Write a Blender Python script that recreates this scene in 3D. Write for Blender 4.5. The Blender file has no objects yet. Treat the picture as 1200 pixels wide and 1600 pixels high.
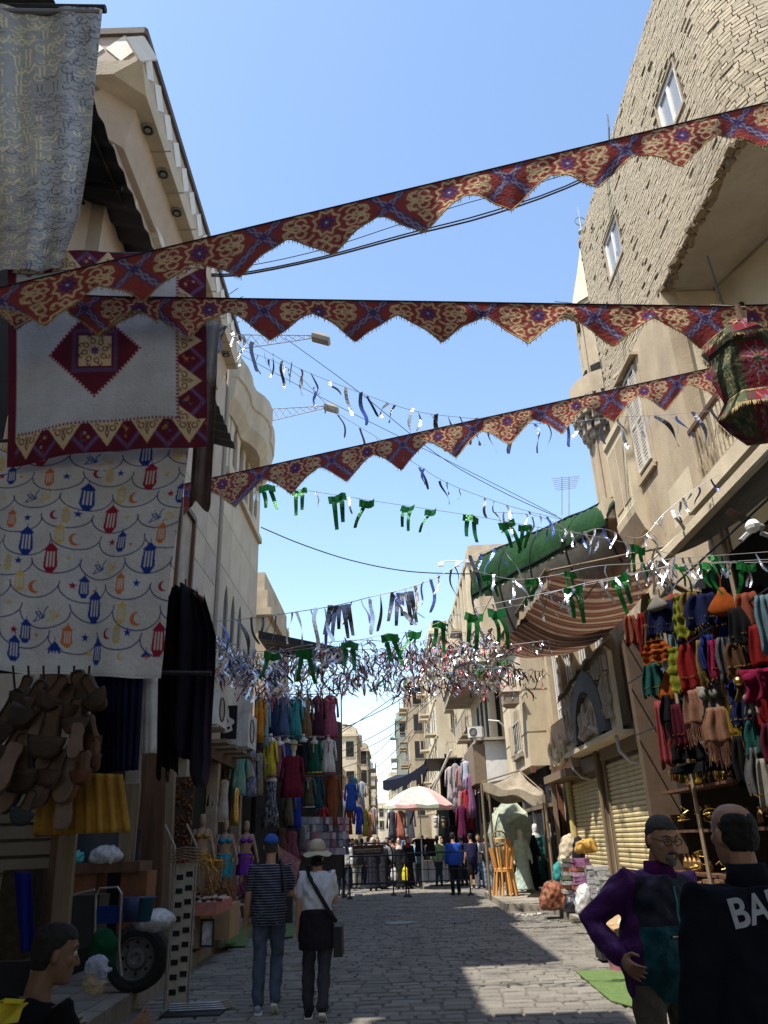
import bpy, bmesh, math, random
import numpy as np
from mathutils import Vector, Matrix, Euler, noise as mnoise
R=math.radians; PI=math.pi; rnd=random.Random(7)
S=bpy.context.scene; C=S.collection
# ------------------------------------------------------------------ camera, sky, sun, exposure
F_PX=1190.; PITCH=R(23.4); ROLL=R(2.0); EYE=1.62
cam_d=bpy.data.cameras.new('camera'); cam=bpy.data.objects.new('camera',cam_d); C.objects.link(cam)
cam_d.sensor_fit='VERTICAL'; cam_d.sensor_height=24.; cam_d.lens=24.*F_PX/1600.
cam_d.clip_start=.05; cam_d.clip_end=3000
cam.matrix_world=Matrix.Translation((0,0,EYE))@Matrix.Rotation(R(90)+PITCH,4,'X')@Matrix.Rotation(-ROLL,4,'Z')
S.camera=cam
SUN=Vector((-.42,-.28,1.)).normalized()
W=bpy.data.worlds.new('World'); S.world=W; W.use_nodes=True
nt=W.node_tree; bg=nt.nodes['Background']; sky=nt.nodes.new('ShaderNodeTexSky'); sky.sky_type='NISHITA'
sky.sun_disc=False; sky.sun_elevation=math.asin(SUN.z); sky.sun_rotation=math.atan2(SUN.x,SUN.y)
sky.air_density=1.3; sky.dust_density=.8; sky.ozone_density=2.2; sky.altitude=30
nt.links.new(sky.outputs[0],bg.inputs[0]); bg.inputs[1].default_value=.15
sd=bpy.data.lights.new('sun','SUN'); sd.energy=4.0; sd.angle=R(.53); sd.color=(1,.93,.82)
so=bpy.data.objects.new('sun',sd); C.objects.link(so); so.rotation_euler=SUN.to_track_quat('Z','Y').to_euler(); so.location=(-20,-15,50)
S.view_settings.view_transform='Standard'; S.view_settings.look='None'; S.view_settings.gamma=1
S.view_settings.exposure=0.98; S.view_settings.use_curve_mapping=False
S.cycles.max_bounces=6; S.cycles.diffuse_bounces=4; S.cycles.transparent_max_bounces=6
# ------------------------------------------------------------------ helpers
def ray(px,py):
    x=(px-600)/F_PX; y=(800-py)/F_PX; c,s=math.cos(ROLL),-math.sin(ROLL)
    xu=c*x-s*y; yu=s*x+c*y
    return Vector((xu, math.cos(PITCH)-yu*math.sin(PITCH), math.sin(PITCH)+yu*math.cos(PITCH)))
def atY(px,py,Y): d=ray(px,py); return Vector((d.x*Y/d.y,Y,EYE+d.z*Y/d.y))
def atX(px,py,X): d=ray(px,py); t=X/d.x; return Vector((X,d.y*t,EYE+d.z*t))
def atZ(px,py,z=0.): d=ray(px,py); t=(z-EYE)/d.z; return Vector((d.x*t,d.y*t,z))
ORG={}
def tag(o,label=None,cat=None,group=None,kind=None):
    if label:o['label']=label
    if cat:o['category']=cat
    if group:o['group']=group
    if kind:o['kind']=kind
    return o
def T(name,label,cat,loc=(0,0,0),rz=0,group=None):
    o=bpy.data.objects.new(name,None); C.objects.link(o); o.empty_display_size=.1
    o.location=loc; o.rotation_euler=(0,0,rz); ORG[o.name]=Vector(loc) if not rz else Vector((0,0,0))
    return tag(o,label,cat,group)
def link(name,me,mats,parent,org,label=None,cat=None,group=None,kind=None):
    o=bpy.data.objects.new(name,me); C.objects.link(o)
    if parent is not None: o.parent=parent; ORG[o.name]=ORG[parent.name]
    else: o.location=org; ORG[o.name]=Vector(org)
    return tag(o,label,cat,group,kind)
class MB:
    def __init__(s): s.v=[];s.f=[];s.mi=[];s.col=None
    def add(s,vs,fs,m=0):
        n=len(s.v); s.v+=[tuple(p) for p in vs]; s.f+=[tuple(i+n for i in f) for f in fs]; s.mi+=[m]*len(fs); return s
    def box(s,c,d,rz=0,m=0,rx=0,ry=0):
        M=Euler((rx,ry,rz)).to_matrix(); c=Vector(c)
        vs=[c+M@Vector((x*d[0]/2,y*d[1]/2,z*d[2]/2)) for x,y,z in ((-1,-1,-1),(1,-1,-1),(1,1,-1),(-1,1,-1),(-1,-1,1),(1,-1,1),(1,1,1),(-1,1,1))]
        return s.add(vs,BF,m)
    def bb(s,a,b,m=0):
        return s.box([(a[i]+b[i])/2 for i in range(3)],[abs(b[i]-a[i]) for i in range(3)],m=m)
    def tube(s,pts,r,n=6,m=0,cap=True,flat=1.):
        pts=[Vector(p) for p in pts]; L=len(pts); rr=r if isinstance(r,(list,tuple)) else [r]*L
        t0=(pts[1]-pts[0]).normalized(); up=Vector((0,0,1)) if abs(t0.z)<.9 else Vector((1,0,0))
        a=t0.cross(up).normalized(); vs=[]
        for i in range(L):
            t=(pts[min(i+1,L-1)]-pts[max(i-1,0)]); t=t.normalized() if t.length>1e-9 else t0
            a=(a-t*a.dot(t)); a=a.normalized() if a.length>1e-6 else t.orthogonal().normalized(); b=t.cross(a)
            vs+=[pts[i]+rr[i]*(a*math.cos(2*PI*k/n)+b*math.sin(2*PI*k/n)*flat) for k in range(n)]
        fs=[(i*n+k,i*n+(k+1)%n,(i+1)*n+(k+1)%n,(i+1)*n+k) for i in range(L-1) for k in range(n)]
        if cap: fs+=[tuple(range(n-1,-1,-1)),tuple(range((L-1)*n,L*n))]
        return s.add(vs,fs,m)
    def prism(s,poly,O,U,V,d,m=0):   # poly in (u,v) of plane O,U,V; extruded by vector d
        O,U,V,d=Vector(O),Vector(U),Vector(V),Vector(d); n=len(poly)
        a=[O+U*p[0]+V*p[1] for p in poly]; vs=a+[p+d for p in a]
        fs=[tuple(range(n-1,-1,-1)),tuple(range(n,2*n))]+[(i,(i+1)%n,n+(i+1)%n,n+i) for i in range(n)]
        return s.add(vs,fs,m)
    def lathe(s,prof,c,n=16,m=0,cap=True,sx=1,sy=1):
        c=Vector(c); vs=[c+Vector((r*math.cos(2*PI*k/n)*sx,r*math.sin(2*PI*k/n)*sy,z)) for r,z in prof for k in range(n)]
        L=len(prof); fs=[(i*n+k,i*n+(k+1)%n,(i+1)*n+(k+1)%n,(i+1)*n+k) for i in range(L-1) for k in range(n)]
        if cap: fs+=[tuple(range(n-1,-1,-1)),tuple(range((L-1)*n,L*n))]
        return s.add(vs,fs,m)
    def loft(s,rings,m=0,cap=True,closed=True):
        n=len(rings[0]); vs=[p for r in rings for p in r]; kk=n if closed else n-1
        fs=[(i*n+k,i*n+(k+1)%n,(i+1)*n+(k+1)%n,(i+1)*n+k) for i in range(len(rings)-1) for k in range(kk)]
        if cap and closed: fs+=[tuple(range(n-1,-1,-1)),tuple(range((len(rings)-1)*n,len(rings)*n))]
        return s.add(vs,fs,m)
    def grid(s,fn,nu,nv,m=0,thick=0,mf=None):
        P=[[Vector(fn(i/nu,j/nv)) for j in range(nv+1)] for i in range(nu+1)]
        vs=[p for r in P for p in r]; q=nv+1
        fs=[(i*q+j,(i+1)*q+j,(i+1)*q+j+1,i*q+j+1) for i in range(nu) for j in range(nv)]
        n0=len(s.f); s.add(vs,fs,m)
        if mf:
            for k in range(len(fs)): s.mi[n0+k]=mf((k//nv+.5)/nu,(k%nv+.5)/nv)
        if thick:
            N=[]
            for i in range(nu+1):
                for j in range(nv+1):
                    a=P[min(i+1,nu)][j]-P[max(i-1,0)][j]; b=P[i][min(j+1,nv)]-P[i][max(j-1,0)]
                    c=a.cross(b); N.append(P[i][j]-(c.normalized()*thick if c.length>1e-12 else Vector((0,0,thick))))
            o=len(s.v)-len(vs); n0=len(s.f)
            s.add(N,[tuple(reversed(f)) for f in fs],m)
            if mf:
                for k in range(len(fs)): s.mi[n0+k]=mf((k//nv+.5)/nu,(k%nv+.5)/nv)
            o2=o+len(vs); ed=[i*q for i in range(nu+1)]+[nu*q+j for j in range(1,nv+1)]+[i*q+nv for i in range(nu-1,-1,-1)]+[j for j in range(nv-1,0,-1)]
            for k in range(len(ed)):
                a,b=ed[k],ed[(k+1)%len(ed)]; s.f.append((o+a,o2+a,o2+b,o+b)); s.mi.append(m)
        return s
    def sph(s,c,r,n=10,m=0,k=6):
        r=r if isinstance(r,(tuple,list)) else (r,r,r); c=Vector(c)
        rings=[[c+Vector((r[0]*math.sin(PI*i/k)*math.cos(2*PI*j/n),r[1]*math.sin(PI*i/k)*math.sin(2*PI*j/n),-r[2]*math.cos(PI*i/k))) for j in range(n)] for i in range(k+1)]
        rings[0]=[p+Vector((0,0,0))+(p-c-Vector((0,0,-r[2])))*0 for p in rings[0]]
        return s.loft(rings,m,cap=False)
    def mesh(s,name,mats,org=(0,0,0),smooth=False):
        me=bpy.data.meshes.new(name); o=Vector(org)
        if s.v:
            a=np.array(s.v,dtype=np.float64)-np.array(o); me.from_pydata(a.tolist(),[],s.f)
        if not isinstance(mats,(list,tuple)): mats=[mats]
        for m in mats: me.materials.append(m)
        if len(mats)>1: me.polygons.foreach_set('material_index',s.mi)
        if smooth: me.polygons.foreach_set('use_smooth',[True]*len(me.polygons))
        if s.col is not None:
            ca=me.color_attributes.new('print','FLOAT_COLOR','POINT'); ca.data.foreach_set('color',np.asarray(s.col,dtype=np.float32).ravel())
        me.update(); return me
    def build(s,name,mats,parent=None,label=None,cat=None,group=None,kind=None,smooth=False,local=False):
        if parent is not None: org=ORG[parent.name]
        elif local: org=Vector((0,0,0))
        else:
            a=np.array(s.v); lo,hi=a.min(0),a.max(0); org=Vector(((lo[0]+hi[0])/2,(lo[1]+hi[1])/2,lo[2]))
        return link(name,s.mesh(name,mats,org,smooth),mats,parent,org,label,cat,group,kind)
BF=[(0,3,2,1),(4,5,6,7),(0,1,5,4),(1,2,6,5),(2,3,7,6),(3,0,4,7)]
def inst(me,name,parent,loc,rot=(0,0,0),sc=(1,1,1)):
    o=bpy.data.objects.new(name,me); C.objects.link(o); o.parent=parent
    o.location=Vector(loc)-ORG[parent.name]; o.rotation_euler=rot; o.scale=sc; return o
def copy_tree(o,parent=None):
    c=o.copy(); C.objects.link(c); c.parent=parent; ORG[c.name]=ORG.get(o.name,Vector((0,0,0)))
    for ch in list(o.children): copy_tree(ch,c)
    return c
MC={}
def mat(name,col,rough=.85,var=.18,sc=4.,bump=.15,metal=0.,obj=.0,stain=None,stain_c=None,trans=0.,attr=False,stretch=(1,1,1),spec=.3,fine=40.,clear=0.,col2=None):
    if name in MC: return MC[name]
    m=bpy.data.materials.new(name); MC[name]=m; m.use_nodes=True; t=m.node_tree; N=t.nodes; L=t.links; b=N['Principled BSDF']
    tc=N.new('ShaderNodeTexCoord'); mp=N.new('ShaderNodeMapping'); L.new(tc.outputs['Object'],mp.inputs[0]); mp.inputs['Scale'].default_value=stretch
    nz=N.new('ShaderNodeTexNoise'); nz.inputs['Scale'].default_value=sc; nz.inputs['Detail'].default_value=6; nz.inputs['Roughness'].default_value=.62; L.new(mp.outputs[0],nz.inputs[0])
    rp=N.new('ShaderNodeMapRange'); L.new(nz.outputs[0],rp.inputs[0]); rp.inputs[1].default_value=.3; rp.inputs[2].default_value=.7; rp.inputs[3].default_value=1-var; rp.inputs[4].default_value=1+var
    hs=N.new('ShaderNodeHueSaturation')
    if attr:
        at=N.new('ShaderNodeAttribute'); at.attribute_name='print'; L.new(at.outputs[0],hs.inputs['Color'])
    else: hs.inputs['Color'].default_value=(*col,1)
    L.new(rp.outputs[0],hs.inputs['Value']); out=hs.outputs[0]
    if col2 is not None:
        n4=N.new('ShaderNodeTexNoise'); n4.inputs['Scale'].default_value=sc*.6; n4.inputs['Detail'].default_value=3; L.new(tc.outputs['Object'],n4.inputs[0])
        r4=N.new('ShaderNodeMapRange'); L.new(n4.outputs[0],r4.inputs[0]); r4.inputs[1].default_value=.42; r4.inputs[2].default_value=.58
        mx=N.new('ShaderNodeMix'); mx.data_type='RGBA'; L.new(r4.outputs[0],mx.inputs[0]); L.new(out,mx.inputs[6]); mx.inputs[7].default_value=(*col2,1); out=mx.outputs[2]
    if stain is not None:
        n2=N.new('ShaderNodeTexNoise'); n2.inputs['Scale'].default_value=stain; n2.inputs['Detail'].default_value=8; n2.inputs['Roughness'].default_value=.7
        m2=N.new('ShaderNodeMapping'); m2.inputs['Scale'].default_value=(1,1,.35); L.new(tc.outputs['Object'],m2.inputs[0]); L.new(m2.outputs[0],n2.inputs[0])
        r2=N.new('ShaderNodeMapRange'); L.new(n2.outputs[0],r2.inputs[0]); r2.inputs[1].default_value=.46; r2.inputs[2].default_value=.72
        mx=N.new('ShaderNodeMix'); mx.data_type='RGBA'; L.new(r2.outputs[0],mx.inputs[0]); L.new(out,mx.inputs[6]); sc_=stain_c or tuple(c*.45 for c in col); mx.inputs[7].default_value=(*sc_,1); out=mx.outputs[2]
    if obj:
        oi=N.new('ShaderNodeObjectInfo'); r3=N.new('ShaderNodeMapRange'); L.new(oi.outputs['Random'],r3.inputs[0]); r3.inputs[3].default_value=1-obj; r3.inputs[4].default_value=1+obj
        h2=N.new('ShaderNodeHueSaturation'); L.new(out,h2.inputs['Color']); L.new(r3.outputs[0],h2.inputs['Value']); out=h2.outputs[0]
    L.new(out,b.inputs['Base Color']); b.inputs['Roughness'].default_value=rough; b.inputs['Metallic'].default_value=metal; b.inputs['Specular IOR Level'].default_value=spec
    if clear: b.inputs['Coat Weight'].default_value=clear
    if bump:
        n3=N.new('ShaderNodeTexNoise'); n3.inputs['Scale'].default_value=fine; n3.inputs['Detail'].default_value=5; L.new(mp.outputs[0],n3.inputs[0])
        ad=N.new('ShaderNodeMath'); L.new(n3.outputs[0],ad.inputs[0]); L.new(nz.outputs[0],ad.inputs[1])
        bp=N.new('ShaderNodeBump'); bp.inputs['Strength'].default_value=bump; bp.inputs['Distance'].default_value=.03; L.new(ad.outputs[0],bp.inputs['Height']); L.new(bp.outputs[0],b.inputs['Normal'])
    if trans:
        tr=N.new('ShaderNodeBsdfTranslucent'); L.new(out,tr.inputs[0]); ms=N.new('ShaderNodeMixShader'); ms.inputs[0].default_value=trans
        L.new(b.outputs[0],ms.inputs[1]); L.new(tr.outputs[0],ms.inputs[2]); L.new(ms.outputs[0],N['Material Output'].inputs[0])
    return m
def cloth(col,trans=.12,var=.22): 
    k='cloth_%d_%d_%d'%tuple(int(c*999) for c in col); return mat(k,col,.9,var,9,.2,trans=trans,spec=.1,fine=60)
def glass():
    return mat('glass',(.05,.06,.07),.08,.1,2,0,spec=.8)
M=dict(
 road=mat('paving_basalt',(.205,.19,.165),.9,.22,3,.5,obj=.18,stain=1.2),
 joint=mat('road_joint_dirt',(.12,.108,.09),.95,.25,6,.3),
 kerb=mat('kerb_stone',(.27,.245,.2),.9,.2,4,.4,obj=.1,stain=2.),
 pave=mat('pavement_stone',(.26,.235,.195),.9,.2,3,.4,obj=.12,stain=1.5),
 cream=mat('cream_stone',(.50,.42,.31),.85,.1,2.5,.25,obj=.07,stain=.7,stain_c=(.36,.30,.22)),
 pink=mat('pink_stone',(.44,.36,.295),.85,.1,2.5,.2,obj=.06),
 tan=mat('tan_plaster',(.44,.36,.25),.92,.14,1.6,.35,stain=.8,stain_c=(.27,.21,.14)),
 tanl=mat('pale_plaster',(.60,.52,.37),.92,.1,1.4,.3,stain=.6,stain_c=(.42,.35,.25)),
 brick=mat('sand_brick',(.44,.375,.27),.95,.16,14,.5,obj=.16,fine=90),
 mortar=mat('dark_mortar',(.14,.11,.075),.97,.3,12,.7),
 soffit=mat('grey_plaster',(.36,.325,.27),.93,.12,1.5,.3,stain=1.,stain_c=(.28,.24,.18)),
 dust=mat('dusty_stone',(.37,.32,.25),.93,.2,3,.5,stain=1.3,stain_c=(.2,.165,.12)),
 dark=mat('dark_metal',(.03,.03,.033),.6,.3,6,.1,metal=.3),
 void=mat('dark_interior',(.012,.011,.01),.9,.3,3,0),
 iron=mat('black_iron',(.02,.02,.022),.45,.3,9,.1,metal=.5),
 steel=mat('grey_steel',(.33,.33,.33),.4,.2,9,.1,metal=.8),
 galv=mat('galvanised',(.42,.42,.42),.5,.2,5,.1,metal=.5),
 white=mat('white_paint',(.74,.73,.70),.6,.1,4,.1),
 wwood=mat('white_wood',(.62,.58,.50),.75,.2,8,.3,stain=3.),
 wood=mat('brown_wood',(.10,.05,.028),.6,.35,7,.3,stretch=(1,1,.12)),
 lwood=mat('honey_wood',(.55,.27,.08),.5,.25,8,.2,stretch=(1,1,.15),obj=.1),
 pole=mat('rough_timber',(.19,.14,.09),.85,.3,9,.4,stretch=(1,1,.1)),
 shut=mat('cream_shutter',(.60,.52,.30),.55,.08,6,.1,obj=.04,stain=2.,stain_c=(.42,.35,.2)),
 shutd=mat('brown_shutter',(.20,.15,.10),.6,.15,6,.15,obj=.06),
 rope=mat('black_cable',(.015,.015,.017),.7,.2,5,0),
 fringe=mat('gold_fringe',(.42,.31,.15),.8,.4,20,0,trans=.2),
 foil=mat('silver_foil',(.72,.73,.76),.22,.15,9,.3,metal=1.),
 foilb=mat('blue_foil',(.10,.14,.36),.22,.2,9,.3,metal=.9),
 foilg=mat('green_foil',(.012,.13,.025),.3,.4,9,.3,metal=.3,trans=.3),
 foilr=mat('red_foil',(.32,.06,.07),.25,.2,9,.3,metal=.8),
 foild=mat('dark_foil',(.12,.12,.14),.25,.2,9,.3,metal=.9),
 skin=mat('skin',(.40,.22,.14),.55,.1,20,.1), skind=mat('tan_skin',(.28,.15,.09),.55,.1,20,.1),
 plaskin=mat('mannequin_skin',(.34,.22,.15),.4,.05,5,0), plawhite=mat('mannequin_white',(.65,.63,.6),.4,.05,5,0),
 hair=mat('black_hair',(.012,.010,.009),.7,.3,60,.4), greyhair=mat('grey_hair',(.05,.046,.042),.8,.4,80,.4),
 card=mat('cardboard',(.36,.24,.13),.85,.12,5,.15,obj=.1), rubber=mat('black_rubber',(.018,.018,.018),.8,.2,20,.3),
 greenmat=mat('green_carpet',(.12,.19,.06),.95,.3,30,.6,fine=200), plastic=mat('clear_plastic',(.45,.46,.47),.2,.3,14,.5,spec=.8),
 gold=mat('gold_brass',(.62,.42,.12),.3,.2,12,.2,metal=1.),
 tarp=mat('dusty_tarp',(.36,.31,.235),.9,.2,3,.3,stain=1.5,trans=.15),
)
# ------------------------------------------------------------------ ground
def sheet(name,pts,z,m,**k):
    b=MB(); b.add([(x,y,z) for x,y in pts],[tuple(range(len(pts)))]); return b.build(name,m,**k)
sheet('ground',[(-400,-60),(400,-60),(400,900),(-400,900)],-.05,M['dust'],kind='structure')
road=sheet('road',[(-3.4,-14),(4.6,-14),(4.6,170),(-5,170)],-.012,M['joint'],kind='structure')
far=MB(); stones=[]
Y=5.2; r=0
while Y<46:
    h=.215*rnd.uniform(.93,1.07) if Y<26 else .42; w0=.31 if Y<26 else .6
    x=-3.0+rnd.uniform(0,.2); xe=3.55 if Y<20 else (2.75 if Y<27 else 4.4)
    while x<xe:
        w=w0*rnd.uniform(.7,1.25); stones.append((x+w/2,Y+h/2,w-.022,h-.025)); x+=w
    Y+=h
def stone(b,cx,cy,w,h,t,x=None):
    j=lambda:rnd.uniform(-.008,.008); z=t
    vs=[(cx-w/2+j(),cy-h/2+j(),-.01),(cx+w/2+j(),cy-h/2+j(),-.01),(cx+w/2+j(),cy+h/2+j(),-.01),(cx-w/2+j(),cy+h/2+j(),-.01)]
    k=.012; vs+=[(cx-w/2+k,cy-h/2+k,z+j()*.4),(cx+w/2-k,cy-h/2+k,z+j()*.4),(cx+w/2-k,cy+h/2-k,z+j()*.4),(cx-w/2+k,cy+h/2-k,z+j()*.4)]
    b.add(vs,BF[1:])
stones.sort(key=lambda s:abs(s[1]-8.4) if s[1]>8.2 else 50)
for i,(cx,cy,w,h) in enumerate(stones):
    t=rnd.uniform(.004,.014)
    if i<290:
        b=MB(); stone(b,0,0,w,h,t); inst(b.mesh('paving_stone',M['road']),'paving_stone',road,(cx,cy,0))
    else: stone(far,cx,cy,w,h,t)
far.build('paving_stones',M['road'],road,kind='stuff')
# a drainage groove cover + manhole covers
for (px,py,r) in ((715,1441,.3),(625,1443,.33)):
    p=atZ(px,py); b=MB(); b.lathe([(r,0),(r,.012),(r*.86,.018),(r*.8,.012),(.01,.014)],(p.x,p.y,.006),20); 
    tag(b.build('manhole_cover',M['iron']),'round iron manhole cover in the paving %s'%('right of the road centre' if px>700 else 'at the road centre'),'manhole cover','manhole covers in the road')
# pavements with kerb stones
def pavement(name,poly,z,seed,lab=None):
    b=MB(); n=len(poly); b.prism(poly,(0,0,-.04),(1,0,0),(0,1,0),(0,0,z+.04-.012)); o=b.build(name,M['pave'],kind='structure'); return o
pl=pavement('pavement',[(-2.72,2),(-2.95,9.5),(-3.25,17),(-3.9,26),(-4.6,40),(-5.5,40),(-5.5,2)],.17,1)
pr=pavement('pavement',[(3.32,9.5),(3.42,14.8),(3.55,20.2),(2.62,20.6),(2.62,25.6),(3.6,26.2),(4.4,40),(6.2,40),(6.2,9.5)],.15,2)
def kerbline(par,pts,z,side):
    for (a,b_) in zip(pts[:-1],pts[1:]):
        a,b_=Vector((*a,0)),Vector((*b_,0)); L=(b_-a).length; d=(b_-a)/L; n=max(1,int(L/.62)); nn=Vector((-d.y,d.x,0))*side
        for i in range(n):
            l=L/n; c=a+d*(i+.5)*l+nn*.1; b=MB(); b.box((0,0,z/2-.02),(l-.018,.2,z+.05+rnd.uniform(-.006,.008))); 
            inst(b.mesh('kerb_stone',M['kerb']),'kerb_stone',par,(c.x,c.y,0),(0,0,math.atan2(d.y,d.x)+rnd.uniform(-.01,.01)))
kerbline(pl,[(-2.72,4),(-2.95,9.5),(-3.25,17),(-3.9,26)],.17,1)
kerbline(pr,[(3.32,9.5),(3.42,14.8),(3.55,20.2)],.15,-1); kerbline(pr,[(3.5,20.5),(2.66,20.5)],.15,-1); kerbline(pr,[(2.6,20.6),(2.62,25.6)],.15,-1)
def slabs(par,x0,x1,y0,y1,z,w):
    y=y0
    while y<y1:
        x=x0
        while x<x1-.05:
            ww=min(w,x1-x); b=MB(); b.box((0,0,0),(ww-.015,w-.015,.02)); inst(b.mesh('paving_slab',M['pave']),'paving_slab',par,(x+ww/2,y+w/2,z+rnd.uniform(-.002,.003))); x+=w
        y+=w
slabs(pl,-4.6,-3.17,8.,16,.17-.01,.48); slabs(pr,3.65,5.0,11,20,.15-.01,.45)
# ------------------------------------------------------------------ generic building pieces
def window(par,O,U,V,Nn,w,h,frame='white',pane=None,mull=1,depth=.12,kind='plain',fw=.06,trans=0):
    """O lower-left corner on the wall, U/V unit vectors, Nn outward normal"""
    O,U,V,Nn=map(Vector,(O,U,V,Nn)); b=MB()
    def bar(u0,u1,v0,v1,d0,d1,bb): bb.prism([(u0,v0),(u1,v0),(u1,v1),(u0,v1)],O+Nn*d0,U,V,Nn*(d1-d0))
    bar(0,fw,0,h,.012,.05,b); bar(w-fw,w,0,h,.012,.05,b); bar(fw,w-fw,0,fw,.012,.05,b); bar(fw,w-fw,h-fw,h,.012,.05,b)
    for i in range(mull): u=w*(i+1)/(mull+1); bar(u-fw/2,u+fw/2,fw,h-fw,.012,.045,b)
    if trans: bar(fw,w-fw,h*trans-fw/2,h*trans+fw/2,.013,.043,b)
    f=b.build('window',M[frame],par); b=MB(); bar(fw*.5,w-fw*.5,fw*.5,h-fw*.5,.004,.02,b); b.build('pane',pane or glass(),f); return f
def shutterpair(par,O,U,V,Nn,w,h,nsl=14):
    O,U,V,Nn=map(Vector,(O,U,V,Nn)); f=MB(); sl=MB()
    def bar(bb,u0,u1,v0,v1,d0,d1): bb.prism([(u0,v0),(u1,v0),(u1,v1),(u0,v1)],O+Nn*d0,U,V,Nn*(d1-d0))
    for k in range(2):
        a=w/2*k; e=a+w/2-.01
        bar(f,a,a+.05,0,h,.01,.05); bar(f,e-.05,e,0,h,.01,.05)
        for v in (0,h*.45,h-.07): bar(f,a+.05,e-.05,v,v+.07,.01,.048)
    o=f.build('shutter',M['wwood'],par); v=MB(); bar(v,.02,w-.03,.02,h-.02,.002,.01); v.build('opening',M['void'],o)
    me=MB().prism([(.0,0),(w/2-.12,0),(w/2-.12,.035),(0,.035)],(0,0,0),U,V,Nn*.02+V*.02).mesh('slat',M['wwood'])
    for k in range(2):
        for i in range(nsl):
            vv=.09+(h-.2)*i/nsl
            if abs(vv-h*.45-.02)<.06: continue
            inst(me,'slat',o,O+U*(w/2*k+.055)+V*vv+Nn*.018)
    return o
def wallbox(par,name,a,b,m): return MB().bb(a,b).build(name,m,par)
UY=(0,1,0); UZ=(0,0,1); UX=(1,0,0); NX=(-1,0,0); PX=(1,0,0); NY=(0,-1,0)
# ------------------------------------------------------------------ LEFT SIDE
# building A: pale stone building with deep cornice
XA=-4.3
A=T('stone_building','pale stone building with deep lamp-studded cornice behind the hanging cloths on the left','building',(-8,14,0))
MB().bb((-12,9.2,0),(XA,18.2,13.6)).build('wall',M['pink'],A)
# cornice: soffit stepped, running along the street and around a chamfered near corner
def offs(d): # plan outline of facade pushed out by d, chamfered near end
    c=(.42 if d<.6 else .04); return [(XA+d,16.8),(XA+d,9.0-d+c),(XA+d-c,9.0-d),(-12,9.0-d)]
def band(b,d0,d1,z0,z1,m=0):   # ring between two offsets/heights
    P0,P1=offs(d0),offs(d1)
    for i in range(3): b.add([(*P0[i],z0),(*P0[i+1],z0),(*P1[i+1],z1),(*P1[i],z1)],[(0,1,2,3)],m)
b=MB(); band(b,.0,.0,9.6,12.5,0); band(b,.0,.12,12.5,12.5,0); band(b,.12,.34,12.5,13.12,0)
b.build('coving',M['pink'],A)
b=MB(); band(b,.34,.59,13.12,13.12); band(b,.59,.62,13.12,13.4); band(b,.62,-.3,14.12,14.12); b.add([(XA-.3,16.8,13.12),(XA+.6,16.8,13.12),(XA+.62,16.8,14.12),(XA-.3,16.8,14.12)],[(0,1,2,3)]); b.build('cornice',M['cream'],A)
b=MB(); band(b,.6,.6,13.4,14.0); b.build('frieze',M['pink'],A)
b=MB(); band(b,.66,.66,14.0,14.14); band(b,.66,.6,14.0,14.0); band(b,.66,-.3,14.14,14.15); b.build('coping',mat('dark_coping',(.10,.08,.07),.8),A)
me=None
P=offs(.62)
dm=mat('frieze_tile',(.66,.62,.55),.7,.08)
def lozenge(c,u,w,h):
    b=MB(); b.prism([(-w/2,0),(0,-h/2),(w/2,0),(0,h/2)],(0,0,0),u,(0,0,1),Vector(u).cross(Vector((0,0,1)))*.04); return b.mesh('tile',dm)
for (p,q) in ((P[0],P[1]),(P[1],P[2]),(P[2],P[3])):
    p,q=Vector((*p,13.7)),Vector((*q,13.7)); L=min((q-p).length,9); u=(q-p).normalized(); n=max(1,int(L/.58)); me=lozenge(0,u,.56,.62)
    off=u.cross(Vector((0,0,1)))*(-.0)
    for i in range(n): inst(me,'tile',A,p+u*(i+.5)*L/n)
# soffit joints and recessed lamps
lm=MB().lathe([(.13,.0),(.13,-.02),(.10,-.035),(.095,-.01),(.055,-.01),(.05,-.05),(.02,-.06)],(0,0,0),16).mesh('downlight',mat('lamp_grey',(.25,.24,.22),.4,metal=.5))
dk=MB().lathe([(.07,-.02),(.07,-.036),(.01,-.036)],(0,0,0),12).mesh('lens',M['void'])
for i in range(8):
    y=9.45+i*.95; o=inst(lm,'downlight',A,(XA+.43,y,13.118)); 
    b=MB().box((0,0,0),(.4,.02,.02)); inst(b.mesh('joint',M['soffit']),'joint',A,(XA+.5,y+.48,13.118))
    d=bpy.data.objects.new('lens',dk); C.objects.link(d); d.parent=o
inst(lm,'downlight',A,(XA-.25,8.72,13.118))
# round window with projecting stone ring
b=MB(); c=atX(245,345,XA); ro,ri=.62,.36
ring=[]
for k in range(25):
    a=2*PI*k/24
    ring.append([Vector((XA+d,c.y+r_*math.cos(a),c.z+r_*math.sin(a))) for r_,d in ((ro,0),(ro,.14),(ri+.06,.16),(ri,.1),(ri,0))])
b.loft(ring,cap=False,closed=False); rw=b.build('round_window',mat('white_stone',(.6,.56,.5),.8),A,smooth=False)
MB().lathe([(.01,.02),(ri+.02,.02)],(0,0,0),20,cap=False)
b=MB(); b.add([Vector((XA+.02,c.y+ri*math.cos(2*PI*k/20),c.z+ri*math.sin(2*PI*k/20))) for k in range(20)],[tuple(range(20))]); b.build('pane',glass(),rw)
for dz in (-1.9,): # recessed panel frames on the facade
    for yy in (10.2,13.4):
        b=MB(); b.bb((XA,yy,9.9),(XA+.07,yy+.12,12.3)); b.bb((XA,yy+2.6,9.9),(XA+.07,yy+2.72,12.3)); b.build('pilaster',M['cream'],A)
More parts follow.
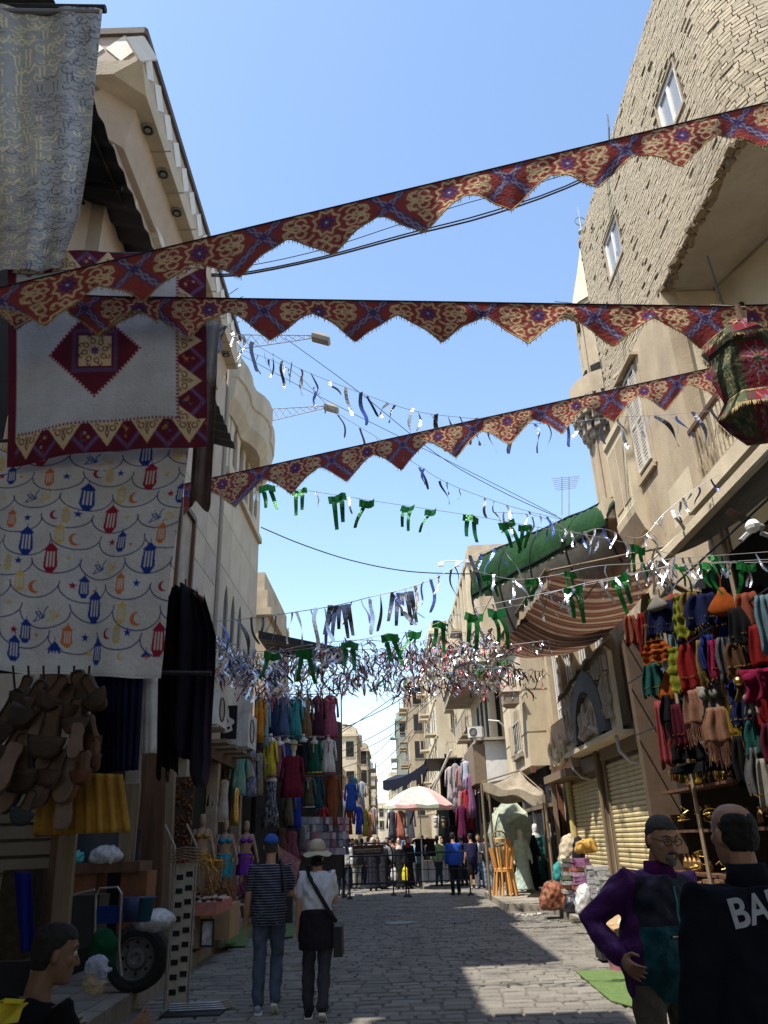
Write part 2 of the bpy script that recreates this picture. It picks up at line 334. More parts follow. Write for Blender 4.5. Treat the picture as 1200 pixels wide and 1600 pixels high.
# lower cladding panels of A in view (pink and cream squares), tall recess
pm=[MB().bb((0,0,0),(.035,1.16,.76)).mesh('panel',M['cream']),MB().bb((0,0,0),(.035,1.16,.76)).mesh('panel',M['pink'])]
for i in range(4):
    for j in range(9):
        y=13.35+i*1.18; z=2.9+j*.78
        if i==1 and 3<j<7: continue
        inst(pm[(i+j)%2],'panel',A,(XA,y,z))
b=MB(); b.bb((XA,14.55,6.0),(XA+.02,15.65,8.3)); nb=b.build('niche',M['dust'],A)
b=MB(); 
for y0 in (14.5,15.62): b.bb((XA,y0,6.0),(XA+.1,y0+.1,8.4))
b.bb((XA,14.6,8.3),(XA+.1,15.62,8.42)); b.build('niche_frame',M['wood'],A)
MB().bb((-11,12.5,13.6),(-5.5,16.5,19.3)).bb((-11,16.5,13.6),(-5.5,18.2,16.2)).build('shadow_block',M['cream'],A)  # blocks hidden behind the cornice, added to widen the shadow on the street
# building B: cream stone with arched windows and bowed cornice
B=T('stone_building','cream stone building with arched windows and scalloped bay cornice, left','building',(-8,21,0))
MB().bb((-12,18.25,0),(XA-.06,24.2,14.6)).build('wall',M['dust'],B)
cm=MB().bb((0,0,0),(.055,1,1)).mesh('panel',M['cream'])
zr=[(3.4,5.0),(5.0,6.6),(6.6,8.2),(8.2,9.7),(9.7,11.2)]
holes=[(19.1,19.75,6.3,8.3),(20.1,20.75,6.3,8.3),(21.1,21.6,6.3,8.3)]
for k,(z0,z1) in enumerate(((3.4,4.8),(4.8,6.25),(8.42,9.85),(9.85,11.2))):
    for i in range(4):
        y0=18.45+i*1.44; o=inst(cm,'panel',B,(XA-.06,y0,z0),(0,0,0),(1,1.425,z1-z0-.018))
inst(cm,'panel',B,(XA-.06,18.45,6.27),(0,0,0),(1,.6,2.13)); inst(cm,'panel',B,(XA-.06,22.5,6.27),(0,0,0),(1,1.7,2.13))
inst(cm,'panel',B,(XA-.06,18.45,11.2),(0,0,0),(1,.5,2.6)); inst(cm,'panel',B,(XA-.06,23.7,11.22),(0,0,0),(1,.5,2.6))
def archslab(par,y0,y1,z0,z1,holes,x,t,m,name='wall_panel'):
    """flat slab with pointed-arch openings: vertical strips with arch tops"""
    b=MB(); ys=[y0]
    for (a,c,za,zb) in holes: b.bb((x,ys[-1],z0),(x+t,a,z1)); ys.append(c)
    b.bb((x,ys[-1],z0),(x+t,y1,z1))
    for (a,c,za,zb) in holes:
        if za>z0: b.bb((x,a,z0),(x+t,c,za))
        w=c-a; n=6
        for s in (0,1):
            pts=[((a+c)/2,zb)]
            for i in range(n+1):
                q=i/n; yy=(w/2)*(1-q); zz=zb-(w*.95)*(1-math.sqrt(max(0,1-(1-yy/(w/2))**2)))
                pass
            pr=[]
            for i in range(n+1):
                q=i/n; dy=w/2*q; dz=w*.9*math.sqrt(max(0,1-q**2))**1.0 if False else w*.95*(1-q**1.7)
                pr.append((dy,zb-w*.95+dz))
            poly=[((a+c)/2+(dy if s else -dy),zz) for dy,zz in pr]
            poly=poly+[(c if s else a,z1),((a+c)/2,z1)]
            b.prism([(p[0],p[1]) for p in poly],(x,0,0),(0,1,0),(0,0,1),(t,0,0))
    return b.build(name,m,par)
archslab(B,19.05,22.5,6.27,8.4,[(19.3,19.85,6.5,8.1),(20.25,20.8,6.5,8.1),(21.25,21.8,6.5,8.1)],XA-.06,.055,M['cream'],'arcade')
archslab(B,18.95,23.7,11.2,13.8,[(19.3,19.9,11.6,13.0),(20.25,20.85,11.4,13.2),(21.15,21.75,11.4,13.2),(22.05,22.65,11.4,13.2),(22.9,23.4,11.6,13.0)],XA-.06,.09,M['cream'],'arcade')
MB().bb((XA-.05,18.6,11.02),(XA+.12,24.1,11.2)).build('sill',M['cream'],B)
for i in range(3): MB().bb((XA-.057,19.32+i*.96,6.5),(XA-.045,19.83+i*.96,8.0)).build('pane',M['dark'],B)
for i in range(5): MB().bb((XA-.057,19.34+i*.93,11.6),(XA-.045,19.86+i*.92,13.0)).build('pane',mat('brown_glass',(.13,.09,.06),.3),B)
# scalloped bay crown
MB().bb((-11,19.2,14.6),(-5.5,21,19.0)).build('shadow_block',M['cream'],B)  # unseen block above the roof, added to carry the street shadow further across
BP=[(-4.3,18.25),(-4.0,18.4),(-3.88,18.9),(-3.84,19.4),(-3.88,19.9),(-3.84,20.2),(-3.66,20.5),(-3.54,20.9),(-3.52,21.4),(-3.6,21.9),(-3.68,22.2),(-3.66,22.7),(-3.72,23.3),(-3.9,23.9),(-4.3,24.3)]
def bayplan(d): return [(x+d*(1 if 0<i<len(BP)-1 else .3),y) for i,(x,y) in enumerate(BP)]
b=MB()
for (d0,z0,d1,z1) in ((-.35,12.9,-.12,13.3),(-.12,13.3,-.06,13.9),(-.06,13.9,.0,13.95),(.0,13.95,.02,14.62),(.02,14.62,-.9,14.66)):
    P0,P1=bayplan(d0),bayplan(d1); b.loft([[(*p,z0) for p in P0],[(*p,z1) for p in P1]],cap=False,closed=False)
P0=bayplan(-.35); b.add([(*p,12.9) for p in P0],[tuple(range(len(P0)))])
b.build('bay_cornice',M['cream'],B)
pv=MB().tube([(XA+.05,18.22,4.2),(XA+.05,18.22,11.5),(XA+.05,18.22,15)],.06,8); pv.build('downpipe',M['soffit'],B)
# building C (further left) with dark shop roof
Cc=T('plaster_building','tan plaster building with broken cornice beyond the cream stone building','building',(-7,30,0))
MB().bb((-11,30.0,0),(-4.9,37,11.3)).build('wall',M['tan'],Cc)
MB().bb((-11,29.8,10.2),(-4.7,37,10.5)).build('cornice',M['tan'],Cc); MB().bb((-10.9,30.1,11.3),(-5.05,37,12.1)).build('parapet',M['tan'],Cc)
rf=MB(); rf.prism([(-4.25,8.1),(-1.45,7.42),(-1.45,7.34),(-4.25,7.85)],(0,24.4,0),UX,UZ,(0,2.0,0)); 
rc=T('shop_roof','long dark flat metal shop roof jutting over the left clothing stalls','canopy',(-3,25,7.4)); rf.build('roof_sheet',M['dark'],rc)
for k in range(5): MB().tube([(-4.1,24.5+k*.45,7.75),(-1.5,24.5+k*.45,7.3)],.03,4).build('batten',mat('brown_steel',(.12,.08,.06),.7),rc)
# ------------------------------------------------------------------ RIGHT SIDE
XR=5.0
R1=T('brick_house','tall half-plastered corner house with bare sand-coloured brick upper storey, right','building',(8,12,0))
ZB,ZT=10.38,14.9
CX,CY,RR=6.0,8.0,1.0   # rounded near corner
W1=(8.62,9.55,12.27,13.35); W2=(12.1,13.1,12.4,13.5)
_w=MB().bb((XR+.34,8.0,ZB+.03),(10,14.6,ZT)); _ys=[8.0,W1[0],W1[1],W2[0],W2[1],14.6]
for _i in (0,2,4): _w.bb((XR+.02,_ys[_i],ZB+.03),(XR+.34,_ys[_i+1],ZT))
for _q in (W1,W2): _w.bb((XR+.02,_q[0],ZB+.03),(XR+.34,_q[1],_q[2])).bb((XR+.02,_q[0],_q[3]),(XR+.34,_q[1],ZT))
_w.bb((CX,7.02,ZB+.03),(10,8.0,ZT)).lathe([(RR-.02,ZB+.03),(RR-.02,ZT)],(CX,CY,0),40).build('wall',M['mortar'],R1)
W1=(8.62,9.55,12.27,13.35); W2=(12.1,13.1,12.4,13.5)
def on(s): # arc-length -> point, outward normal ; s=0 at far end (Y=14.6)
    L1=14.6-CY
    if s<L1: return Vector((XR,14.6-s,0)),Vector((-1,0,0)),PI/2
    a=(s-L1)/RR
    if a<PI/2: n=Vector((-math.cos(a),-math.sin(a),0)); return Vector((CX,CY,0))+n*RR,n,math.atan2(n.y,n.x)+PI/2
    return Vector((CX+(s-L1-PI/2*RR),CY-RR,0)),Vector((0,-1,0)),0
bricks=[]; z=ZB; k=0
while z<ZT:
    s=rnd.uniform(0,.2)
    while s<14.6-CY+PI/2+2.2:
        w=rnd.uniform(.185,.235) if rnd.random()<.8 else rnd.uniform(.09,.13)
        p,n,a=on(s+w/2); inw=any(w_[0]-.08<p.y<w_[1]+.08 and w_[2]-.03<z+.03<w_[3]+.03 and p.x<XR+.01 for w_ in (W1,W2))
        if not inw and rnd.random()>.003: bricks.append((p+Vector((0,0,z+.03+rnd.uniform(-.004,.004))),n,a,w-.014))
        s+=w
    z+=.074; k+=1
def brick(b,c,n,a,w):
    d=rnd.uniform(.0,.007) if rnd.random()<.965 else -.02
    h=.060+rnd.uniform(-.004,.004); u=Vector((math.cos(a),math.sin(a),0)); c=c+n*(d-.05)
    j=lambda s_=.0025: rnd.uniform(-s_,s_); vs=[]
    for (x,y,zz) in ((-1,1,-1),(1,1,-1),(1,-1,-1),(-1,-1,-1),(-1,1,1),(1,1,1),(1,-1,1),(-1,-1,1)):
        vs.append(c+u*(x*w/2+j())+n*(y*.05+(j(.006) if y>0 else 0))+Vector((0,0,zz*h/2+j())))
    b.add(vs,BF)
def camd(p): return (p-Vector((0,0,EYE))).length/max(.05,abs(1)) 
curved=[b_ for b_ in bricks if b_[0].y<9.0 and b_[0].z<13.2 and b_[0].x<6.6]; ids=set(map(id,sorted(curved,key=lambda q:q[0].length)[:290]))
rest=MB()
for q in bricks:
    if id(q) in ids:
        b=MB(); brick(b,Vector((0,0,0)),q[1],q[2],q[3]); inst(b.mesh('brick',M['brick']),'brick',R1,q[0])
    else: brick(rest,*q)
rest.build('bricks',M['brick'],R1,kind='stuff')
# ragged coping bricks on the roof line
b=MB()
for i in range(55):
    s=i*.14; p,n,a=on(s); 
    if rnd.random()<.6: b.box(p+Vector((.05,0,ZT+rnd.uniform(0,.05))),(.2,.1,rnd.uniform(.05,.12)),rz=a+rnd.uniform(-.3,.3))
b.build('coping_rubble',M['brick'],R1,kind='stuff')
MB().tube([(XR-.02,11.6,14.9),(XR-.1,11.3,14.95),(XR-.12,11.2,15.2)],.02,5).build('roof_pipe',M['steel'],R1)
for w_ in (W1,W2):
    y0,y1,z0,z1=w_
    rv=MB()
    for (a,c) in ((y0-.0,y0+.03),(y1-.03,y1)): rv.bb((XR+.0,a,z0),(XR+.33,c,z1))
    rv.bb((XR+.0,y0+.03,z1-.03),(XR+.33,y1-.03,z1)); rv.bb((XR-.03,y0-.06,z0-.05),(XR+.33,y1+.06,z0+.02)); rv.build('window_reveal',M['tan'],R1)
    window(R1,(XR+.09,y0+.03,z0+.02),UY,UZ,NX,y1-y0-.06,z1-z0-.05,'white',mat('pale_pane',(.30,.31,.32),.25,.1,spec=.6),1,fw=.09)
    continue
    for (a,c,d,e) in ((y0-.1,y0-.0,z0-.05,z1+.05),(y1,y1+.1,z0-.05,z1+.05)): rv.bb((XR-.01,a,d),(XR+.2,c,e))
    rv.bb((XR-.01,y0,z1),(XR+.2,y1,z1+.07)); rv.bb((XR-.01,y0,z0-.07),(XR+.2,y1,z0)); rv.build('window_reveal',M['tan'],R1)
    window(R1,(XR+.06,y0,z0),UY,UZ,NX,y1-y0,z1-z0,'white',mat('pale_pane',(.30,.31,.32),.25,.1,spec=.6),1,fw=.09)
# plaster soffit with ragged edge of broken bricks
sf=MB(); jag=[]
ss=14.6-11.0
while ss<14.6-CY+PI/2*RR+1.2:
    p,n,a=on(ss); jag.append(p-n*(.05+rnd.uniform(0,.13))); ss+=.09
ins=[Vector((9,8-1+.2,0)),Vector((9,11.0,0))]
pts=[Vector((q.x,q.y,ZB)) for q in jag]+[Vector((q.x,q.y,ZB)) for q in ins]
sf.add(pts+[p+Vector((0,0,.05)) for p in pts],[tuple(range(len(pts))),tuple(range(2*len(pts)-1,len(pts)-1,-1))]+[(i,(i+1)%len(pts),len(pts)+(i+1)%len(pts),len(pts)+i) for i in range(len(pts))])
sf.build('soffit',M['soffit'],R1)
bb_=MB()
for i in range(70):
    s=14.6-10.9+rnd.uniform(0,5.0); p,n,a=on(s); bb_.box(p-n*rnd.uniform(.0,.12)+Vector((0,0,ZB-rnd.uniform(.0,.05))),(rnd.uniform(.08,.2),.1,rnd.uniform(.05,.1)),rz=a+rnd.uniform(-.5,.5),rx=rnd.uniform(-.4,.4))
bb_.build('broken_edge_bricks',mat('dark_broken_brick',(.20,.15,.10),.95,.3,10,.5),R1,kind='stuff')
# lower plastered body, camera-facing wall and recessed loggia wall
b=MB(); b.bb((XR,10.9,0),(10,14.6,ZB-.005)); b.build('plaster_wall',M['tan'],R1)
b=MB(); b.bb((XR+.25,10.86,4.5),(5.99,10.9,ZB-.02)); b.build('end_wall',M['tanl'],R1)
b=MB(); b.bb((XR-.02,10.8,6.3),(XR+.26,11.02,ZB-.012)); b.build('corner_pier',M['tan'],R1)
O=Vector((5.96,10.86,0)); d=Vector((.95,-2.9,0)).normalized(); nl=Vector((d.y,-d.x,0))
b=MB(); b.prism([(0,6.3),(4.2,6.3),(4.2,ZB-.02),(0,ZB-.02)],O,d,UZ,-nl*.3); b.build('loggia_wall',M['tanl'],R1)
MB().prism([(0.02,ZB-.06),(4.2,ZB-.06),(4.2,ZB-.01),(.02,ZB-.01)],O+nl*.001,d,UZ,nl*.03).build('moulding',M['soffit'],R1)
shutterpair(R1,O+d*.75+Vector((0,0,6.9))+nl*.01,d,UZ,nl,1.1,2.2,18)
MB().prism([(.68,6.8),(1.93,6.8),(1.93,9.2),(.68,9.2)],O+nl*.002,d,UZ,nl*.012).build('door_surround',M['wwood'],R1)
# cable down the loggia wall
MB().tube([O+d*.5+nl*.03+Vector((0,0,9.6)),O+d*.42+nl*.05+Vector((0,0,9.2)),O+d*.2+nl*.04+Vector((0,0,8.4)),O+d*.1+nl*.04+Vector((0,0,7.2))],.012,4).sph(O+d*.5+nl*.04+Vector((0,0,9.65)),.05).build('cable',M['rope'],R1)
# shuttered window with carved head on the street face
y0,y1,z0,z1=12.55,13.25,7.95,10.0
shutterpair(R1,(XR-.02,y0,z0),UY,UZ,NX,y1-y0,z1-z0,26)
b=MB(); b.bb((XR-.03,y1+.02,z0-.15),(XR,y1+.16,z1+.1)); b.bb((XR-.03,y0-.15,z0-.15),(XR,y0-.01,z1+.1)); b.bb((XR-.16,y0-.2,z1+.1),(XR,y1+.5,z1+.16)); b.bb((XR-.07,y0-.1,z0-.2),(XR,y1+.12,z0-.1))
for i in range(5): b.tube([(XR-.02,y1+.25+i*.02,z1-.1+i*.08),(XR-.14,y1+.2+.05*math.sin(i),z1-.02+i*.07),(XR-.03,y1+.1,z1+.02+i*.08)],.03,6)
b.build('window_surround',M['tan'],R1)
# projecting box bay (enclosed balcony) low on street face
b=MB(); a0,a1=13.42,14.58
prof=[(0,6.85),(.06,6.9),(.2,7.25),(.22,7.4),(.19,7.45),(.19,9.1),(.24,9.16),(.24,9.3),(.05,9.4),(0,9.4)]
b.prism([(p[0],p[1]) for p in prof],(XR,a0,0),(-1,0,0),UZ,(0,a1-a0,0)); b.build('oriel',M['tanl'],R1)
b=MB(); 
for y_ in (a0+.1,a0+.62): b.bb((XR-.205,y_,7.6),(XR-.18,y_+.44,8.95))
b.build('oriel_panel',M['tan'],R1)
# string course
MB().bb((XR-.06,10.8,6.2),(XR,14.55,6.34)).build('string_course',M['tan'],R1)
MB().bb((XR-.004,11.2,6.35),(XR-.0,12.2,7.1)).build('flaked_plaster',M['tanl'],R1)
# balcony with iron railing in front of the loggia, running toward the camera
bal=MB(); bp=[(XR-.15,6.2),(XR-.15,11.0)]
bal.bb((XR-.12,4.6,6.35),(8.2,10.85,6.55)); bal.build('balcony_slab',M['dust'],R1)
MB().bb((XR-.3,4.6,6.1),(XR+.1,10.9,6.35)).build('balcony_cornice',M['tanl'],R1)
rl=T('railing','iron balustrade of scrolled bars on the balcony under the overhang','railing',(XR,8,6.55))
def bars(par,x,y0,y1,z0,z1,st,m,nm='baluster'):
    me=MB(); me.tube([(0,0,0),(0,0,z1-z0)],.013,5); me.tube([(0,.0,.15),(-.03,.05,.28),(0,.09,.4),(.0,.05,.5),(0,0,.55)],.009,4); me=me.mesh(nm,m); n=int((y1-y0)/st)
    for i in range(n+1): inst(me,nm,par,(x,y0+i*st,z0))
rm=mat('rusty_rail',(.30,.25,.18),.8,.3,8,.2,metal=.2)
bars(rl,XR,4.8,10.8,6.6,7.5,.13,rm); MB().bb((XR-.04,4.7,7.5),(XR+.04,10.9,7.57)).build('handrail',M['wood'],rl); MB().bb((XR-.02,4.7,6.6),(XR+.02,10.9,6.64)).build('bottom_rail',rm,rl)
# sheltered dark shop front under the balcony is built further down
# ------------------------------------------------------------------ minaret
MX,MY=6.75,19.2
mn=T('minaret','tan stone minaret with muqarnas gallery and bulbed finial behind the brick house','minaret',(MX,MY,0))
def octo(r,z,n=8): return [(MX+r*math.cos(PI/n+2*PI*k/n),MY+r*math.sin(PI/n+2*PI*k/n),z) for k in range(n)]
b=MB(); b.loft([octo(.78,0),octo(.78,12.2)]); b.build('shaft',M['tan'],mn)
b=MB(); b.loft([octo(.66,13.2),octo(.62,16.3),octo(.72,16.35),octo(.74,16.5)]); b.build('upper_shaft',M['tan'],mn)
b=MB()
for i,(r,z) in enumerate(((.8,12.0),(.9,12.2),(.97,12.45),(1.08,12.65),(1.15,12.9))):
    n=16+i*4
    for k in range(n): a=2*PI*k/n+i*.1; b.box((MX+r*math.cos(a),MY+r*math.sin(a),z),(.16,2*PI*r/n*.62,.24),rz=a)
    b.lathe([(r-.02,z-.1),(r-.02,z+.13)],(MX,MY,0),16)
b.build('muqarnas',M['dust'],mn)
b=MB(); b.loft([octo(1.2,13.0,16),octo(1.2,13.15,16)])
b.lathe([(1.16,13.15),(1.16,13.65),(1.1,13.65),(1.1,13.15)],(MX,MY,0),16,cap=False); b.build('gallery',M['tan'],mn)
b=MB(); b.loft([octo(.74,16.5,16),octo(.6,17.1,16),octo(.34,18.1,16),octo(.16,18.9,16)]); b.build('cap',M['tanl'],mn)
for k in range(3): 
    a=PI*(1.0+.25*k)+PI/8*0; MB().box((MX+.62*math.cos(a),MY+.62*math.sin(a),15.9),(.06,.16,.42),rz=a).build('opening',M['void'],mn)
    MB().box((MX+.64*math.cos(a),MY+.64*math.sin(a),13.9),(.06,.3,.6),rz=a).build('opening',M['void'],mn)
b=MB(); 
for k in range(8): a=PI/8+2*PI*k/8; b.tube([(MX+.79*math.cos(a),MY+.79*math.sin(a),3),(MX+.79*math.cos(a),MY+.79*math.sin(a),12)],.045,6); b.tube([(MX+.66*math.cos(a),MY+.66*math.sin(a),13.6),(MX+.64*math.cos(a),MY+.64*math.sin(a),16.3)],.04,6)
b.build('colonnette',M['tan'],mn)
b=MB(); b.tube([(MX,MY,18.7),(MX,MY,20.2)],.03,6)
for z_,r in ((19.0,.16),(19.32,.15),(19.6,.13)): b.sph((MX,MY,z_),(r,r,r*.75),12)
b.build('finial',mat('verdigris_bronze',(.20,.24,.21),.5,.2,metal=.5),mn)
b=MB(); b.tube([(MX+.17*math.cos(2*PI*k/20),MY,20.05+.17*math.sin(2*PI*k/20)) for k in range(21)],.02,5,cap=False); b.tube([(MX,MY,20.2),(MX,MY,20.65)],.008,4); b.build('crescent_ring',M['steel'],mn)
b=MB(); 
for z_ in (16.25,16.75): b.tube([(MX-.6,MY,z_),(MX-1.25,MY-.1,z_+.02)],.012,4)
b.build('loudspeaker_arm',M['iron'],mn)
# ------------------------------------------------------------------ R2 : old shop building with carved signs and shutters
R2=T('shop_building','weathered stone shop building with carved signs over two rolled-down shutters','building',(8,20,0))
MB().bb((XR+.04,14.65,0),(10,24.4,8.1)).build('wall',M['dust'],R2)
b=MB()
for y_ in (16.6,18.3,20.0,21.7,23.4):
    b.bb((XR-.16,y_,3.7),(XR+.04,y_+.42,7.6)); b.bb((XR-.22,y_-.06,7.3),(XR+.04,y_+.48,7.55)); b.bb((XR-.24,y_-.08,3.7),(XR+.04,y_+.5,4.0))
b.build('pilaster',M['tan'],R2)
me=MB().lathe([(.1,0),(.1,.03),(.05,.05),(.04,.02)],(0,0,0),12).mesh('boss',M['tanl'])
for y_ in (20.21,21.91): 
    for k in range(8): inst(me,'boss',R2,(XR-.16,y_,4.4+k*.38),(0,-PI/2,0))
for i,y_ in enumerate((17.15,18.85,20.55,22.25)):
    window(R2,(XR+.03,y_,4.2),UY,UZ,NX,1.05,2.9,'white',mat('dark_pane',(.03,.035,.04),.15,.2,spec=.7),3,fw=.045,trans=.3)
MB().bb((XR-.4,14.65,7.65),(XR+.05,24.4,8.1)).build('cornice',M['tanl'],R2)
MB().bb((XR-.1,14.7,3.5),(XR+.03,24.3,3.7)).build('lintel',M['dust'],R2)
def rollshutter(par,y0,y1,z0,z1,lab=None):
    fr=T('rolling_shutter',lab,'shutter',(XR,(y0+y1)/2,z0))
    b=MB(); b.bb((XR-.06,y0-.08,z0),(XR+.04,y0,z1+.05)); b.build('guide_rail',M['pole'],fr); MB().bb((XR-.06,y1,z0),(XR+.04,y1+.08,z1+.05)).build('guide_rail',M['pole'],fr)
    MB().bb((XR-.12,y0-.08,z1+.05),(XR+.04,y1+.08,z1+.4)).build('roller_box',M['shutd'],fr)
    h=.098; me=MB(); L=y1-y0-.01
    me.prism([(0,0),(.022,.012),(.028,h*.5),(.018,h-.02),(-.004,h-.012),(-.004,h),(-.012,h),(-.012,0)],(0,0,0),(-1,0,0),UZ,(0,L,0)); me=me.mesh('slat',M['shut'])
    for i in range(int((z1-z0)/h)): inst(me,'slat',fr,(XR+rnd.uniform(-.003,.003),y0+.005,z0+i*h))
    return fr
rollshutter(None,14.75,18.75,.17,3.15,'wide cream rolled-down shop shutter right of the dark pipe, under the arched sign')
rollshutter(None,19.45,22.6,.17,3.0,'narrower cream rolled-down shop shutter left of the dark pipe')
MB().tube([(XR-.15,19.1,.15),(XR-.15,19.1,3.4),(XR-.05,19.1,3.7)],.05,7).build('drainpipe',M['shutd'],R2)
MB().bb((XR-.12,22.75,.15),(XR-.02,23.05,3.0)).build('door_jamb',mat('yellow_jamb',(.58,.48,.18),.6),R2)
def swirl(b,c,U,V,N,w,h,seed,r=.05):   # carved relief scrolls
    q=random.Random(seed); c,U,V,N=map(Vector,(c,U,V,N))
    for k in range(3):
        u0=w*(k+.5)/3+q.uniform(-.03,.03); R0=h*q.uniform(.2,.34); cy=h*q.uniform(.32,.55); a0=q.uniform(0,6); n=16; turn=q.choice((1.2,1.5,.8))*PI
        b.tube([c+U*(u0+R0*(1-.45*i/n)*math.cos(a0+turn*i/n))+V*(cy+R0*(1-.45*i/n)*math.sin(a0+turn*i/n))+N*.05 for i in range(n+1)],[r*(.5+.8*math.sin(PI*(i+.5)/(n+1))) for i in range(n+1)],6)
    for k in range(5):
        u0=w*(k+.5)/5; h0=h*q.uniform(.55,1.); b.tube([c+U*(u0+.03*math.sin(i*1.3+k))+V*(h*.08+h0*i/5*.85)+N*.05 for i in range(6)],[r*(.8 if i<5 else .3) for i in range(6)],6)
    b.tube([c+U*(w*i/8)+V*(h*(.14+.08*math.sin(i*1.1+seed)))+N*.05 for i in range(9)],r*.9,6)
sg=T('arched_shop_sign','carved arched shop sign with sculpted script letters and a canvas-draped top','sign',(XR-.4,18,3.4))
y0,y1=15.9,20.6; xs=XR-.55
b=MB(); b.bb((xs,y0,3.45),(XR+.0,y1,3.55)); 
b.prism([(y0,3.55),(y1,3.55),(y1,4.6)]+[(y1-(y1-y0)*i/12,4.6+.75*math.sin(PI*(i/12)*.55)) for i in range(1,12)]+[(y0,5.15)],(xs+.12,0,0),UY,UZ,(.1,0,0)); b.build('board',M['tanl'],sg)
b=MB(); yc=17.9; ring=[]
for i in range(15):
    a=PI*i/14; ring.append([Vector((xs+.12-d,yc+r_*math.cos(a),3.6+r_*1.0*math.sin(a))) for r_,d in ((1.55,0),(1.5,.12),(1.05,.16),(1.02,0))])
b.loft(ring,cap=False,closed=False); b.build('arch_band',mat('charcoal_band',(.07,.07,.07),.7,.2,5,.2),sg)
b=MB(); swirl(b,(xs+.1,18.85,3.62),(0,-1,0),UZ,NX,1.9,.95,3,.085); b.build('lettering',mat('plaster_script',(.40,.34,.28),.8,.15,6,.2),sg)
b=MB(); swirl(b,(xs+.12,16.9,3.7),(0,-1,0),UZ,NX,.9,1.5,8,.06); b.build('scroll_panel',M['dust'],sg); b=MB(); swirl(b,(xs+.12,20.5,3.7),(0,-1,0),UZ,NX,1.1,1.3,5,.06); b.build('scroll_panel',M['dust'],sg)
b=MB(); b.grid(lambda u,v:(xs-.05+.35*v+.03*math.sin(u*40)*(1-v),y0-.05+(y1-y0+.1)*u,5.2-.35*u+.28*v+.1*math.sin(PI*u)+.03*math.sin(u*31)),40,5,thick=.02); b.build('canvas_top',M['tarp'],sg)
b=MB()
for k in range(24): y_=y0+.1+k*.19; b.box((xs+.06,y_,4.92-.07*k*.19/1),(.08,.1,.3+.1*(k%2)))
b.build('carved_frieze',M['dust'],sg)
for k in range(2): 
    b=MB(); y_=y0+.15+k*4.3; b.tube([(xs+.5,y_,2.9),(xs+.3,y_,2.95),(xs+.12,y_,3.15),(xs+.1,y_,3.45)],.04,6); b.build('bracket',M['galv'],sg)
s2=T('shop_sign','peach boxed shop sign with carved scroll letters left of the arched sign','sign',(XR-.3,22.4,3.1))
MB().bb((xs+.25,21.0,3.25),(XR,23.9,4.6)).build('board',mat('peach_board',(.48,.34,.22),.8,.12,3,.2),s2); b=MB(); swirl(b,(xs+.24,23.6,3.35),(0,-1,0),UZ,NX,2.3,1.0,12,.06); b.build('lettering',M['tanl'],s2)
MB().bb((xs+.0,20.8,3.02),(XR,23.9,3.22)).build('ledge',M['pole'],s2)
# ------------------------------------------------------------------ R3 : pale pillar building jutting forward
R3=T('pale_house','pale narrow house with a barred window and hanging lamp, jutting out past the shop signs','building',(6,25,0))
X3=4.2
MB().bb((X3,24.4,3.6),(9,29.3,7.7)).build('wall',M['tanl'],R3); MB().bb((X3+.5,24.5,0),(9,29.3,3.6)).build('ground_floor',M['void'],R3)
b=MB()
for z_ in (4.6,5.9): b.bb((X3-.015,24.39,z_),(X3+1.0,29.3,z_+.03))
b.build('joint',M['dust'],R3)
b=MB(); b.prism([(24.3,7.7),(29.4,7.7),(29.4,7.9),(24.3,7.9)],(X3-.25,0,0),UY,UZ,(1.2,0,0)); b.build('eave',M['dust'],R3)
me=MB().lathe([(.07,0),(.07,.38)],(0,0,0),8).mesh('tile',mat('terracotta',(.33,.19,.12),.9,.2,5,.2,obj=.15))
for k in range(26): inst(me,'tile',R3,(X3-.35,24.4+k*.19,7.88),(0,R(70),0))
o=window(R3,(X3-.0,25.6,4.15),UY,UZ,NX,1.5,1.0,'wwood',M['void'],3,fw=.05)
b=MB(); b.bb((X3-.12,25.4,3.98),(X3,27.3,4.1)); b.build('sill',M['dust'],R3)
for k in range(3): MB().bb((X3-.012,25.6+k*.5,6.1),(X3-.002,25.75+k*.5,6.8)).build('slit_window',M['void'],R3)
b=MB(); b.bb((X3-.02,27.4,4.2),(X3-.003,28.2,5.2)); b.box((X3-.01,26.3,5.35),(.02,1.3,.35),rx=.1); b.build('flaked_patch',M['tan'],R3)
MB().bb((X3-.0,24.35,3.4),(X3+.12,24.5,3.6)).bb((X3+.7,24.3,.15),(X3+.82,24.45,3.6)).build('corner_post',mat('red_brown_wood',(.16,.07,.04),.7,.3,6,.2),R3)
# display window under R3
dw=T('shop_display','dark glazed shop display behind the robed mannequins, right','shop front',(X3+.45,25,0))
MB().bb((X3+.38,23.4,.2),(X3+.42,29,3.0)).build('glass_pane',glass(),dw)
b=MB()
for y_ in (23.4,25.2,27.,28.9): b.bb((X3+.34,y_-.04,.15),(X3+.45,y_+.04,3.1))
b.bb((X3+.33,23.4,2.4),(X3+.44,28.9,2.5)); b.build('frame',M['shutd'],dw)
lp=T('hanging_lantern','square iron lantern on a bracket from the corner of the pale house','lantern',(X3-.45,24.6,5.5))
b=MB(); b.tube([(X3,24.5,6.7),(X3-.4,24.5,6.9),(X3-.42,24.5,6.0)],.025,6); b.build('bracket',M['iron'],lp)
b=MB(); b.loft([[(X3-.42+x*r,24.5+y*r,z) for x,y in ((-1,-1),(1,-1),(1,1),(-1,1))] for r,z in ((.12,5.35),(.24,5.45),(.26,5.8),(.3,5.82),(.08,6.02))]); b.build('lamp_body',M['dust'],lp)
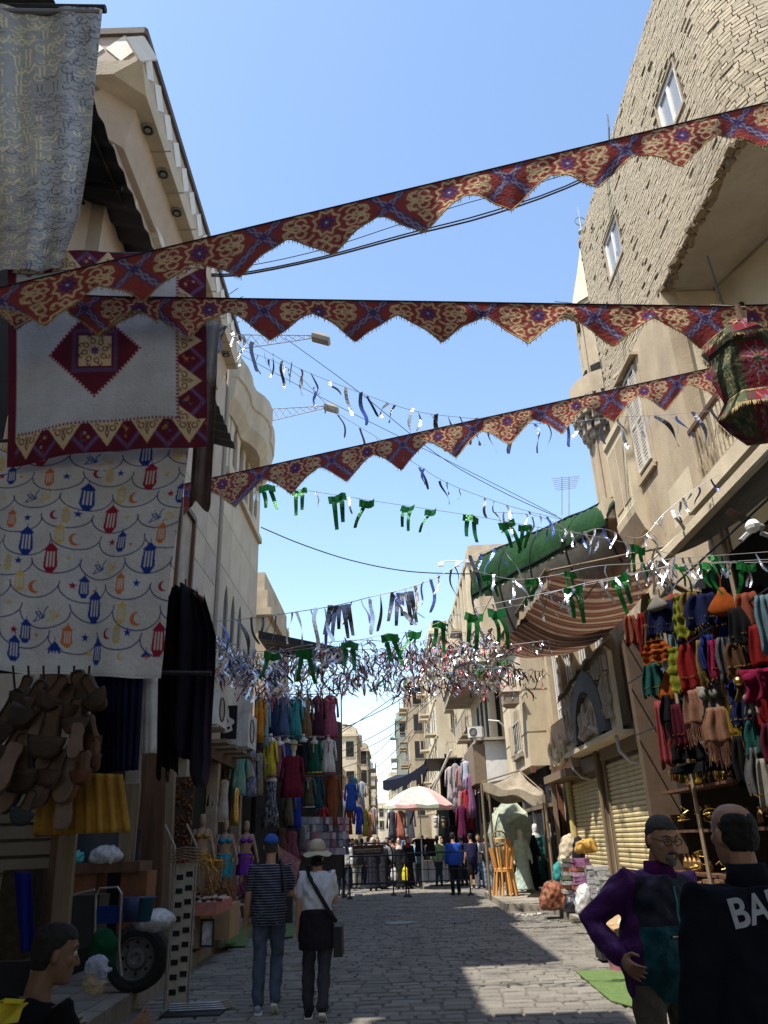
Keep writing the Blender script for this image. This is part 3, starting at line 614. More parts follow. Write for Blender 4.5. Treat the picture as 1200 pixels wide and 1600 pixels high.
# ------------------------------------------------------------------ R4 : house with white box front
R4=T('balcony_house','cream house with deep shaded balcony above a white boxed front','building',(7,34,0))
MB().bb((3.5,30.0,3.4),(8,34,5.0)).build('white_box',M['white'],R4)
MB().bb((3.05,30.05,3.5),(3.48,34,4.9)).build('side_panel',M['shutd'],R4)
MB().bb((3.2,29.8,5.02),(5.0,33.5,5.12)).build('ledge',M['dust'],R4)
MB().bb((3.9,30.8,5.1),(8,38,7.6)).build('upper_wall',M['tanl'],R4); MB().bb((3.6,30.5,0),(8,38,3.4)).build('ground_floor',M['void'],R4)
for x_ in (4.15,4.5): MB().bb((x_,30.78,5.15),(x_+.16,30.81,7.0)).build('door_slit',M['void'],R4)
for k in range(3): MB().bb((3.88,31.5+k*1.6,5.3),(3.91,32.2+k*1.6,7.0)).build('door',M['void'],R4)
MB().bb((2.7,29.9,7.6),(8,39,8.0)).build('overhang_slab',M['tan'],R4); MB().bb((2.6,29.8,8.0),(8,39,8.25)).build('fascia',M['tanl'],R4)
MB().bb((3.9,31.,8.25),(8,39,11.0)).build('top_storey',M['tan'],R4)
def ac_unit(loc,rz,label,group=None,s=1.,deep=.32):
    a=T('air_conditioner',label,'air conditioner',loc,rz,group)
    b=MB(); b.bb((-.45*s,-deep/2,0),(.45*s,deep/2,.62*s)); b.build('casing',mat('ac_white',(.62,.62,.6),.5,.1,3,.05,stain=3.),a,local=True)
    b=MB(); b.tube([(-.1*s+.22*s*math.cos(2*PI*k/20),-deep/2-.012,.31*s+.22*s*math.sin(2*PI*k/20)) for k in range(21)],.012,4,cap=False)
    for k in range(-4,5): b.tube([(-.1*s-.2*s,-deep/2-.012,.31*s+k*.045*s),(-.1*s+.2*s,-deep/2-.012,.31*s+k*.045*s)],.005,3)
    g=b.build('grille',M['dark'],a,local=True)
    b=MB(); b.bb((-.4*s,-deep/2,-.06),(-.34*s,deep/2+.1,-.003)); b.bb((.34*s,-deep/2,-.06),(.4*s,deep/2+.1,-.003)); b.build('bracket',M['galv'],a,local=True)
    return a
ac_unit((3.2,30.0,5.14),R(-20),'small white air conditioner on the ledge of the balcony house',s=.62)
MB().tube([(3.7,29.9,5.75),(4.1,29.9,5.7),(4.3,30.0,5.5)],.035,6).build('ac_pipe',M['white'],R4)
# ------------------------------------------------------------------ towers
def tower(name,label,x0,x1,y0,y1,z,m,side=-1,floors=5,wy=2.2,wx=1.8,seed=1,bal=True,zb=0,wz=1.5,face=True):
    q=random.Random(seed); t=T(name,label,'building',((x0+x1)/2,(y0+y1)/2,0))
    MB().bb((x0,y0,zb),(x1,y1,z)).build('wall',m,t); fh=(z-3.2)/floors; xs=x0 if side<0 else x1; n=-1 if side<0 else 1
    b=MB(); b.bb((x0-.2,y0-.2,z-.25),(x1+.2,y1+.2,z+.0)); 
    for k in range(1,floors): zz=3.2+k*fh; b.bb((xs-(.1),y0,zz-.08),(xs+.1,y1,zz+.05)); 
    b.build('cornice',m,t); b=MB(); b.bb((x0,y0,z+.002),(x0+.2,y1,z+.7)); b.bb((x1-.2,y0,z+.002),(x1,y1,z+.6)); b.bb((x0+.2,y0,z+.002),(x1-.2,y0+.2,z+.75)); b.build('parapet',m,t)
    ny=max(1,int((y1-y0)/wy)); nx=max(1,int((x1-x0)/wx)); 
    for k in range(floors):
        zz=3.2+k*fh+fh*.22
        for i in range(ny):
            if q.random()<.12: continue
            yy=y0+(i+.5)*(y1-y0)/ny-.45; dk=M['void'] if q.random()<.5 else M['dark']
            o=MB().bb((xs+n*.0,yy-.1,zz-.1),(xs+n*.07,yy+1.0,zz+wz+.1)).build('window',M['wwood'] if q.random()<.5 else m,t); MB().bb((xs+n*.06,yy,zz),(xs+n*.08,yy+.9,zz+wz)).build('pane',dk,o)
            if bal and q.random()<.45:
                bl=MB(); bl.bb((xs,yy-.4,zz-.35),(xs+n*.8,yy+1.4,zz-.22)); o=bl.build('balcony',m,t); bl=MB()
                for r_ in range(8): bl.tube([(xs+n*.78,yy-.4+r_*.25,zz-.22),(xs+n*.78,yy-.4+r_*.25,zz+.6)],.02,4)
                bl.bb((xs+n*.75,yy-.4,zz+.6),(xs+n*.81,yy+1.4,zz+.65)); bl.bb((xs,yy-.4,zz+.6),(xs+n*.8,yy-.36,zz+.65)); bl.build('railing',M['dust'],o)
        if face:
            for i in range(nx):
                if q.random()<.2: continue
                xx=x0+(i+.5)*(x1-x0)/nx-.4
                o=MB().bb((xx-.08,y0-.06,zz-.08),(xx+.88,y0,zz+wz+.08)).build('window',m,t); MB().bb((xx,y0-.075,zz),(xx+.8,y0-.055,zz+wz)).build('pane',M['void'] if q.random()<.6 else M['dark'],o)
    return t
R5=tower('tall_building','tallest tan building on the right beyond the green canopy, with vertical ribs',4.5,11,39,55,15.6,M['tan'],-1,4,2.2,2,3,bal=True,wz=1.9)
b=MB()
for k in range(9): y_=39.1+k*1.95; b.bb((4.28,y_,4),(4.5,y_+.28,15.3))
for k in range(4): b.bb((4.6+k*1.5,38.84,8),(4.85+k*1.5,39,15.3))
b.build('rib',M['tanl'],R5)
tower('tan_building','tan apartment building with balconies where the right row starts to bend left',3.2,9,56,72,16.0,M['tanl'],-1,5,2.4,2,5)
tower('tan_building','narrow tan apartment building standing furthest left in the right-hand row',1.6,7,74,90,15.5,M['tan'],-1,5,2.4,1.4,6)
tower('grey_building','grey-green distant building at the end of the right-hand row',.6,5,93,108,15.0,mat('green_plaster',(.33,.36,.3),.9,.2,2,.2,stain=.8),-1,5,2.5,1.3,8)
tower('far_building','pale distant building closing the street just right of the gap',-.8,4,128,140,11,M['tanl'],-1,3,3,1.4,9,bal=False)
tower('apartment_block','sunlit tan apartment block with a blank flank, left of the sky gap',-6.3,-3.6,80,90,11.8,M['tanl'],1,3,3,1.2,11)
b=MB()
tower('apartment_block','rough brown block of small flats right behind the sunlit blank one',-5.2,-3.0,96,106,12.0,M['tan'],1,4,2.6,1.0,12)
tower('far_building','low pale building with clutter on its roof at the left end of the street',-4.6,-2.6,115,126,10.5,M['cream'],1,3,2.6,1.1,13)
tower('far_building','tiny hazy building seen at the very end of the street gap',-3.4,-1.4,150,160,7.5,M['tanl'],1,2,3,1.2,14,bal=False)
tower('rear_building','tan terrace of shops behind the left clothing stalls',-9,-4.9,38,60,6.2,M['tan'],1,2,3,2,15)
tower('rear_building','cream two-storey shop row further down the left side',-8,-4.6,62,78,7.4,M['cream'],1,2,3,2,16)
# off-frame building beside/behind the camera whose shadow falls over the foreground
N0=T('near_building','tall tan building directly left of and behind the viewpoint, mostly out of the picture','building',(-8,-5,0))
MB().bb((-11,-18,0),(-4.35,3.4,16.5)).build('wall',M['tan'],N0); MB().bb((-5.2,-18,11.6),(-2.85,5.6,12.0)).build('shadow_slab',M['tan'],N0)  # overhanging slab added out of view to shape the foreground shadow edge
N1=T('near_building','cream building on the right side behind the viewpoint, out of the picture','building',(9,-4,0)); MB().bb((5.6,-18,0),(11,3.0,12)).build('wall',M['tanl'],N1)
N2=T('near_building','low shop block on the left between the near tower and the stone building','building',(-7,5,0)); MB().bb((-10,3.5,0),(-4.3,9.1,5.0)).build('wall',M['dust'],N2)

# unseen tarpaulin added behind the viewpoint to keep sky light off the foreground
tp=T('shade_tarp','unseen brown tarpaulin added behind the viewpoint to shade the foreground','tarpaulin',(0,-3,6)); g=MB(); g.grid(lambda u,v:Vector((-4.3+u*9.8,-9+v*11.4,6.6-.25*math.sin(PI*u)+.05*math.sin(v*20))),16,16,thick=.01); g.build('canvas',cloth((.14,.10,.07)),tp)
# ------------------------------------------------------------------ printed / embroidered textiles
class Art:
    def __init__(s,w,h,res,bg):
        s.w,s.h,s.res=w,h,res; s.W,s.H=int(w*res),int(h*res); s.a=np.empty((s.H,s.W,3),np.float32); s.a[:]=bg; s.wrap=False
    def _box(s,x0,x1,y0,y1):
        i0,i1=max(0,int(x0*s.res)),min(s.W,int(x1*s.res)+2); j0,j1=max(0,int(y0*s.res)),min(s.H,int(y1*s.res)+2)
        if i1<=i0 or j1<=j0: return None
        X,Y=np.meshgrid((np.arange(i0,i1)+.5)/s.res,(np.arange(j0,j1)+.5)/s.res); return i0,i1,j0,j1,X,Y
    def _put(s,bx,al,col): 
        i0,i1,j0,j1,X,Y=bx; r=s.a[j0:j1,i0:i1]; r+=(np.array(col,np.float32)-r)*np.clip(al,0,1)[...,None]
    def _each(s,pts,pad):
        sh=(0,-s.w,s.w) if s.wrap else (0,)
        for d in sh:
            q=[(x+d,y) for x,y in pts]; xs=[p[0] for p in q]; ys=[p[1] for p in q]
            bx=s._box(min(xs)-pad,max(xs)+pad,min(ys)-pad,max(ys)+pad)
            if bx: yield q,bx
    def stroke(s,pts,wd,col):
        for q,bx in s._each(pts,wd):
            X,Y=bx[4],bx[5]; D=np.full(X.shape,9.,np.float32)
            for (x0,y0),(x1,y1) in zip(q[:-1],q[1:]):
                dx,dy=x1-x0,y1-y0; L=dx*dx+dy*dy+1e-12; t=np.clip(((X-x0)*dx+(Y-y0)*dy)/L,0,1); D=np.minimum(D,(X-x0-t*dx)**2+(Y-y0-t*dy)**2)
            s._put(bx,.5+(wd/2-np.sqrt(D))*s.res,col)
        return s
    def poly(s,pts,col):
        for q,bx in s._each(pts,.0):
            X,Y=bx[4],bx[5]; I=np.zeros(X.shape,bool); n=len(q)
            for k in range(n):
                x0,y0=q[k]; x1,y1=q[(k+1)%n]
                if y0!=y1: I^=((Y<y0)!=(Y<y1))&(X<(x1-x0)*(Y-y0)/(y1-y0)+x0)
            s._put(bx,I.astype(np.float32),col)
        return s
    def disk(s,x,y,r,col): return s.stroke([(x,y),(x+1e-4,y)],2*r,col)
    def star(s,x,y,r,col,n=8,ri=.5,a0=0): return s.poly([(x+(r if k%2==0 else r*ri)*math.cos(a0+PI*k/n),y+(r if k%2==0 else r*ri)*math.sin(a0+PI*k/n)) for k in range(2*n)],col)
    def samp(s,U,V):
        U=np.asarray(U)*s.res-.5; V=np.clip(np.asarray(V)*s.res-.5,0,s.H-1.001)
        if not s.wrap: U=np.clip(U,0,s.W-1.001)
        i=np.floor(U).astype(int); j=np.floor(V).astype(int); fu=(U-i)[:,None]; fv=(V-j)[:,None]; i0=i%s.W; i1=(i+1)%s.W
        a=s.a; return (a[j,i0]*(1-fu)+a[j,i1]*fu)*(1-fv)+(a[j+1,i0]*(1-fu)+a[j+1,i1]*fu)*fv
def curl(x,y,r,a0,turn,n=14,k=.55): return [(x+r*(1-k*i/n)*math.cos(a0+turn*i/n),y+r*(1-k*i/n)*math.sin(a0+turn*i/n)) for i in range(n+1)]
def printed(name,art,fn,nu,nv,parent=None,uvf=None,m=None,**k):
    """fn(u,v)->xyz on 0..1; uvf(u,v)->art metres"""
    b=MB(); b.grid(fn,nu,nv); uu=np.repeat(np.arange(nu+1)/nu,nv+1); vv=np.tile(np.arange(nv+1)/nv,nu+1)
    if uvf: q=np.array([uvf(a,c) for a,c in zip(uu,vv)]); A,B=q[:,0],q[:,1]
    else: A,B=uu*art.w,vv*art.h
    c=art.samp(A,B); b.col=np.concatenate([c,np.ones((len(c),1),np.float32)],1)
    return b.build(name,m or MP,parent,smooth=True,**k)
MP=mat('printed_cotton',(1,1,1),.9,.14,5,.35,attr=True,trans=.22,spec=.08,fine=45)
RED=(.31,.065,.06);VIO=(.12,.07,.17);CRM=(.68,.54,.33);ROPE=(.30,.29,.42);BLU=(.045,.045,.22);MAR=(.13,.022,.038)
def khay(w=.71,h=.36):
    t=Art(w,h,420,RED); t.wrap=True; xc=w*.25; sc=w*.75; cy=.085
    for sg in (-1,1):
        t.stroke([(xc-.3*sg-.0,cy-.3),(xc+.3*sg,cy+.3)],.05,VIO)
    t.stroke([(xc,-.1),(xc,.02)],.08,RED)
    for sg in (-1,1):
        for ph in (0,PI):
            pts=[]
            for i in range(41):
                q=-.3+.6*i/40; o=.013*math.sin(q*70+ph); pts.append((xc+sg*q*.98+o*.7,cy+q-o*.7*sg))
            t.stroke(pts,.0085,ROPE)
    t.star(xc,cy,.03,BLU,4,.6); t.disk(xc,cy,.012,VIO)
    t.star(xc,cy+.155,.022,(.05,.2,.3),4,.4); t.disk(xc,cy+.155,.007,(.5,.1,.1))
    # arabesque
    def mir(f,wd=.011,col=CRM):
        for sx in (-1,1):
            for sy in (1,-1): t.stroke([(sc+sx*x*1.22,cy+sy*y*1.04) for x,y in f],wd,col)
    n=8; R1_=.072; zig=[]
    for k in range(17): a=PI*k/8+PI/8; r=(.070 if k%2 else .060); zig.append((sc+r*math.cos(a),cy+r*math.sin(a)))
    t.stroke([(sc+(.082 if k%2 else .058)*math.cos(PI*k/8),cy+(.082 if k%2 else .058)*math.sin(PI*k/8)) for k in range(17)],.012,CRM)
    mir([(.08,.0),(.105,.018),(.13,.0),(.15,-.0),(.17,.012)]); mir(curl(.125,.03,.03,PI,-1.5*PI)); mir(curl(.165,.035,.026,PI*1.1,1.6*PI)); mir([(.06,.055),(.085,.075),(.12,.07),(.15,.085),(.13,.11),(.10,.1)])
    mir(curl(.1,.115,.032,-PI/2,1.7*PI)); mir([(.0,.08),(.02,.10),(.0,.125),(.03,.15),(.0,.185)]); mir(curl(.045,.115,.026,PI,1.5*PI)); mir([(.03,.15),(.06,.165),(.05,.2),(.0,.22),(.02,.26)]); mir(curl(.085,.165,.03,PI*.9,-1.6*PI)); mir([(.17,.0),(.2,.02),(.19,.05),(.15,.06)],.011)
    for (x,y) in ((.155,.018),(.06,.11),(.115,.1),(.02,.15)):
        for sx in (-1,1):
            for sy in (1,-1): t.poly([(sc+sx*(x+a),cy+sy*(y+c)) for a,c in ((0,-.011),(.008,0),(0,.012),(-.008,0))],CRM)
    t.star(sc,cy,.055,RED,8,.66); t.star(sc,cy,.054,BLU,8,.5); t.star(sc,cy,.036,VIO,8,.5); t.disk(sc,cy,.0055,(.8,.75,.7))
    return t
KH=khay()
def banner(label,P0,P1,per,tipoff,ht,hv,scale=1.,sag=.04,n=620,nv=40,tilt=.0,off=0.,valley=1.1):
    P0,P1=Vector(P0),Vector(P1); L=(P1-P0).length; ax=(P1-P0)/L; ht*=1.08; dn=(Vector((0,.10+tilt,-1))); dn=(dn-ax*dn.dot(ax)*.0).normalized(); nr=ax.cross(dn)
    def hh(x):
        f=abs(((x-tipoff)/per+.5)%1-.5)*2; return hv+(ht-hv)*(1-.5*math.sin(f*PI/2)**valley-.5*f)
    def fn(u,v):
        x=u*L; h=hh(x); d=v*h; return P0+ax*x+Vector((0,0,-sag*4*u*(1-u)))+dn*d+nr*(.012*math.sin(x*9+v*2)*v+.008*math.sin(x*31+1)*v*v)
    t=T('bunting_banner',label,'banner',tuple((P0+P1)/2),0,'appliqued banners strung across the street')
    printed('fabric',KH,fn,n,nv,t,uvf=lambda u,v:((u*L+off)/scale,v*hh(u*L)/scale))
    b=MB(); b.tube([fn(i/60,0)+Vector((0,0,.004)) for i in range(61)],.006,5); b.build('cord',M['rope'],t)
    b=MB(); m=int(L/.011)
    for i in range(m):
        u=(i+rnd.random())/m; p=fn(u,1.); q=fn(min(1,u+.001),1.); w=(q-p).normalized()*.0032; e=Vector((rnd.uniform(-.006,.006),rnd.uniform(-.01,.01),-rnd.uniform(.014,.03)))
        b.add([p-w+Vector((0,0,.012)),p+w+Vector((0,0,.012)),p+e+w*.5,p+e-w*.5],[(0,1,2,3)])
    b.tube([fn(i/400,1.) for i in range(401)],.0045,4); b.build('fringe',M['fringe'],t,kind='stuff'); return t
banner('large topmost appliqued banner rising from the cloths at left to the brick corner at right',atY(-40,460,3.6),atY(1260,146,3.6),.582,1.62+.0,.315,.15,1.13,.0,off=.04)
banner('level middle appliqued banner running from the hanging cloths to the fabric lantern',atY(108,463,4.0),atY(1148,480,4.0),.548,1.33,.275,.10,1.0,-.0,off=.31)
banner('short piece of banner at the right frame edge beyond the fabric lantern pole',atY(1165,478,3.9),atY(1330,474,3.9),.548,.30,.26,.10,1.0,0,n=100,off=.5)
banner('lowest and farthest of the appliqued banners, sloping up toward the fabric lantern',atY(288,757,6.4),atY(1122,573,6.4),.53,.49,.31,.12,.98,.0,off=.16,n=560)
banner('short loose length of banner drooping behind the topmost banner over the patchwork cloth',atY(-30,455,3.9),atY(250,468,3.9),.5,.78,.25,.09,1.0,.0,n=140,off=.2)
# patchwork cloth
def patch():
    w,h=1.48,1.52; t=Art(w,h,330,(.56,.58,.60)); bw=.2
    def border(x0,y0,x1,y1,horiz,inward):
        t.poly([(x0,y0),(x1,y0),(x1,y1),(x0,y1)],MAR)
        L=(x1-x0) if horiz else (y1-y0); n=int(L/.30); q=random.Random(4)
        for k in range(-1,n+2):
            for s_ in (0,1):
                c=(k+.5)*.30
                def pt(a,d): return (x0+c+a,(y0+d if inward>0 else y1-d)) if horiz else ((x0+d if inward>0 else x1-d),y0+c+a)
                t.stroke([pt(-.15,.02),pt(0,bw-.03),pt(.15,.02)],.03,VIO); t.stroke([pt(-.15,.02),pt(0,bw-.03),pt(.15,.02)],.006,(.3,.12,.3))
        for k in range(-1,n+2):
            c=(k+.5)*.30
            def pt(a,d): return (x0+c+a,(y1-d if inward>0 else y0+d)) if horiz else ((x1-d if inward>0 else x0+d),y0+c+a)
            t.poly([pt(-.12,.004),pt(0,.165),pt(.12,.004)],CRM)
            for sx in (-1,1):
                t.stroke([(pt(sx*a,d)) for a,d in curl(.038,.04,.025,0,1.6*PI)],.009,MAR); t.stroke([pt(sx*a,d) for a,d in ((.0,.1),(.012,.07),(.0,.05),(.01,.02))],.008,MAR)
                t.stroke([(pt(sx*a,d)) for a,d in curl(.07,.022,.016,2,1.5*PI)],.007,MAR)
            for z in range(6): 
                a,d=q.uniform(-.03,.03)+.15,q.uniform(.03,.16); t.disk(*pt(a,d),.011,q.choice(((.05,.10,.2),(.4,.14,.04),(.30,.05,.05),(.45,.35,.2))))
    border(w-bw,0,w,h,False,-1); border(0,h-bw,w,h,True,-1); t.poly([(0,0),(.06,0),(.06,h),(0,h)],MAR); border(0,0,w,.16,True,1)
    # corner lace
    for k in range(44): t.disk(w-bw-.008,.17+k*.0265,.0085,(.3,.02,.05)); 
    for k in range(44): t.disk(.085+k*.028,h-bw-.006,.0085,(.3,.02,.05))
    cx,cy,r=.66,.80,.33; t.poly([(cx-r,cy),(cx,cy-r),(cx+r,cy),(cx,cy+r)],MAR)
    for k in range(4):
        a=PI/2*k; 
        for j in range(17): q=j/16; t.disk(cx+r*(math.cos(a)*(1-q)+math.cos(a+PI/2)*q)*1.02,cy+r*(math.sin(a)*(1-q)+math.sin(a+PI/2)*q)*1.02,.0095,(.3,.02,.05))
    t.stroke([(cx-.145,cy-.15),(cx+.145,cy-.15),(cx+.15,cy+.145),(cx-.15,cy+.145),(cx-.145,cy-.15)],.03,VIO)
    t.poly([(cx-.115,cy-.115),(cx+.115,cy-.115),(cx+.115,cy+.115),(cx-.115,cy+.115)],CRM)
    for a in range(8):
        A=PI/4*a+PI/8; c_,s_=math.cos(A),math.sin(A)
        for f in (curl(.07,.012,.024,0,1.6*PI),curl(.105,.0,.02,PI,-1.5*PI)): t.stroke([(cx+x*c_-y*s_,cy+x*s_+y*c_) for x,y in f],.0085,MAR)
    t.star(cx,cy,.04,BLU,8,.5); t.disk(cx,cy,.01,(.35,.05,.1)); return t
PT=patch()
c0,c1,c2,c3=atY(12,395,4.16),atY(322,392,4.14),atY(321,690,4.10),atY(8,728,4.12)
def quadfn(c0,c1,c2,c3,fold):
    def fn(u,v): return (c0*(1-u)+c1*u)*(1-v)+(c3*(1-u)+c2*u)*v+fold(u,v)
    return fn
hang='textiles hung over the left stalls'
o=printed('patchwork_cloth',PT,quadfn(c0,c1,c2,c3,lambda u,v:Vector((0,.02*math.sin(u*13+v)+.03*math.sin(u*5+v*3)*v,-.012*math.sin(u*9)*v))),220,220)
tag(o,'white cloth with maroon patchwork border and a central diamond, above the lantern print','cloth',hang)
# lantern print cloth
def lant():
    w,h=1.22,1.42; t=Art(w,h,400,(.60,.60,.60)); NB=(.02,.03,.16)
    cols=dict(b=(.02,.05,.28),r=(.32,.02,.05),o=(.60,.18,.05),y=(.62,.48,.16))
    def lantern(x,y,s,c):
        t.poly([(x+a*s,y+d*s) for a,d in ((-.022,-.03),(.022,-.03),(.028,.035),(.012,.06),(-.012,.06),(-.028,.035))],c)
        for a in (-.012,.0,.012): t.stroke([(x+a*s,y-.022*s),(x+a*1.1*s,y+.034*s)],.007*s,(.6,.6,.6) if s>.9 else (.45,.45,.5))
        t.poly([(x+a*s,y+d*s) for a,d in ((-.03,-.03),(0,-.062),(.03,-.03))],c); t.stroke([(x,y-.06*s),(x,y-.075*s)],.004,c)
    def crescent(x,y,r,c): t.disk(x,y,r,c); t.disk(x+r*.42,y-r*.12,r*.82,(.60,.60,.60))
    def script(x,y,c):
        t.stroke([(x-.03,y+.03),(x-.01,y+.0),(x-.025,y-.015),(x,y-.02),(x+.015,y+.01),(x+.03,y-.03),(x+.045,y-.045)],.006,c); t.stroke(curl(x+.01,y+.0,.02,0,1.5*PI),.006,c); t.stroke([(x-.035,y+.035),(x+.0,y+.022),(x+.03,y+.0)],.005,c); t.disk(x-.01,y-.035,.004,c)
    for j in range(-1,12):
        for i in range(-1,7):
            cx=i*.27+(.13 if j%2 else 0)+.04*math.sin(j*2.1); cy=j*.135+.02*math.sin(i*3.+j)
            t.stroke([(cx+.135*math.cos(a)*1.02,cy+.09*math.sin(a)) for a in [PI*k/14 for k in range(15)]],.0065,NB)
            q=(i*3+j*5)%7; 
            if q==0: lantern(cx,cy+.0,1.45,cols['b'])
            elif q==1: lantern(cx-.03,cy,1.45,cols['r']); t.star(cx+.07,cy-.0,.02,cols['y'],5,.45)
            elif q==2: lantern(cx-.04,cy,1.0,cols['o']); t.star(cx+.055,cy+.0,.025,cols['b'],5,.42,-PI/2)
            elif q==3: crescent(cx,cy+.03,.036,cols['o']); lantern(cx-.085,cy,1.0,cols['y'])
            elif q==4: script(cx-.03,cy+.02,cols['b']); script(cx+.05,cy+.02,cols['y'])
            elif q==5: crescent(cx-.06,cy+.01,.028,cols['r']); t.star(cx+.06,cy+.0,.025,cols['b'],5,.42,-PI/2); lantern(cx,cy+.01,.85,cols['y'])
            else: t.star(cx-.06,cy+.0,.024,cols['r'],5,.42,-PI/2); lantern(cx,cy,1.05,cols['b']); t.star(cx+.06,cy+.02,.014,cols['o'],5,.42)
    t.poly([(0,h-.1),(w,h-.1),(w,h),(0,h)],(.60,.60,.60)); lantern(.35,h-.12,1.1,cols['b']); lantern(.82,h-.12,1.1,cols['b']); crescent(.98,h-.1,.022,cols['y']); t.star(1.12,h-.1,.016,cols['o'],5,.42)
    t.stroke([(0,h-.012),(w,h-.012)],.004,(.45,.45,.45)); return t
LT=lant()
c0,c1,c2,c3=atY(-45,690,4.28),atY(299,676,4.28),atY(249,1062,4.0),atY(-70,1045,3.95)
o=printed('printed_cloth',LT,quadfn(c0,c1,c2,c3,lambda u,v:Vector((.008*math.sin(v*8)*(1 if u>.5 else 0),.03*math.sin(u*11+v*2)+.02*math.sin(u*23)*v,.006*math.sin(u*14)*v))),300,330)
tag(o,'white cotton cloth printed with coloured festival lanterns, stars and crescents','cloth',hang)
# silver and gold calligraphy cloth
def calli():
    w,h=.95,3.0; t=Art(w,h,260,(.33,.32,.29)); q=random.Random(5); G=(.72,.62,.33); D=(.05,.05,.06)
    for j in range(40):
        for i in range(12):
            x=.03+i*.082+q.uniform(-.02,.02); y=j*.076+q.uniform(-.03,.03); c=D if (x>.62+.1*math.sin(j*.4) and q.random()<.85) or q.random()<.08 else G; k=q.randrange(5); s=q.uniform(.65,1.0); wd=.0095*s if c==G else .0075
            if k==0: t.stroke([(x,y-.045*s),(x+.008,y+.04*s)],wd,c); t.stroke([(x+.03,y-.05*s),(x+.03,y+.03*s)],wd,c)
            elif k==1: t.stroke(curl(x,y,.042*s,q.uniform(-.3,.6),PI*1.25,14,.25),wd,c); t.disk(x,y-.01,.007,c)
            elif k==2: t.stroke(curl(x+.01,y,.03*s,PI,-PI*1.7,14,.6),wd,c); t.stroke([(x-.04,y+.035),(x+.0,y+.045),(x+.05,y+.03)],wd,c)
            elif k==3: t.stroke([(x-.05,y+.01),(x-.02,y+.03),(x+.0,y+.0),(x+.02,y+.03),(x+.045,y-.01),(x+.055,y-.05)],wd,c)
            else: t.stroke(curl(x,y+.01,.036*s,0,PI,10,.1),wd,c); t.disk(x-.01,y-.02,.006,c); t.disk(x+.012,y-.02,.006,c)
    return t
CL=calli(); mcal=mat('metallic_brocade',(1,1,1),.5,.12,7,.3,attr=True,spec=.5,fine=45,metal=.15)
EDG=[(160,14),(146,150),(140,230),(124,330),(94,418)]
def sfn(u,v):
    k=v*4; i=min(3,int(k)); f=k-i; px=EDG[i][0]*(1-f)+EDG[i+1][0]*f; py=EDG[i][1]*(1-f)+EDG[i+1][1]*f
    x=-90+(px+90)*u; y=py+(1-u)*(18*v-6); p=atY(x,y,4.3-.2*v); return p+Vector((0,.018*math.sin(u*13+v*3)+.008*math.sin(u*31-v*5),0))
cal=T('brocade_cloth','silver-grey cloth covered in gold and black script strokes, hung from a pole top left','cloth',tuple(sfn(.5,1)),0,hang)
printed('cloth_panel',CL,sfn,170,420,cal,m=mcal)
b=MB(); b.tube([atY(-120,10,4.32),atY(165,14,4.32)],.035,8); b.build('pole',M['dark'],cal); 
b=MB(); b.tube([atY(-120,16,4.3),atY(156,20,4.3)],.028,8); b.build('hem',mat('hem_grey',(.2,.2,.21),.8),cal)
# brown strip of cloth, more edges
def strip(name,label,cat,px,Y,col,n=24,wob=.03,th=.0,mt=None,group=None,nf=9):
    (x0,y0),(x1,y1),(x2,y2),(x3,y3)=px; a,b_,c,d=atY(x0,y0,Y),atY(x1,y1,Y),atY(x2,y2,Y),atY(x3,y3,Y)
    m=MB(); m.grid(lambda u,v:(a*(1-u)+b_*u)*(1-v)+(d*(1-u)+c*u)*v+Vector((0,wob*math.sin(u*nf+.8*v)*(.4+.6*v),wob*.5*math.sin(u*nf*.7)*v)),n,10,thick=.004)
    return m.build(name,mt or cloth(col),None,label,cat,group,smooth=True)
strip('plain_cloth','taupe cloth hanging as a narrow fold behind the right edge of the patchwork','cloth',[(316,500),(342,500),(330,790),(293,790)],4.5,(.20,.14,.13),wob=.05,group=hang)
strip('plain_cloth','grey folded cloth hanging over the top of the taupe strip','cloth',[(321,502),(344,503),(336,600),(318,600)],4.42,(.34,.33,.32),wob=.02,group=hang)
# ------------------------------------------------------------------ corrugated awning over left shops
aw=T('metal_awning','dark corrugated metal awning jutting from the pale stone building, seen from below','awning',(-4,11,10.9),0)
b=MB(); n=150
def cor(u,v): y=5.8+u*11.4; x=-3.72-v*1.6; return (x,y,10.92+.045*(abs(((y/.42)%1)-.5)*4-1)+v*.5)
b.grid(cor,270,1,thick=.01); b.build('roof_sheet',mat('charcoal_sheet',(.035,.035,.042),.55,.3,2,.1,metal=.2,spec=.5),aw)
for y in (6.2,8.6): MB().tube([(-3.8,y,10.84),(-5.3,y,11.2)],.04,5).build('beam',M['iron'],aw)
for x in (-3.95,-4.6): MB().tube([(x,5.9,10.9+.2*(-3.72-x)),(x,9.1,10.9+.2*(-3.72-x))],.03,5).build('purlin',M['iron'],aw)
MB().bb((-5.3,5.6,5.0),(-5.2,9.15,11.3)).build('backing',M['dark'],aw)
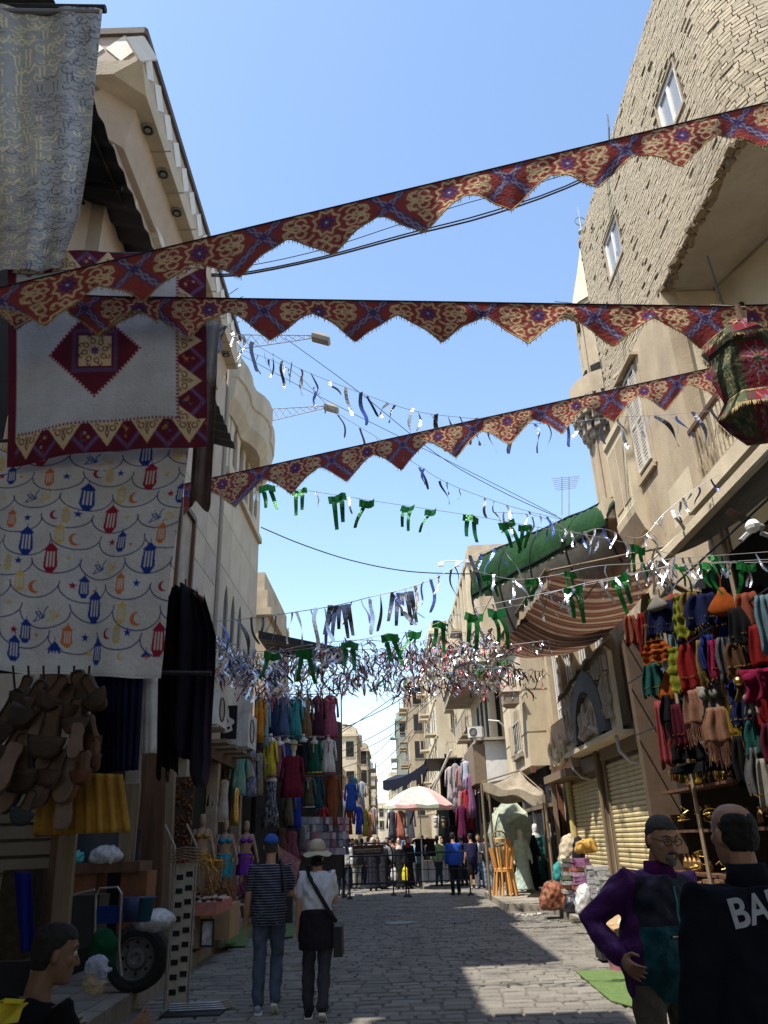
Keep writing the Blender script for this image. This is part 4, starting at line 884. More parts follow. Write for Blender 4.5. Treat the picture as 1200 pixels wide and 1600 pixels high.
# ------------------------------------------------------------------ fabric festival lantern
L0=atY(1163,580,4.15); lx,ly=L0.x,L0.y
fl=T('fabric_lantern','large fringed patchwork fabric lantern hanging under the banners at right','lantern',(lx,ly,3.7))
zt=atY(1150,505,4.15).z; zb=atY(1150,690,4.15).z; H=zt-zb
LA=Art(1.6,.42,330,(.06,.09,.07)); LA.wrap=True
for k in range(6):
    x=.133+k*.267; LA.poly([(x-.1,.03),(x+.1,.03),(x+.12,.39),(x-.12,.39)],(.10,.12,.07) if k%2 else (.22,.03,.05))
    for a in range(8): LA.stroke([(x,.21),(x+.13*math.cos(PI/4*a+.2),.21+.17*math.sin(PI/4*a+.2))],.008,(.3,.26,.14)); LA.stroke(curl(x+.07*math.cos(PI/4*a),.21+.1*math.sin(PI/4*a),.03,a,1.5*PI),.007,(.35,.3,.18) if k%2 else (.25,.25,.4))
    LA.star(x,.21,.035,(.04,.1,.08),8,.5); LA.stroke([(x+.133,0),(x+.133,.42)],.012,(.3,.02,.05))
def hexr(r,a,n=6):
    s=2*PI/n; q=((a+.2)%s)-s/2; return r*math.cos(s/2)/math.cos(q)
def lfn(prof):
    def fn(u,v):
        a=2*PI*u; k=v*(len(prof)-1); i=min(len(prof)-2,int(k)); f=k-i; r=prof[i][0]*(1-f)+prof[i+1][0]*f; z=prof[i][1]*(1-f)+prof[i+1][1]*f; r=hexr(r,a); return (lx+r*math.cos(a),ly+r*math.sin(a),zb+z*H)
    return fn
printed('body',LA,lfn([(.19,.74),(.215,.55),(.16,.30)]),180,44,fl); printed('crown',LA,lfn([(.02,1.05),(.07,1.0),(.14,.93),(.235,.76)]),150,24,fl)
printed('skirt',LA,lfn([(.15,.36),(.235,.20),(.12,.03),(.0,.0)]),150,24,fl)
b=MB()
for r,z,l in ((.236,.765,.045),(.237,.2,.045),(.165,.33,.03)):
    for k in range(420):
        a=rnd.uniform(0,2*PI); rr=hexr(r,a)+.004; p=Vector((lx+rr*math.cos(a),ly+rr*math.sin(a),zb+z*H)); t_=Vector((-math.sin(a),math.cos(a),0))*.003; e=Vector((math.cos(a)*.015,math.sin(a)*.015,-rnd.uniform(.5,1.)*l)); b.add([p-t_,p+t_,p+e],[(0,1,2)])
b.build('fringe',M['fringe'],fl,kind='stuff')
MB().tube([(lx,ly,zb+H),(lx-.03,ly,zb+H+.2),(lx-.06,ly-.02,zb+H+.55)],.008,5).build('cord',M['rope'],fl)
pd=T('banner_pole','twisted cloth-wrapped pole end tying the middle banner beside the fabric lantern','pole',tuple(atY(1155,500,4.1)))
b=MB(); b.tube([atY(1148,478,4.05),atY(1156,505,4.08),atY(1152,540,4.1)],[.03,.05,.02],8); b.build('knotted_cloth',cloth((.25,.17,.12)),pd)
MB().tube([atY(1110,478,4.08),atY(1230,486,4.1)],.012,6).build('rod',M['shutd'],pd)
# ------------------------------------------------------------------ canopies
# green translucent barrel canopy
gc=T('green_canopy','curved green translucent canopy on a metal frame above the striped awning','canopy',(4,17,7))
A0,A1,B0,B1=atY(968,776,14.6),atY(748,872,20.),atY(990,878,15.0),atY(776,1012,20.2)
def gfn(u,v):
    p=(A0*(1-u)+A1*u)*(1-v)+(B0*(1-u)+B1*u)*v; return p+Vector((-.45*math.sin(PI*v*.8),-.1,.35*math.sin(PI*v)*(.5+.5*u)))+Vector((0,0,.018*math.sin(u*150)))
b=MB(); b.grid(lambda u,v:gfn(u,v*.62),160,8,thick=.006); b.build('sheet',mat('green_fibreglass',(.025,.095,.03),.6,.35,3,.2,trans=.45),gc)
b=MB(); b.grid(lambda u,v:gfn(u*.82,.62+v*.38),30,6,thick=.01); b.build('dark_sheet',mat('grey_board',(.10,.10,.085),.8,.3,3,.2),gc)
for u in (0,.25,.5,.75,1): b=MB(); b.tube([gfn(u,v/8)-Vector((0,0,.04)) for v in range(9)],.03,5); b.build('rib',M['iron'],gc)
b=MB(); b.tube([gfn(i/10,0) for i in range(11)],.03,5); b.tube([gfn(i/10,.55)-Vector((0,0,.03)) for i in range(11)],.03,5); b.build('rail',M['iron'],gc)
MB().prism([(0,0),(1.9,0),(1.9,1.0),(0,1.0)],(4.7,16.2,6.6),(0,1,0),UZ,(.5,0,0)).build('support_wall',M['tan'],gc)
# striped awning
sa=T('striped_awning','brown and cream striped cloth awning sagging from a timber bar over the arched sign','awning',(4,17,6))
P0,P1=atX(853,893,3.2),atX(772,1010,3.25); Q0,Q1=atX(1042,866,4.9),atX(872,1015,4.85)
SA=Art(3.3,1.,220,(.17,.075,.05))
for k in range(16): SA.stroke([(.03+k*.21,-.1),(.03+k*.21,1.1)],.065,(.42,.30,.20)); SA.stroke([(.12+k*.21,-.1),(.12+k*.21,1.1)],.018,(.30,.17,.11))
def safn(u,v):
    p=(P0*(1-u)+P1*u)*(1-v)+(Q0*(1-u)+Q1*u)*v; return p+Vector((0,0,-.30*math.sin(PI*v)-.12*math.sin(PI*u)*math.sin(PI*v)-.55*v*v*math.sin(PI*min(1,max(0,u)))**.6+.04*math.sin(u*22)*math.sin(PI*v)))
printed('canvas',SA,safn,260,50,sa)
MB().tube([P0+(P0-P1)*.02,P1],.05,8).build('bar',M['pole'],sa)
SV=Art(3.3,.3,200,(.30,.22,.14))
b=MB(); b.grid(lambda u,v:P0*(1-u)+P1*u+Vector((.02*math.sin(u*60),0,-.02-v*(.24+.045*abs(math.sin(u*PI*26))))),208,3,thick=.003); b.build('valance',cloth((.40,.31,.2)),sa)
MB().tube([Q1+Vector((0,0,.12)),Q0+Vector((.1,0,0.1))],.03,6).build('wall_bar',M['pole'],sa)
MB().tube([P0,Q0+Vector((.1,-.2,.1))],.025,6).build('strut',M['pole'],sa)
# near right shop canopy (dark underside, pale edge)
nc=T('shop_canopy','dark-bellied shop canopy with a pale front edge over the hanging costumes at right','canopy',(4.6,8.5,5.3))
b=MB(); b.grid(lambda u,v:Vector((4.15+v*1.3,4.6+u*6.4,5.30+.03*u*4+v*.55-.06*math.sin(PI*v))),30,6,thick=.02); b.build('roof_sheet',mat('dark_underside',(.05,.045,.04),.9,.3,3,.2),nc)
b=MB(); b.tube([(4.13,4.6,5.24),(4.13,8.5,5.33),(4.13,11.0,5.45),(4.4,12.3,5.7)],.05,8); b.build('edge_pipe',mat('pale_edge',(.55,.50,.40),.7,.15,5,.2),nc)
MB().bb((4.08,4.6,5.30),(4.2,11.0,5.42)).build('fascia',M['tanl'],nc)
for y in (6.3,8.6,11.2): MB().tube([(4.2,y,5.2),(4.6,y+.1,5.0),(5.3,y+.2,4.95)],.05,7).build('bent_pipe',mat('old_pipe',(.22,.16,.11),.7,.3,6,.2),nc)
bu=T('floodlight','white bulb fitting under the edge of the near right canopy','lamp',tuple(atY(1175,822,5.6)))
c=atY(1176,822,5.6); MB().sph(c,(.055,.07,.055),10).build('bulb',M['white'],bu); MB().tube([c,c+Vector((.12,.1,.03))],.03,6).build('socket',M['galv'],bu)
for k in range(2): MB().tube([c+Vector((-.05+.1*k,0,-.06)),c+Vector((-.12+.3*k,0,-.12))],.02,5).build('fin',M['galv'],bu)
# dusty tarp umbrella on timber posts
ta=T('tarp_canopy','dusty beige tarpaulin tent slung over four posts in front of the robe shop','canopy',(3.6,23.5,.15))
cc=[atY(752,1222,22.),atY(850,1238,21.),Vector((4.5,24.6,2.9)),Vector((3.0,25.6,3.0))]; ap=atY(812,1204,23)
b=MB()
def tfn(u,v):
    a=2*PI*u; k=u*4; i=int(k)%4; f=k-int(k); e=cc[i]*(1-f)+cc[(i+1)%4]*f; e=e+Vector((0,0,-.12*math.sin(PI*f))); p=ap*(1-v)+e*v; return p+Vector((0,0,-.12*math.sin(PI*v)+.05*math.sin(u*50)*v+.06*math.sin(u*17+v*6)*v))
b.grid(tfn,72,10); b.build('canvas',M['tarp'],ta,smooth=False)
b=MB(); b.grid(lambda u,v:tfn(u,1.)+Vector((0,0,-v*(.2+.08*math.sin(u*40)))),72,2); b.build('flap',M['tarp'],ta)
for p in cc: MB().tube([(p.x,p.y,.15),(p.x,p.y,p.z-.05)],.04,6).build('post',M['shutd'],ta)
b=MB(); b.tube([cc[0],ap],.02,4); b.tube([cc[1],ap],.02,4); b.build('rope',M['pole'],ta)
# umbrellas
def umbrella(label,c,r,ztop,zrim,cols,n=10,tilt=0,pole=True,loc=None,closed=False,group='market umbrellas'):
    t=T('market_umbrella',label,'umbrella',(c[0],c[1],0),0,group); cx,cy=c
    ms=[cloth(q) for q in cols]; b=MB(); 
    def p(k,v):
        a=2*PI*k/n+.2; rr=r*v; z=ztop-(ztop-zrim)*(v**1.7); q=Vector((rr*math.cos(a),rr*math.sin(a),z)); q.z+=tilt*q.x; return q+Vector((cx,cy,0))
    for k in range(n):
        g=MB() if 0 else b
        for i in range(6):
            v0,v1=i/6,(i+1)/6
            def mid(k_,v): a=p(k_,v);c_=p(k_+1,v); m_=(a+c_)/2; return m_+Vector((0,0,-.05*v))
            b.add([p(k,v0),mid(k,v0),mid(k,v1),p(k,v1)],[(0,1,2,3)],k%len(ms)); b.add([mid(k,v0),p(k+1,v0),p(k+1,v1),mid(k,v1)],[(0,1,2,3)],k%len(ms))
        a0,a1=p(k,1),p(k+1,1); m_=(a0+a1)/2+Vector((0,0,-.05)); 
        b.add([a0,m_,m_+Vector((0,0,-.1)),a0+Vector((0,0,-.13))],[(0,1,2,3)],k%len(ms)); b.add([m_,a1,a1+Vector((0,0,-.13)),m_+Vector((0,0,-.1))],[(0,1,2,3)],k%len(ms))
    b.build('canopy',ms,t)
    for k in range(n): MB().tube([p(k,.03)-Vector((0,0,.03)),p(k,.5)-Vector((0,0,.04)),p(k,1)-Vector((0,0,.04))],.012,4).build('rib',M['galv'],t)
    MB().tube([(cx,cy,0),(cx,cy,ztop+.06)],.025,6).build('pole',M['galv'],t); return t
PK,GN=(.70,.40,.37),(.55,.60,.47)
umbrella('pink and pale green market umbrella open above the street tables',(.95,30.5),1.32,3.5,2.83,[PK,GN],10,-.03)
umbrella('red and white striped umbrella poking out behind the left clothing stalls',(-2.75,36.5),1.35,4.0,3.25,[(.55,.25,.2),(.68,.65,.6)],20,-.12)
uf=T('folded_umbrella','pale green umbrella tipped on its side against the robe shop','umbrella',(3.5,25.8,1.2),0,'market umbrellas')
b=MB(); c=Vector((3.55,25.8,1.75)); ax=Vector((-.75,-.6,.1)).normalized(); q1=ax.cross(Vector((0,0,1))).normalized(); q2=ax.cross(q1)
for k in range(10):
    for i in range(5):
        v0,v1=i/5,(i+1)/5
        def pp(k_,v,s=0): a=2*PI*k_/10; return c+ax*(.45*(1-v**1.8))+(q1*math.cos(a)+q2*math.sin(a))*(.95*v)*(1-.06*s)
        m0,m1=pp(k+.5,v0,1),pp(k+.5,v1,1); b.add([pp(k,v0),m0,m1,pp(k,v1)],[(0,1,2,3)],k%2); b.add([m0,pp(k+1,v0),pp(k+1,v1),m1],[(0,1,2,3)],k%2)
b.build('canopy',[cloth((.40,.45,.33)),cloth((.33,.37,.29))],uf); MB().tube([c+ax*.5,c-ax*.9],.02,6).build('pole',M['galv'],uf)
# dark slung canvas canopy in the middle distance
dc=T('dark_canopy','dark blue canvas canopy with scalloped hem propped over the far right stalls','canopy',(1.6,35,0))
k0,k1,k2,k3=atY(598,1220,35),atY(664,1192,35),atY(740,1186,33),atY(735,1240,33)
k4=atY(668,1215,40)
b=MB(); b.grid(lambda u,v:(k0*(1-u)+k1*u)*(1-v)+(k0+Vector((.6,5,.6)))*(1-u)*v+(k1+Vector((.8,5,.5)))*u*v+Vector((0,0,-.18*math.sin(PI*u))),16,6,thick=.01)
b.grid(lambda u,v:(k0*(1-u)+k1*u)+Vector((0,0,-.18*math.sin(PI*u)-v*(.35+.08*abs(math.sin(u*14))))),28,2,thick=.01); b.build('canvas',cloth((.03,.035,.06)),dc)
b=MB(); b.prism([(0,0),(1.6,0),(1.6,.05),(0,.05)],k1+Vector((0,-.8,.05)),UX,UZ,(0,6,.0)); b.build('roof_board',M['dark'],dc)
MB().tube([atY(705,1172,32),atY(676,1235,33)],.05,6).build('timber_prop',M['wwood'],dc); MB().tube([atY(668,1200,34),atY(640,1290,36)],.035,6).build('prop',M['iron'],dc)
for (x,y) in ((2.2,33.2),(3.2,33.2),(2.3,39)): MB().tube([(x,y,0),(x,y,4.9)],.05,6).build('post',M['iron'],dc)
MB().bb((2.2,36.5,0),(3.5,36.6,4.9)).build('back_curtain',M['void'],dc)
# ------------------------------------------------------------------ people and mannequins
def remesh(b,voxel,it=4,noise=0.,nsc=8.):
    me=b.mesh('tmp',[]); o=bpy.data.objects.new('tmp',me); C.objects.link(o)
    m=o.modifiers.new('r','REMESH'); m.mode='VOXEL'; m.voxel_size=voxel; m.adaptivity=0
    if it: s=o.modifiers.new('s','SMOOTH'); s.iterations=it; s.factor=.5
    dg=bpy.context.evaluated_depsgraph_get(); e=o.evaluated_get(dg); r=bpy.data.meshes.new_from_object(e); bpy.data.objects.remove(o); bpy.data.meshes.remove(me)
    if noise:
        n=len(r.vertices); co=np.empty(n*3,np.float32); r.vertices.foreach_get('co',co); no=np.empty(n*3,np.float32); r.vertices.foreach_get('normal',no)
        co=co.reshape(-1,3); no=no.reshape(-1,3); x,y,z=co[:,0]*nsc,co[:,1]*nsc,co[:,2]*nsc
        w=np.sin(x*3.1+2*np.sin(z*1.3))*np.cos(z*2.7+1.7*np.sin(x*1.9+y))+.6*np.sin(z*5.3+x*4.+2*np.sin(y*3))+.5*np.sin(x*7.7-z*6.1+y*5)
        co+=no*(w*noise)[:,None]; r.vertices.foreach_set('co',co.ravel())
    r.polygons.foreach_set('use_smooth',[True]*len(r.polygons)); return r
def cap(b,pts,rr,n=10):   # rounded chain
    b.tube(pts,rr,n); b.sph(pts[0],rr[0],n); b.sph(pts[-1],rr[-1],n)
def tors(b,rings,n=16): # rings: (center,rx,ry,rot matrix)
    b.loft([[c+Rm@Vector((rx*math.cos(2*PI*k/n),ry*math.sin(2*PI*k/n),0)) for k in range(n)] for c,rx,ry,Rm in rings])
class Fig:
    def __init__(s,h=1.75,lean=0.,side=0.,legs=(0,0,0,0),arms=((.1,.12,.2),(.1,.12,.2)),fat=1.,shoulder=1.,head=(0,0,0),twist=0.,over=None,hipz=None,splay=.0,female=False):
        k=h/1.75; s.k=k; s.fat=fat; V=Vector; s.headrot=Euler(head).to_matrix()
        hz=(hipz if hipz is not None else .95*k); s.RT=Euler((-lean,side,twist)).to_matrix(); s.hip=V((0,0,hz)); J={}
        up=lambda x,y,z: s.hip+s.RT@V((x*k,y*k,z*k)); s.up=up
        sw=.185*shoulder*(.92 if female else 1)
        J['nk']=up(0,-.0,.52); J['hd']=J['nk']+s.RT@V((0,.018*k,0))+s.headrot@V((0,.022*k,.14*k))
        for i,sd in ((0,-1),(1,1)):
            S_=up(sd*sw*.96,-.005,.445); J['sh%d'%i]=S_; a,o,e=arms[i][:3]; y=arms[i][3] if len(arms[i])>3 else 0.
            d=V((sd*math.sin(o),math.sin(a)*math.cos(o),-math.cos(a)*math.cos(o))); El=S_+d*.285*k
            d2=V((sd*(math.sin(o)*.6-y),math.sin(a+e)*math.cos(o),-math.cos(a+e)*math.cos(o))).normalized(); J['el%d'%i]=El; J['wr%d'%i]=El+d2*.25*k
            H_=s.hip+V((sd*.09*k,0,-.02)); t,kn=legs[2*i],legs[2*i+1]; d=V((sd*splay,math.sin(t),-math.cos(t))).normalized(); Kn=H_+d*.43*k; d2=V((sd*splay*.3,math.sin(t-kn),-math.cos(t-kn))).normalized()
            J['hp%d'%i]=H_; J['kn%d'%i]=Kn; J['an%d'%i]=Kn+d2*.41*k; J['fd%d'%i]=V((sd*.12,math.cos(t-kn),math.sin(t-kn)*.9 if kn>.2 else 0)).normalized()
        if over: J.update({a:V(c) for a,c in over.items()})
        s.J=J
    def torso(s,b,g=0.,lo=-.12,hi=.49,f=1.):
        k=s.k; fa=s.fat*f; P=[(-.14,.158,.105),(-.06,.172,.125),(.03,.165*fa,.125*fa),(.14,.158*fa,.125*fa),(.26,.168*fa**.5,.125*fa**.5),(.36,.176,.118),(.43,.15,.10),(.475,.105,.078),(.50,.07,.06),(.53,.058,.058)]
        if g<.001 and False: pass
        tors(b,[(s.up(0,-.005,z),(rx+g)*k,(ry+g)*k,s.RT) for z,rx,ry in P if lo<=z<=hi])
    def arm(s,b,i,g=0.,t0=0,t1=2.,c=1.):
        J=s.J;k=s.k; A,B,Cc=J['sh%d'%i],J['el%d'%i],J['wr%d'%i]; pts=[A.lerp(J['nk'],.45)+Vector((0,0,-.045*k)),A,A.lerp(B,.5),B]; rr=[.035,.054,.048,.042]
        if t1>1: pts+=[B.lerp(Cc,.35),B.lerp(Cc,min(1,t1-1))]; rr+=[.041,.028+.01*(2-t1)]
        else: pts=pts[:-1]+[A.lerp(B,t1)]; 
        cap(b,pts,[(r+g*(.35 if q==0 else .7 if q==1 else 1))*k for q,r in enumerate(rr[:len(pts)])])
    def leg(s,b,i,g=0.,t1=2.,wide=0.):
        J=s.J;k=s.k; A,B,Cc=J['hp%d'%i],J['kn%d'%i],J['an%d'%i]; pts=[A+Vector((0,0,.03)),A.lerp(B,.35),B]; rr=[.088,.078,.056]
        if t1>1: pts+=[B.lerp(Cc,.3),B.lerp(Cc,t1-1)]; rr+=[.054+wide*.4,.036+wide]
        else: pts=[pts[0],pts[1],A.lerp(B,t1)]; rr=[.088,.08,.068+wide]
        cap(b,pts,[(r+g)*k for r in rr])
    def hand(s,b,i,curl=.5,fine=True):
        J=s.J;k=s.k; W_=J['wr%d'%i]; d=(W_-J['el%d'%i]).normalized(); sd=-1 if i==0 else 1
        n=Vector((-sd,0,0)); n=(n-d*n.dot(d)).normalized(); w=d.cross(n)*( -1 if i else 1); fw=Vector((0,1,0)); 
        if w.dot(fw)<0: w=-w
        if not fine: cap(b,[W_,W_+d*.06*k,W_+d*.12*k+n*.02],[.028*k,.036*k,.022*k],8); return
        pc=W_+d*.045*k; b.loft([[W_+d*t*k+w*(a*math.cos(2*PI*q/10)*k)+n*(c*math.sin(2*PI*q/10)*k) for q in range(10)] for t,a,c in ((-.02,.026,.022),(.01,.03,.02),(.045,.04,.017),(.085,.041,.015),(.095,.036,.012))])
        for q,(o,l) in enumerate(((.031,.07),(.011,.08),(-.010,.074),(-.030,.058))):
            p=W_+d*.082*k+w*o*k; c=curl; pts=[p]; dd=d.copy()
            for j in range(3): 
                dd=(dd*math.cos(c*.5)+n*math.sin(c*.5)).normalized(); p=p+dd*l*k/3*(1.15-.12*j)+w*o*.12*k; pts.append(p)
            cap(b,pts,[.0098*k,.0092*k,.0086*k,.0075*k],7)
        p=W_+d*.03*k+w*.032*k; cap(b,[p,p+(d*.5+w*.7+n*.3).normalized()*.04*k,p+(d*.5+w*.7+n*.3).normalized()*.04*k+(d*.85+w*.2+n*.5).normalized()*.035*k],[.013*k,.0115*k,.009*k],7)
    def head(s,b,detail=True,ears=True):
        k=s.k; c=s.J['hd']; Rh=s.headrot; q=lambda x,y,z: c+Rh@Vector((x*k,y*k,z*k))
        b.loft([[q(rx*math.cos(2*PI*j/14),yo+ry*math.sin(2*PI*j/14),z) for j in range(14)] for z,rx,ry,yo in ((-.115,.03,.035,.045),(-.105,.048,.058,.03),(-.07,.062,.075,.018),(-.03,.07,.086,.008),(.02,.074,.095,0),(.06,.073,.094,-.003),(.09,.06,.078,-.005),(.11,.036,.05,-.005),(.117,.01,.014,-.005))])
        cap(b,[s.J['nk']-Vector((0,0,.05*k)),s.J['nk'],q(0,-.02,-.05)],[.062*k,.055*k,.055*k],10)
        if detail:
            cap(b,[q(0,.088,.012),q(0,.104,-.02),q(0,.108,-.034)],[.009*k,.012*k,.014*k],7); b.sph(q(.012,.098,-.036),.009*k,6); b.sph(q(-.012,.098,-.036),.009*k,6)
            cap(b,[q(-.045,.076,.03),q(-.02,.09,.034),q(.02,.09,.034),q(.045,.076,.03)],[.009*k,.011*k,.011*k,.009*k],7)
            cap(b,[q(-.022,.083,-.066),q(0,.092,-.064),q(.022,.083,-.066)],[.006*k,.009*k,.006*k],7); b.sph(q(0,.075,-.098),.02*k,8)
            b.sph(q(-.04,.062,-.02),.024*k,8); b.sph(q(.04,.062,-.02),.024*k,8)
        if ears:
            for sx in (-1,1): b.loft([[q(sx*(.072+.012*t),-.008+(.018+.0*t)*math.cos(2*PI*j/8)*(1-.15*t),-.005+.031*math.sin(2*PI*j/8)*(1-.1*t)) for j in range(8)] for t in (0,1,1.4)])
        return q
from mathutils.bvhtree import BVHTree
def drape(o,pts,dy=1,off=.004):
    t=BVHTree.FromPolygons([v.co for v in o.data.vertices],[tuple(q.vertices) for q in o.data.polygons]); out=[]
    for q in pts:
        h=t.ray_cast(Vector((q[0],-2*dy,q[2])),Vector((0,dy,0))); out.append((q[0],h[0].y-dy*off if h[0] else q[1],q[2]))
    return out
def person(label,loc,rz,fig,vox=.02,skin='skin',top=None,sleeve='long',bottom=None,btype='trousers',shoes=(.03,.03,.03),hair='hair',hairt='short',hat=None,extra=None,group=None,cat='person',name='person',topm=None,botm=None,hem=-.14,near=False,loose=.016,curl=.5):
    p=T(name,label,cat,loc,rz,group); ORG[p.name]=Vector((0,0,0)); f=fig; J=f.J; k=f.k
    b=MB(); f.torso(b); 
    for i in (0,1): f.arm(b,i); f.hand(b,i,curl,near)
    for i in (0,1):
        f.leg(b,i); 
        a=J['an%d'%i]; d=J['fd%d'%i]; cap(b,[a,a+Vector((0,0,-.05*k))+d*.02,a+d*.15*k+Vector((0,0,-.06*k))],[.036*k,.035*k,.028*k],8)
    q=f.head(b,near or vox<.016)
    def put(me,nm,m,par=p,**kw): me.materials.append(m); return link(nm,me,m,par,(0,0,0),**kw)
    body=put(remesh(b,vox*.62 if near else vox,2),'body',M[skin] if isinstance(skin,str) else skin)
    nz=.0055 if near else .0035
    if btype!='none' and bottom:
        b=MB()
        if btype=='robe':
            rr=[(f.up(0,-.005,z),(.17+.02)*k*w_,(.125+.02)*k*w_,f.RT) for z,w_ in ((-.87,1.45),(-.6,1.25),(-.3,1.08),(-.05,1.),(.12,.97),(.3,1.),(.42,1.02),(.5,.6))]; tors(b,rr)
            for i in (0,1): f.arm(b,i,.022)
        else:
            f.torso(b,.012,-.15,.05); t1={'trousers':1.97,'shorts':.95}[btype]
            for i in (0,1): f.leg(b,i,.014,t1,.012 if btype=='trousers' else .01)
        put(remesh(b,vox,3,nz,7),{'robe':'robe','trousers':'trousers','shorts':'shorts'}[btype],botm or cloth(bottom))
    if top:
        b=MB(); f.torso(b,loose,hem,.49,1.)
        for i in (0,1): f.arm(b,i,loose*1.05 if sleeve=='long' else loose*.9,t1=1.93 if sleeve=='long' else .72)
        f.top=put(remesh(b,vox,2,nz*1.1,8),'shirt' if sleeve=='short' else 'jacket',topm or cloth(top))
    for i in (0,1):
        a,d=J['an%d'%i],J['fd%d'%i]; b=MB(); s_=Vector((-d.y,d.x,0))
        b.loft([[a+d*t*k+Vector((0,0,z0*k))+s_*(w_*math.cos(2*PI*j/10)*k)+Vector((0,0,1))*(h_*math.sin(2*PI*j/10)*k) for j in range(10)] for t,z0,w_,h_ in ((-.065,-.045,.02,.02),(-.055,-.04,.035,.04),(.0,-.038,.042,.046),(.07,-.055,.046,.032),(.15,-.065,.046,.024),(.185,-.068,.03,.016))])
        sh=b.build('shoe',cloth(shoes) if not isinstance(shoes,str) else M[shoes],p,smooth=True)
        if near:
            b=MB(); b.prism([(-.07,-.044),(.0,-.048),(.12,-.05),(.17,-.038),(.185,.0),(.17,.036),(.12,.046),(0,.044),(-.07,.036)],a+Vector((0,0,-.092*k)),d*k,s_*k,Vector((0,0,.022))); b.build('sole',M['white'],sh)
    if hair and hairt!='none':
        b=MB(); R_=f.headrot; c=J['hd']
        if hairt=='long': b.loft([[q(rx*math.cos(2*PI*j/14),yo+ry*math.sin(2*PI*j/14),z) for j in range(14)] for z,rx,ry,yo in ((-.16,.05,.03,-.06),(-.05,.075,.06,-.04),(.03,.081,.085,-.018),(.08,.073,.088,-.012),(.12,.04,.05,-.01),(.126,.01,.01,-.01))])
        elif hairt=='hijab':
            b.loft([[q(rx*math.cos(2*PI*j/14),yo+ry*math.sin(2*PI*j/14),z) for j in range(14)] for z,rx,ry,yo in ((-.26,.15,.11,-.0),(-.19,.12,.10,-.0),(-.12,.078,.085,-.005),(-.03,.083,.095,-.018),(.03,.086,.098,-.02),(.08,.078,.095,-.015),(.12,.05,.06,-.012),(.132,.01,.01,-.01))])
        elif hairt=='balding':
            b.loft([[q(rx*math.cos(2*PI*j/14),yo+ry*math.sin(2*PI*j/14),z) for j in range(14)] for z,rx,ry,yo in ((-.055,.06,.03,-.055),(-.02,.077,.055,-.04),(.03,.079,.07,-.03),(.06,.074,.07,-.03),(.085,.055,.05,-.035))])
        else: b.loft([[q(rx*math.cos(2*PI*j/14),yo+ry*math.sin(2*PI*j/14),z) for j in range(14)] for z,rx,ry,yo in ((-.06,.055,.035,-.052),(-.02,.074,.06,-.035),(.03,.079,.08,-.022),(.07,.078,.097,-.006),(.10,.062,.082,-.004),(.123,.036,.05,-.004),(.128,.01,.015,-.004))])
        hm=(M[hair] if isinstance(hair,str) else cloth(hair)); put(remesh(b,vox*.6,1,.0015,30),'headscarf' if hairt=='hijab' else 'hair',hm)
    if near:
        b=MB(); 
        for sx in (-1,1): b.sph(q(sx*.031,.080,.008),.0125*k,8)
        put(b.mesh('eye',[]),'eyes',mat('eye_white',(.5,.45,.4),.3,.05,5,0)); b=MB()
        for sx in (-1,1): b.sph(q(sx*.031,.0885,.008),.0065*k,8)
        put(b.mesh('iris',[]),'irises',M['hair'])
        b=MB(); 
        for sx in (-1,1): cap(b,[q(sx*.014,.098,.033),q(sx*.034,.090,.038),q(sx*.052,.073,.032)],[.0045,.005,.003],6)
        put(b.mesh('brow',[]),'eyebrows',M[hair] if isinstance(hair,str) else M['hair'])
    if hat=='cap' or hat=='bucket':
        b=MB()
        if hat=='cap':
            b.loft([[q(rx*math.cos(2*PI*j/18),yo+ry*math.sin(2*PI*j/18),z) for j in range(18)] for z,rx,ry,yo in ((.035,.086,.102,-.004),(.07,.085,.10,-.004),(.11,.068,.08,-.004),(.135,.035,.042,-.004),(.142,.006,.006,-.004))]); o=b.build('cap',cloth((.04,.12,.42)),p,local=True,smooth=True)
            b=MB(); b.grid(lambda u,v:q(.075*math.sin((u-.5)*2.4)*(1+.15*v),.085+.075*v*math.cos((u-.5)*2.2),.04-.015*v),10,4,thick=.004); b.build('brim',cloth((.04,.12,.42)),o,local=True)
        else:
            b.loft([[q(rx*math.cos(2*PI*j/20),yo+ry*math.sin(2*PI*j/20),z) for j in range(20)] for z,rx,ry,yo in ((.02,.096,.11,-.006),(.07,.092,.105,-.006),(.12,.078,.09,-.006),(.15,.05,.06,-.006),(.158,.006,.006,-.006))]); o=b.build('hat',cloth((.50,.45,.33)),p,local=True,smooth=True)
            b=MB(); b.grid(lambda u,v:q((.096+.07*v)*math.cos(2*PI*u),-.006+(.11+.07*v)*math.sin(2*PI*u),.024-.045*v+.012*math.sin(u*2*PI*4+1)*v),40,4,thick=.004); b.build('brim',cloth((.50,.45,.33)),o,local=True)
    if extra: extra(p,f,q)
    return p
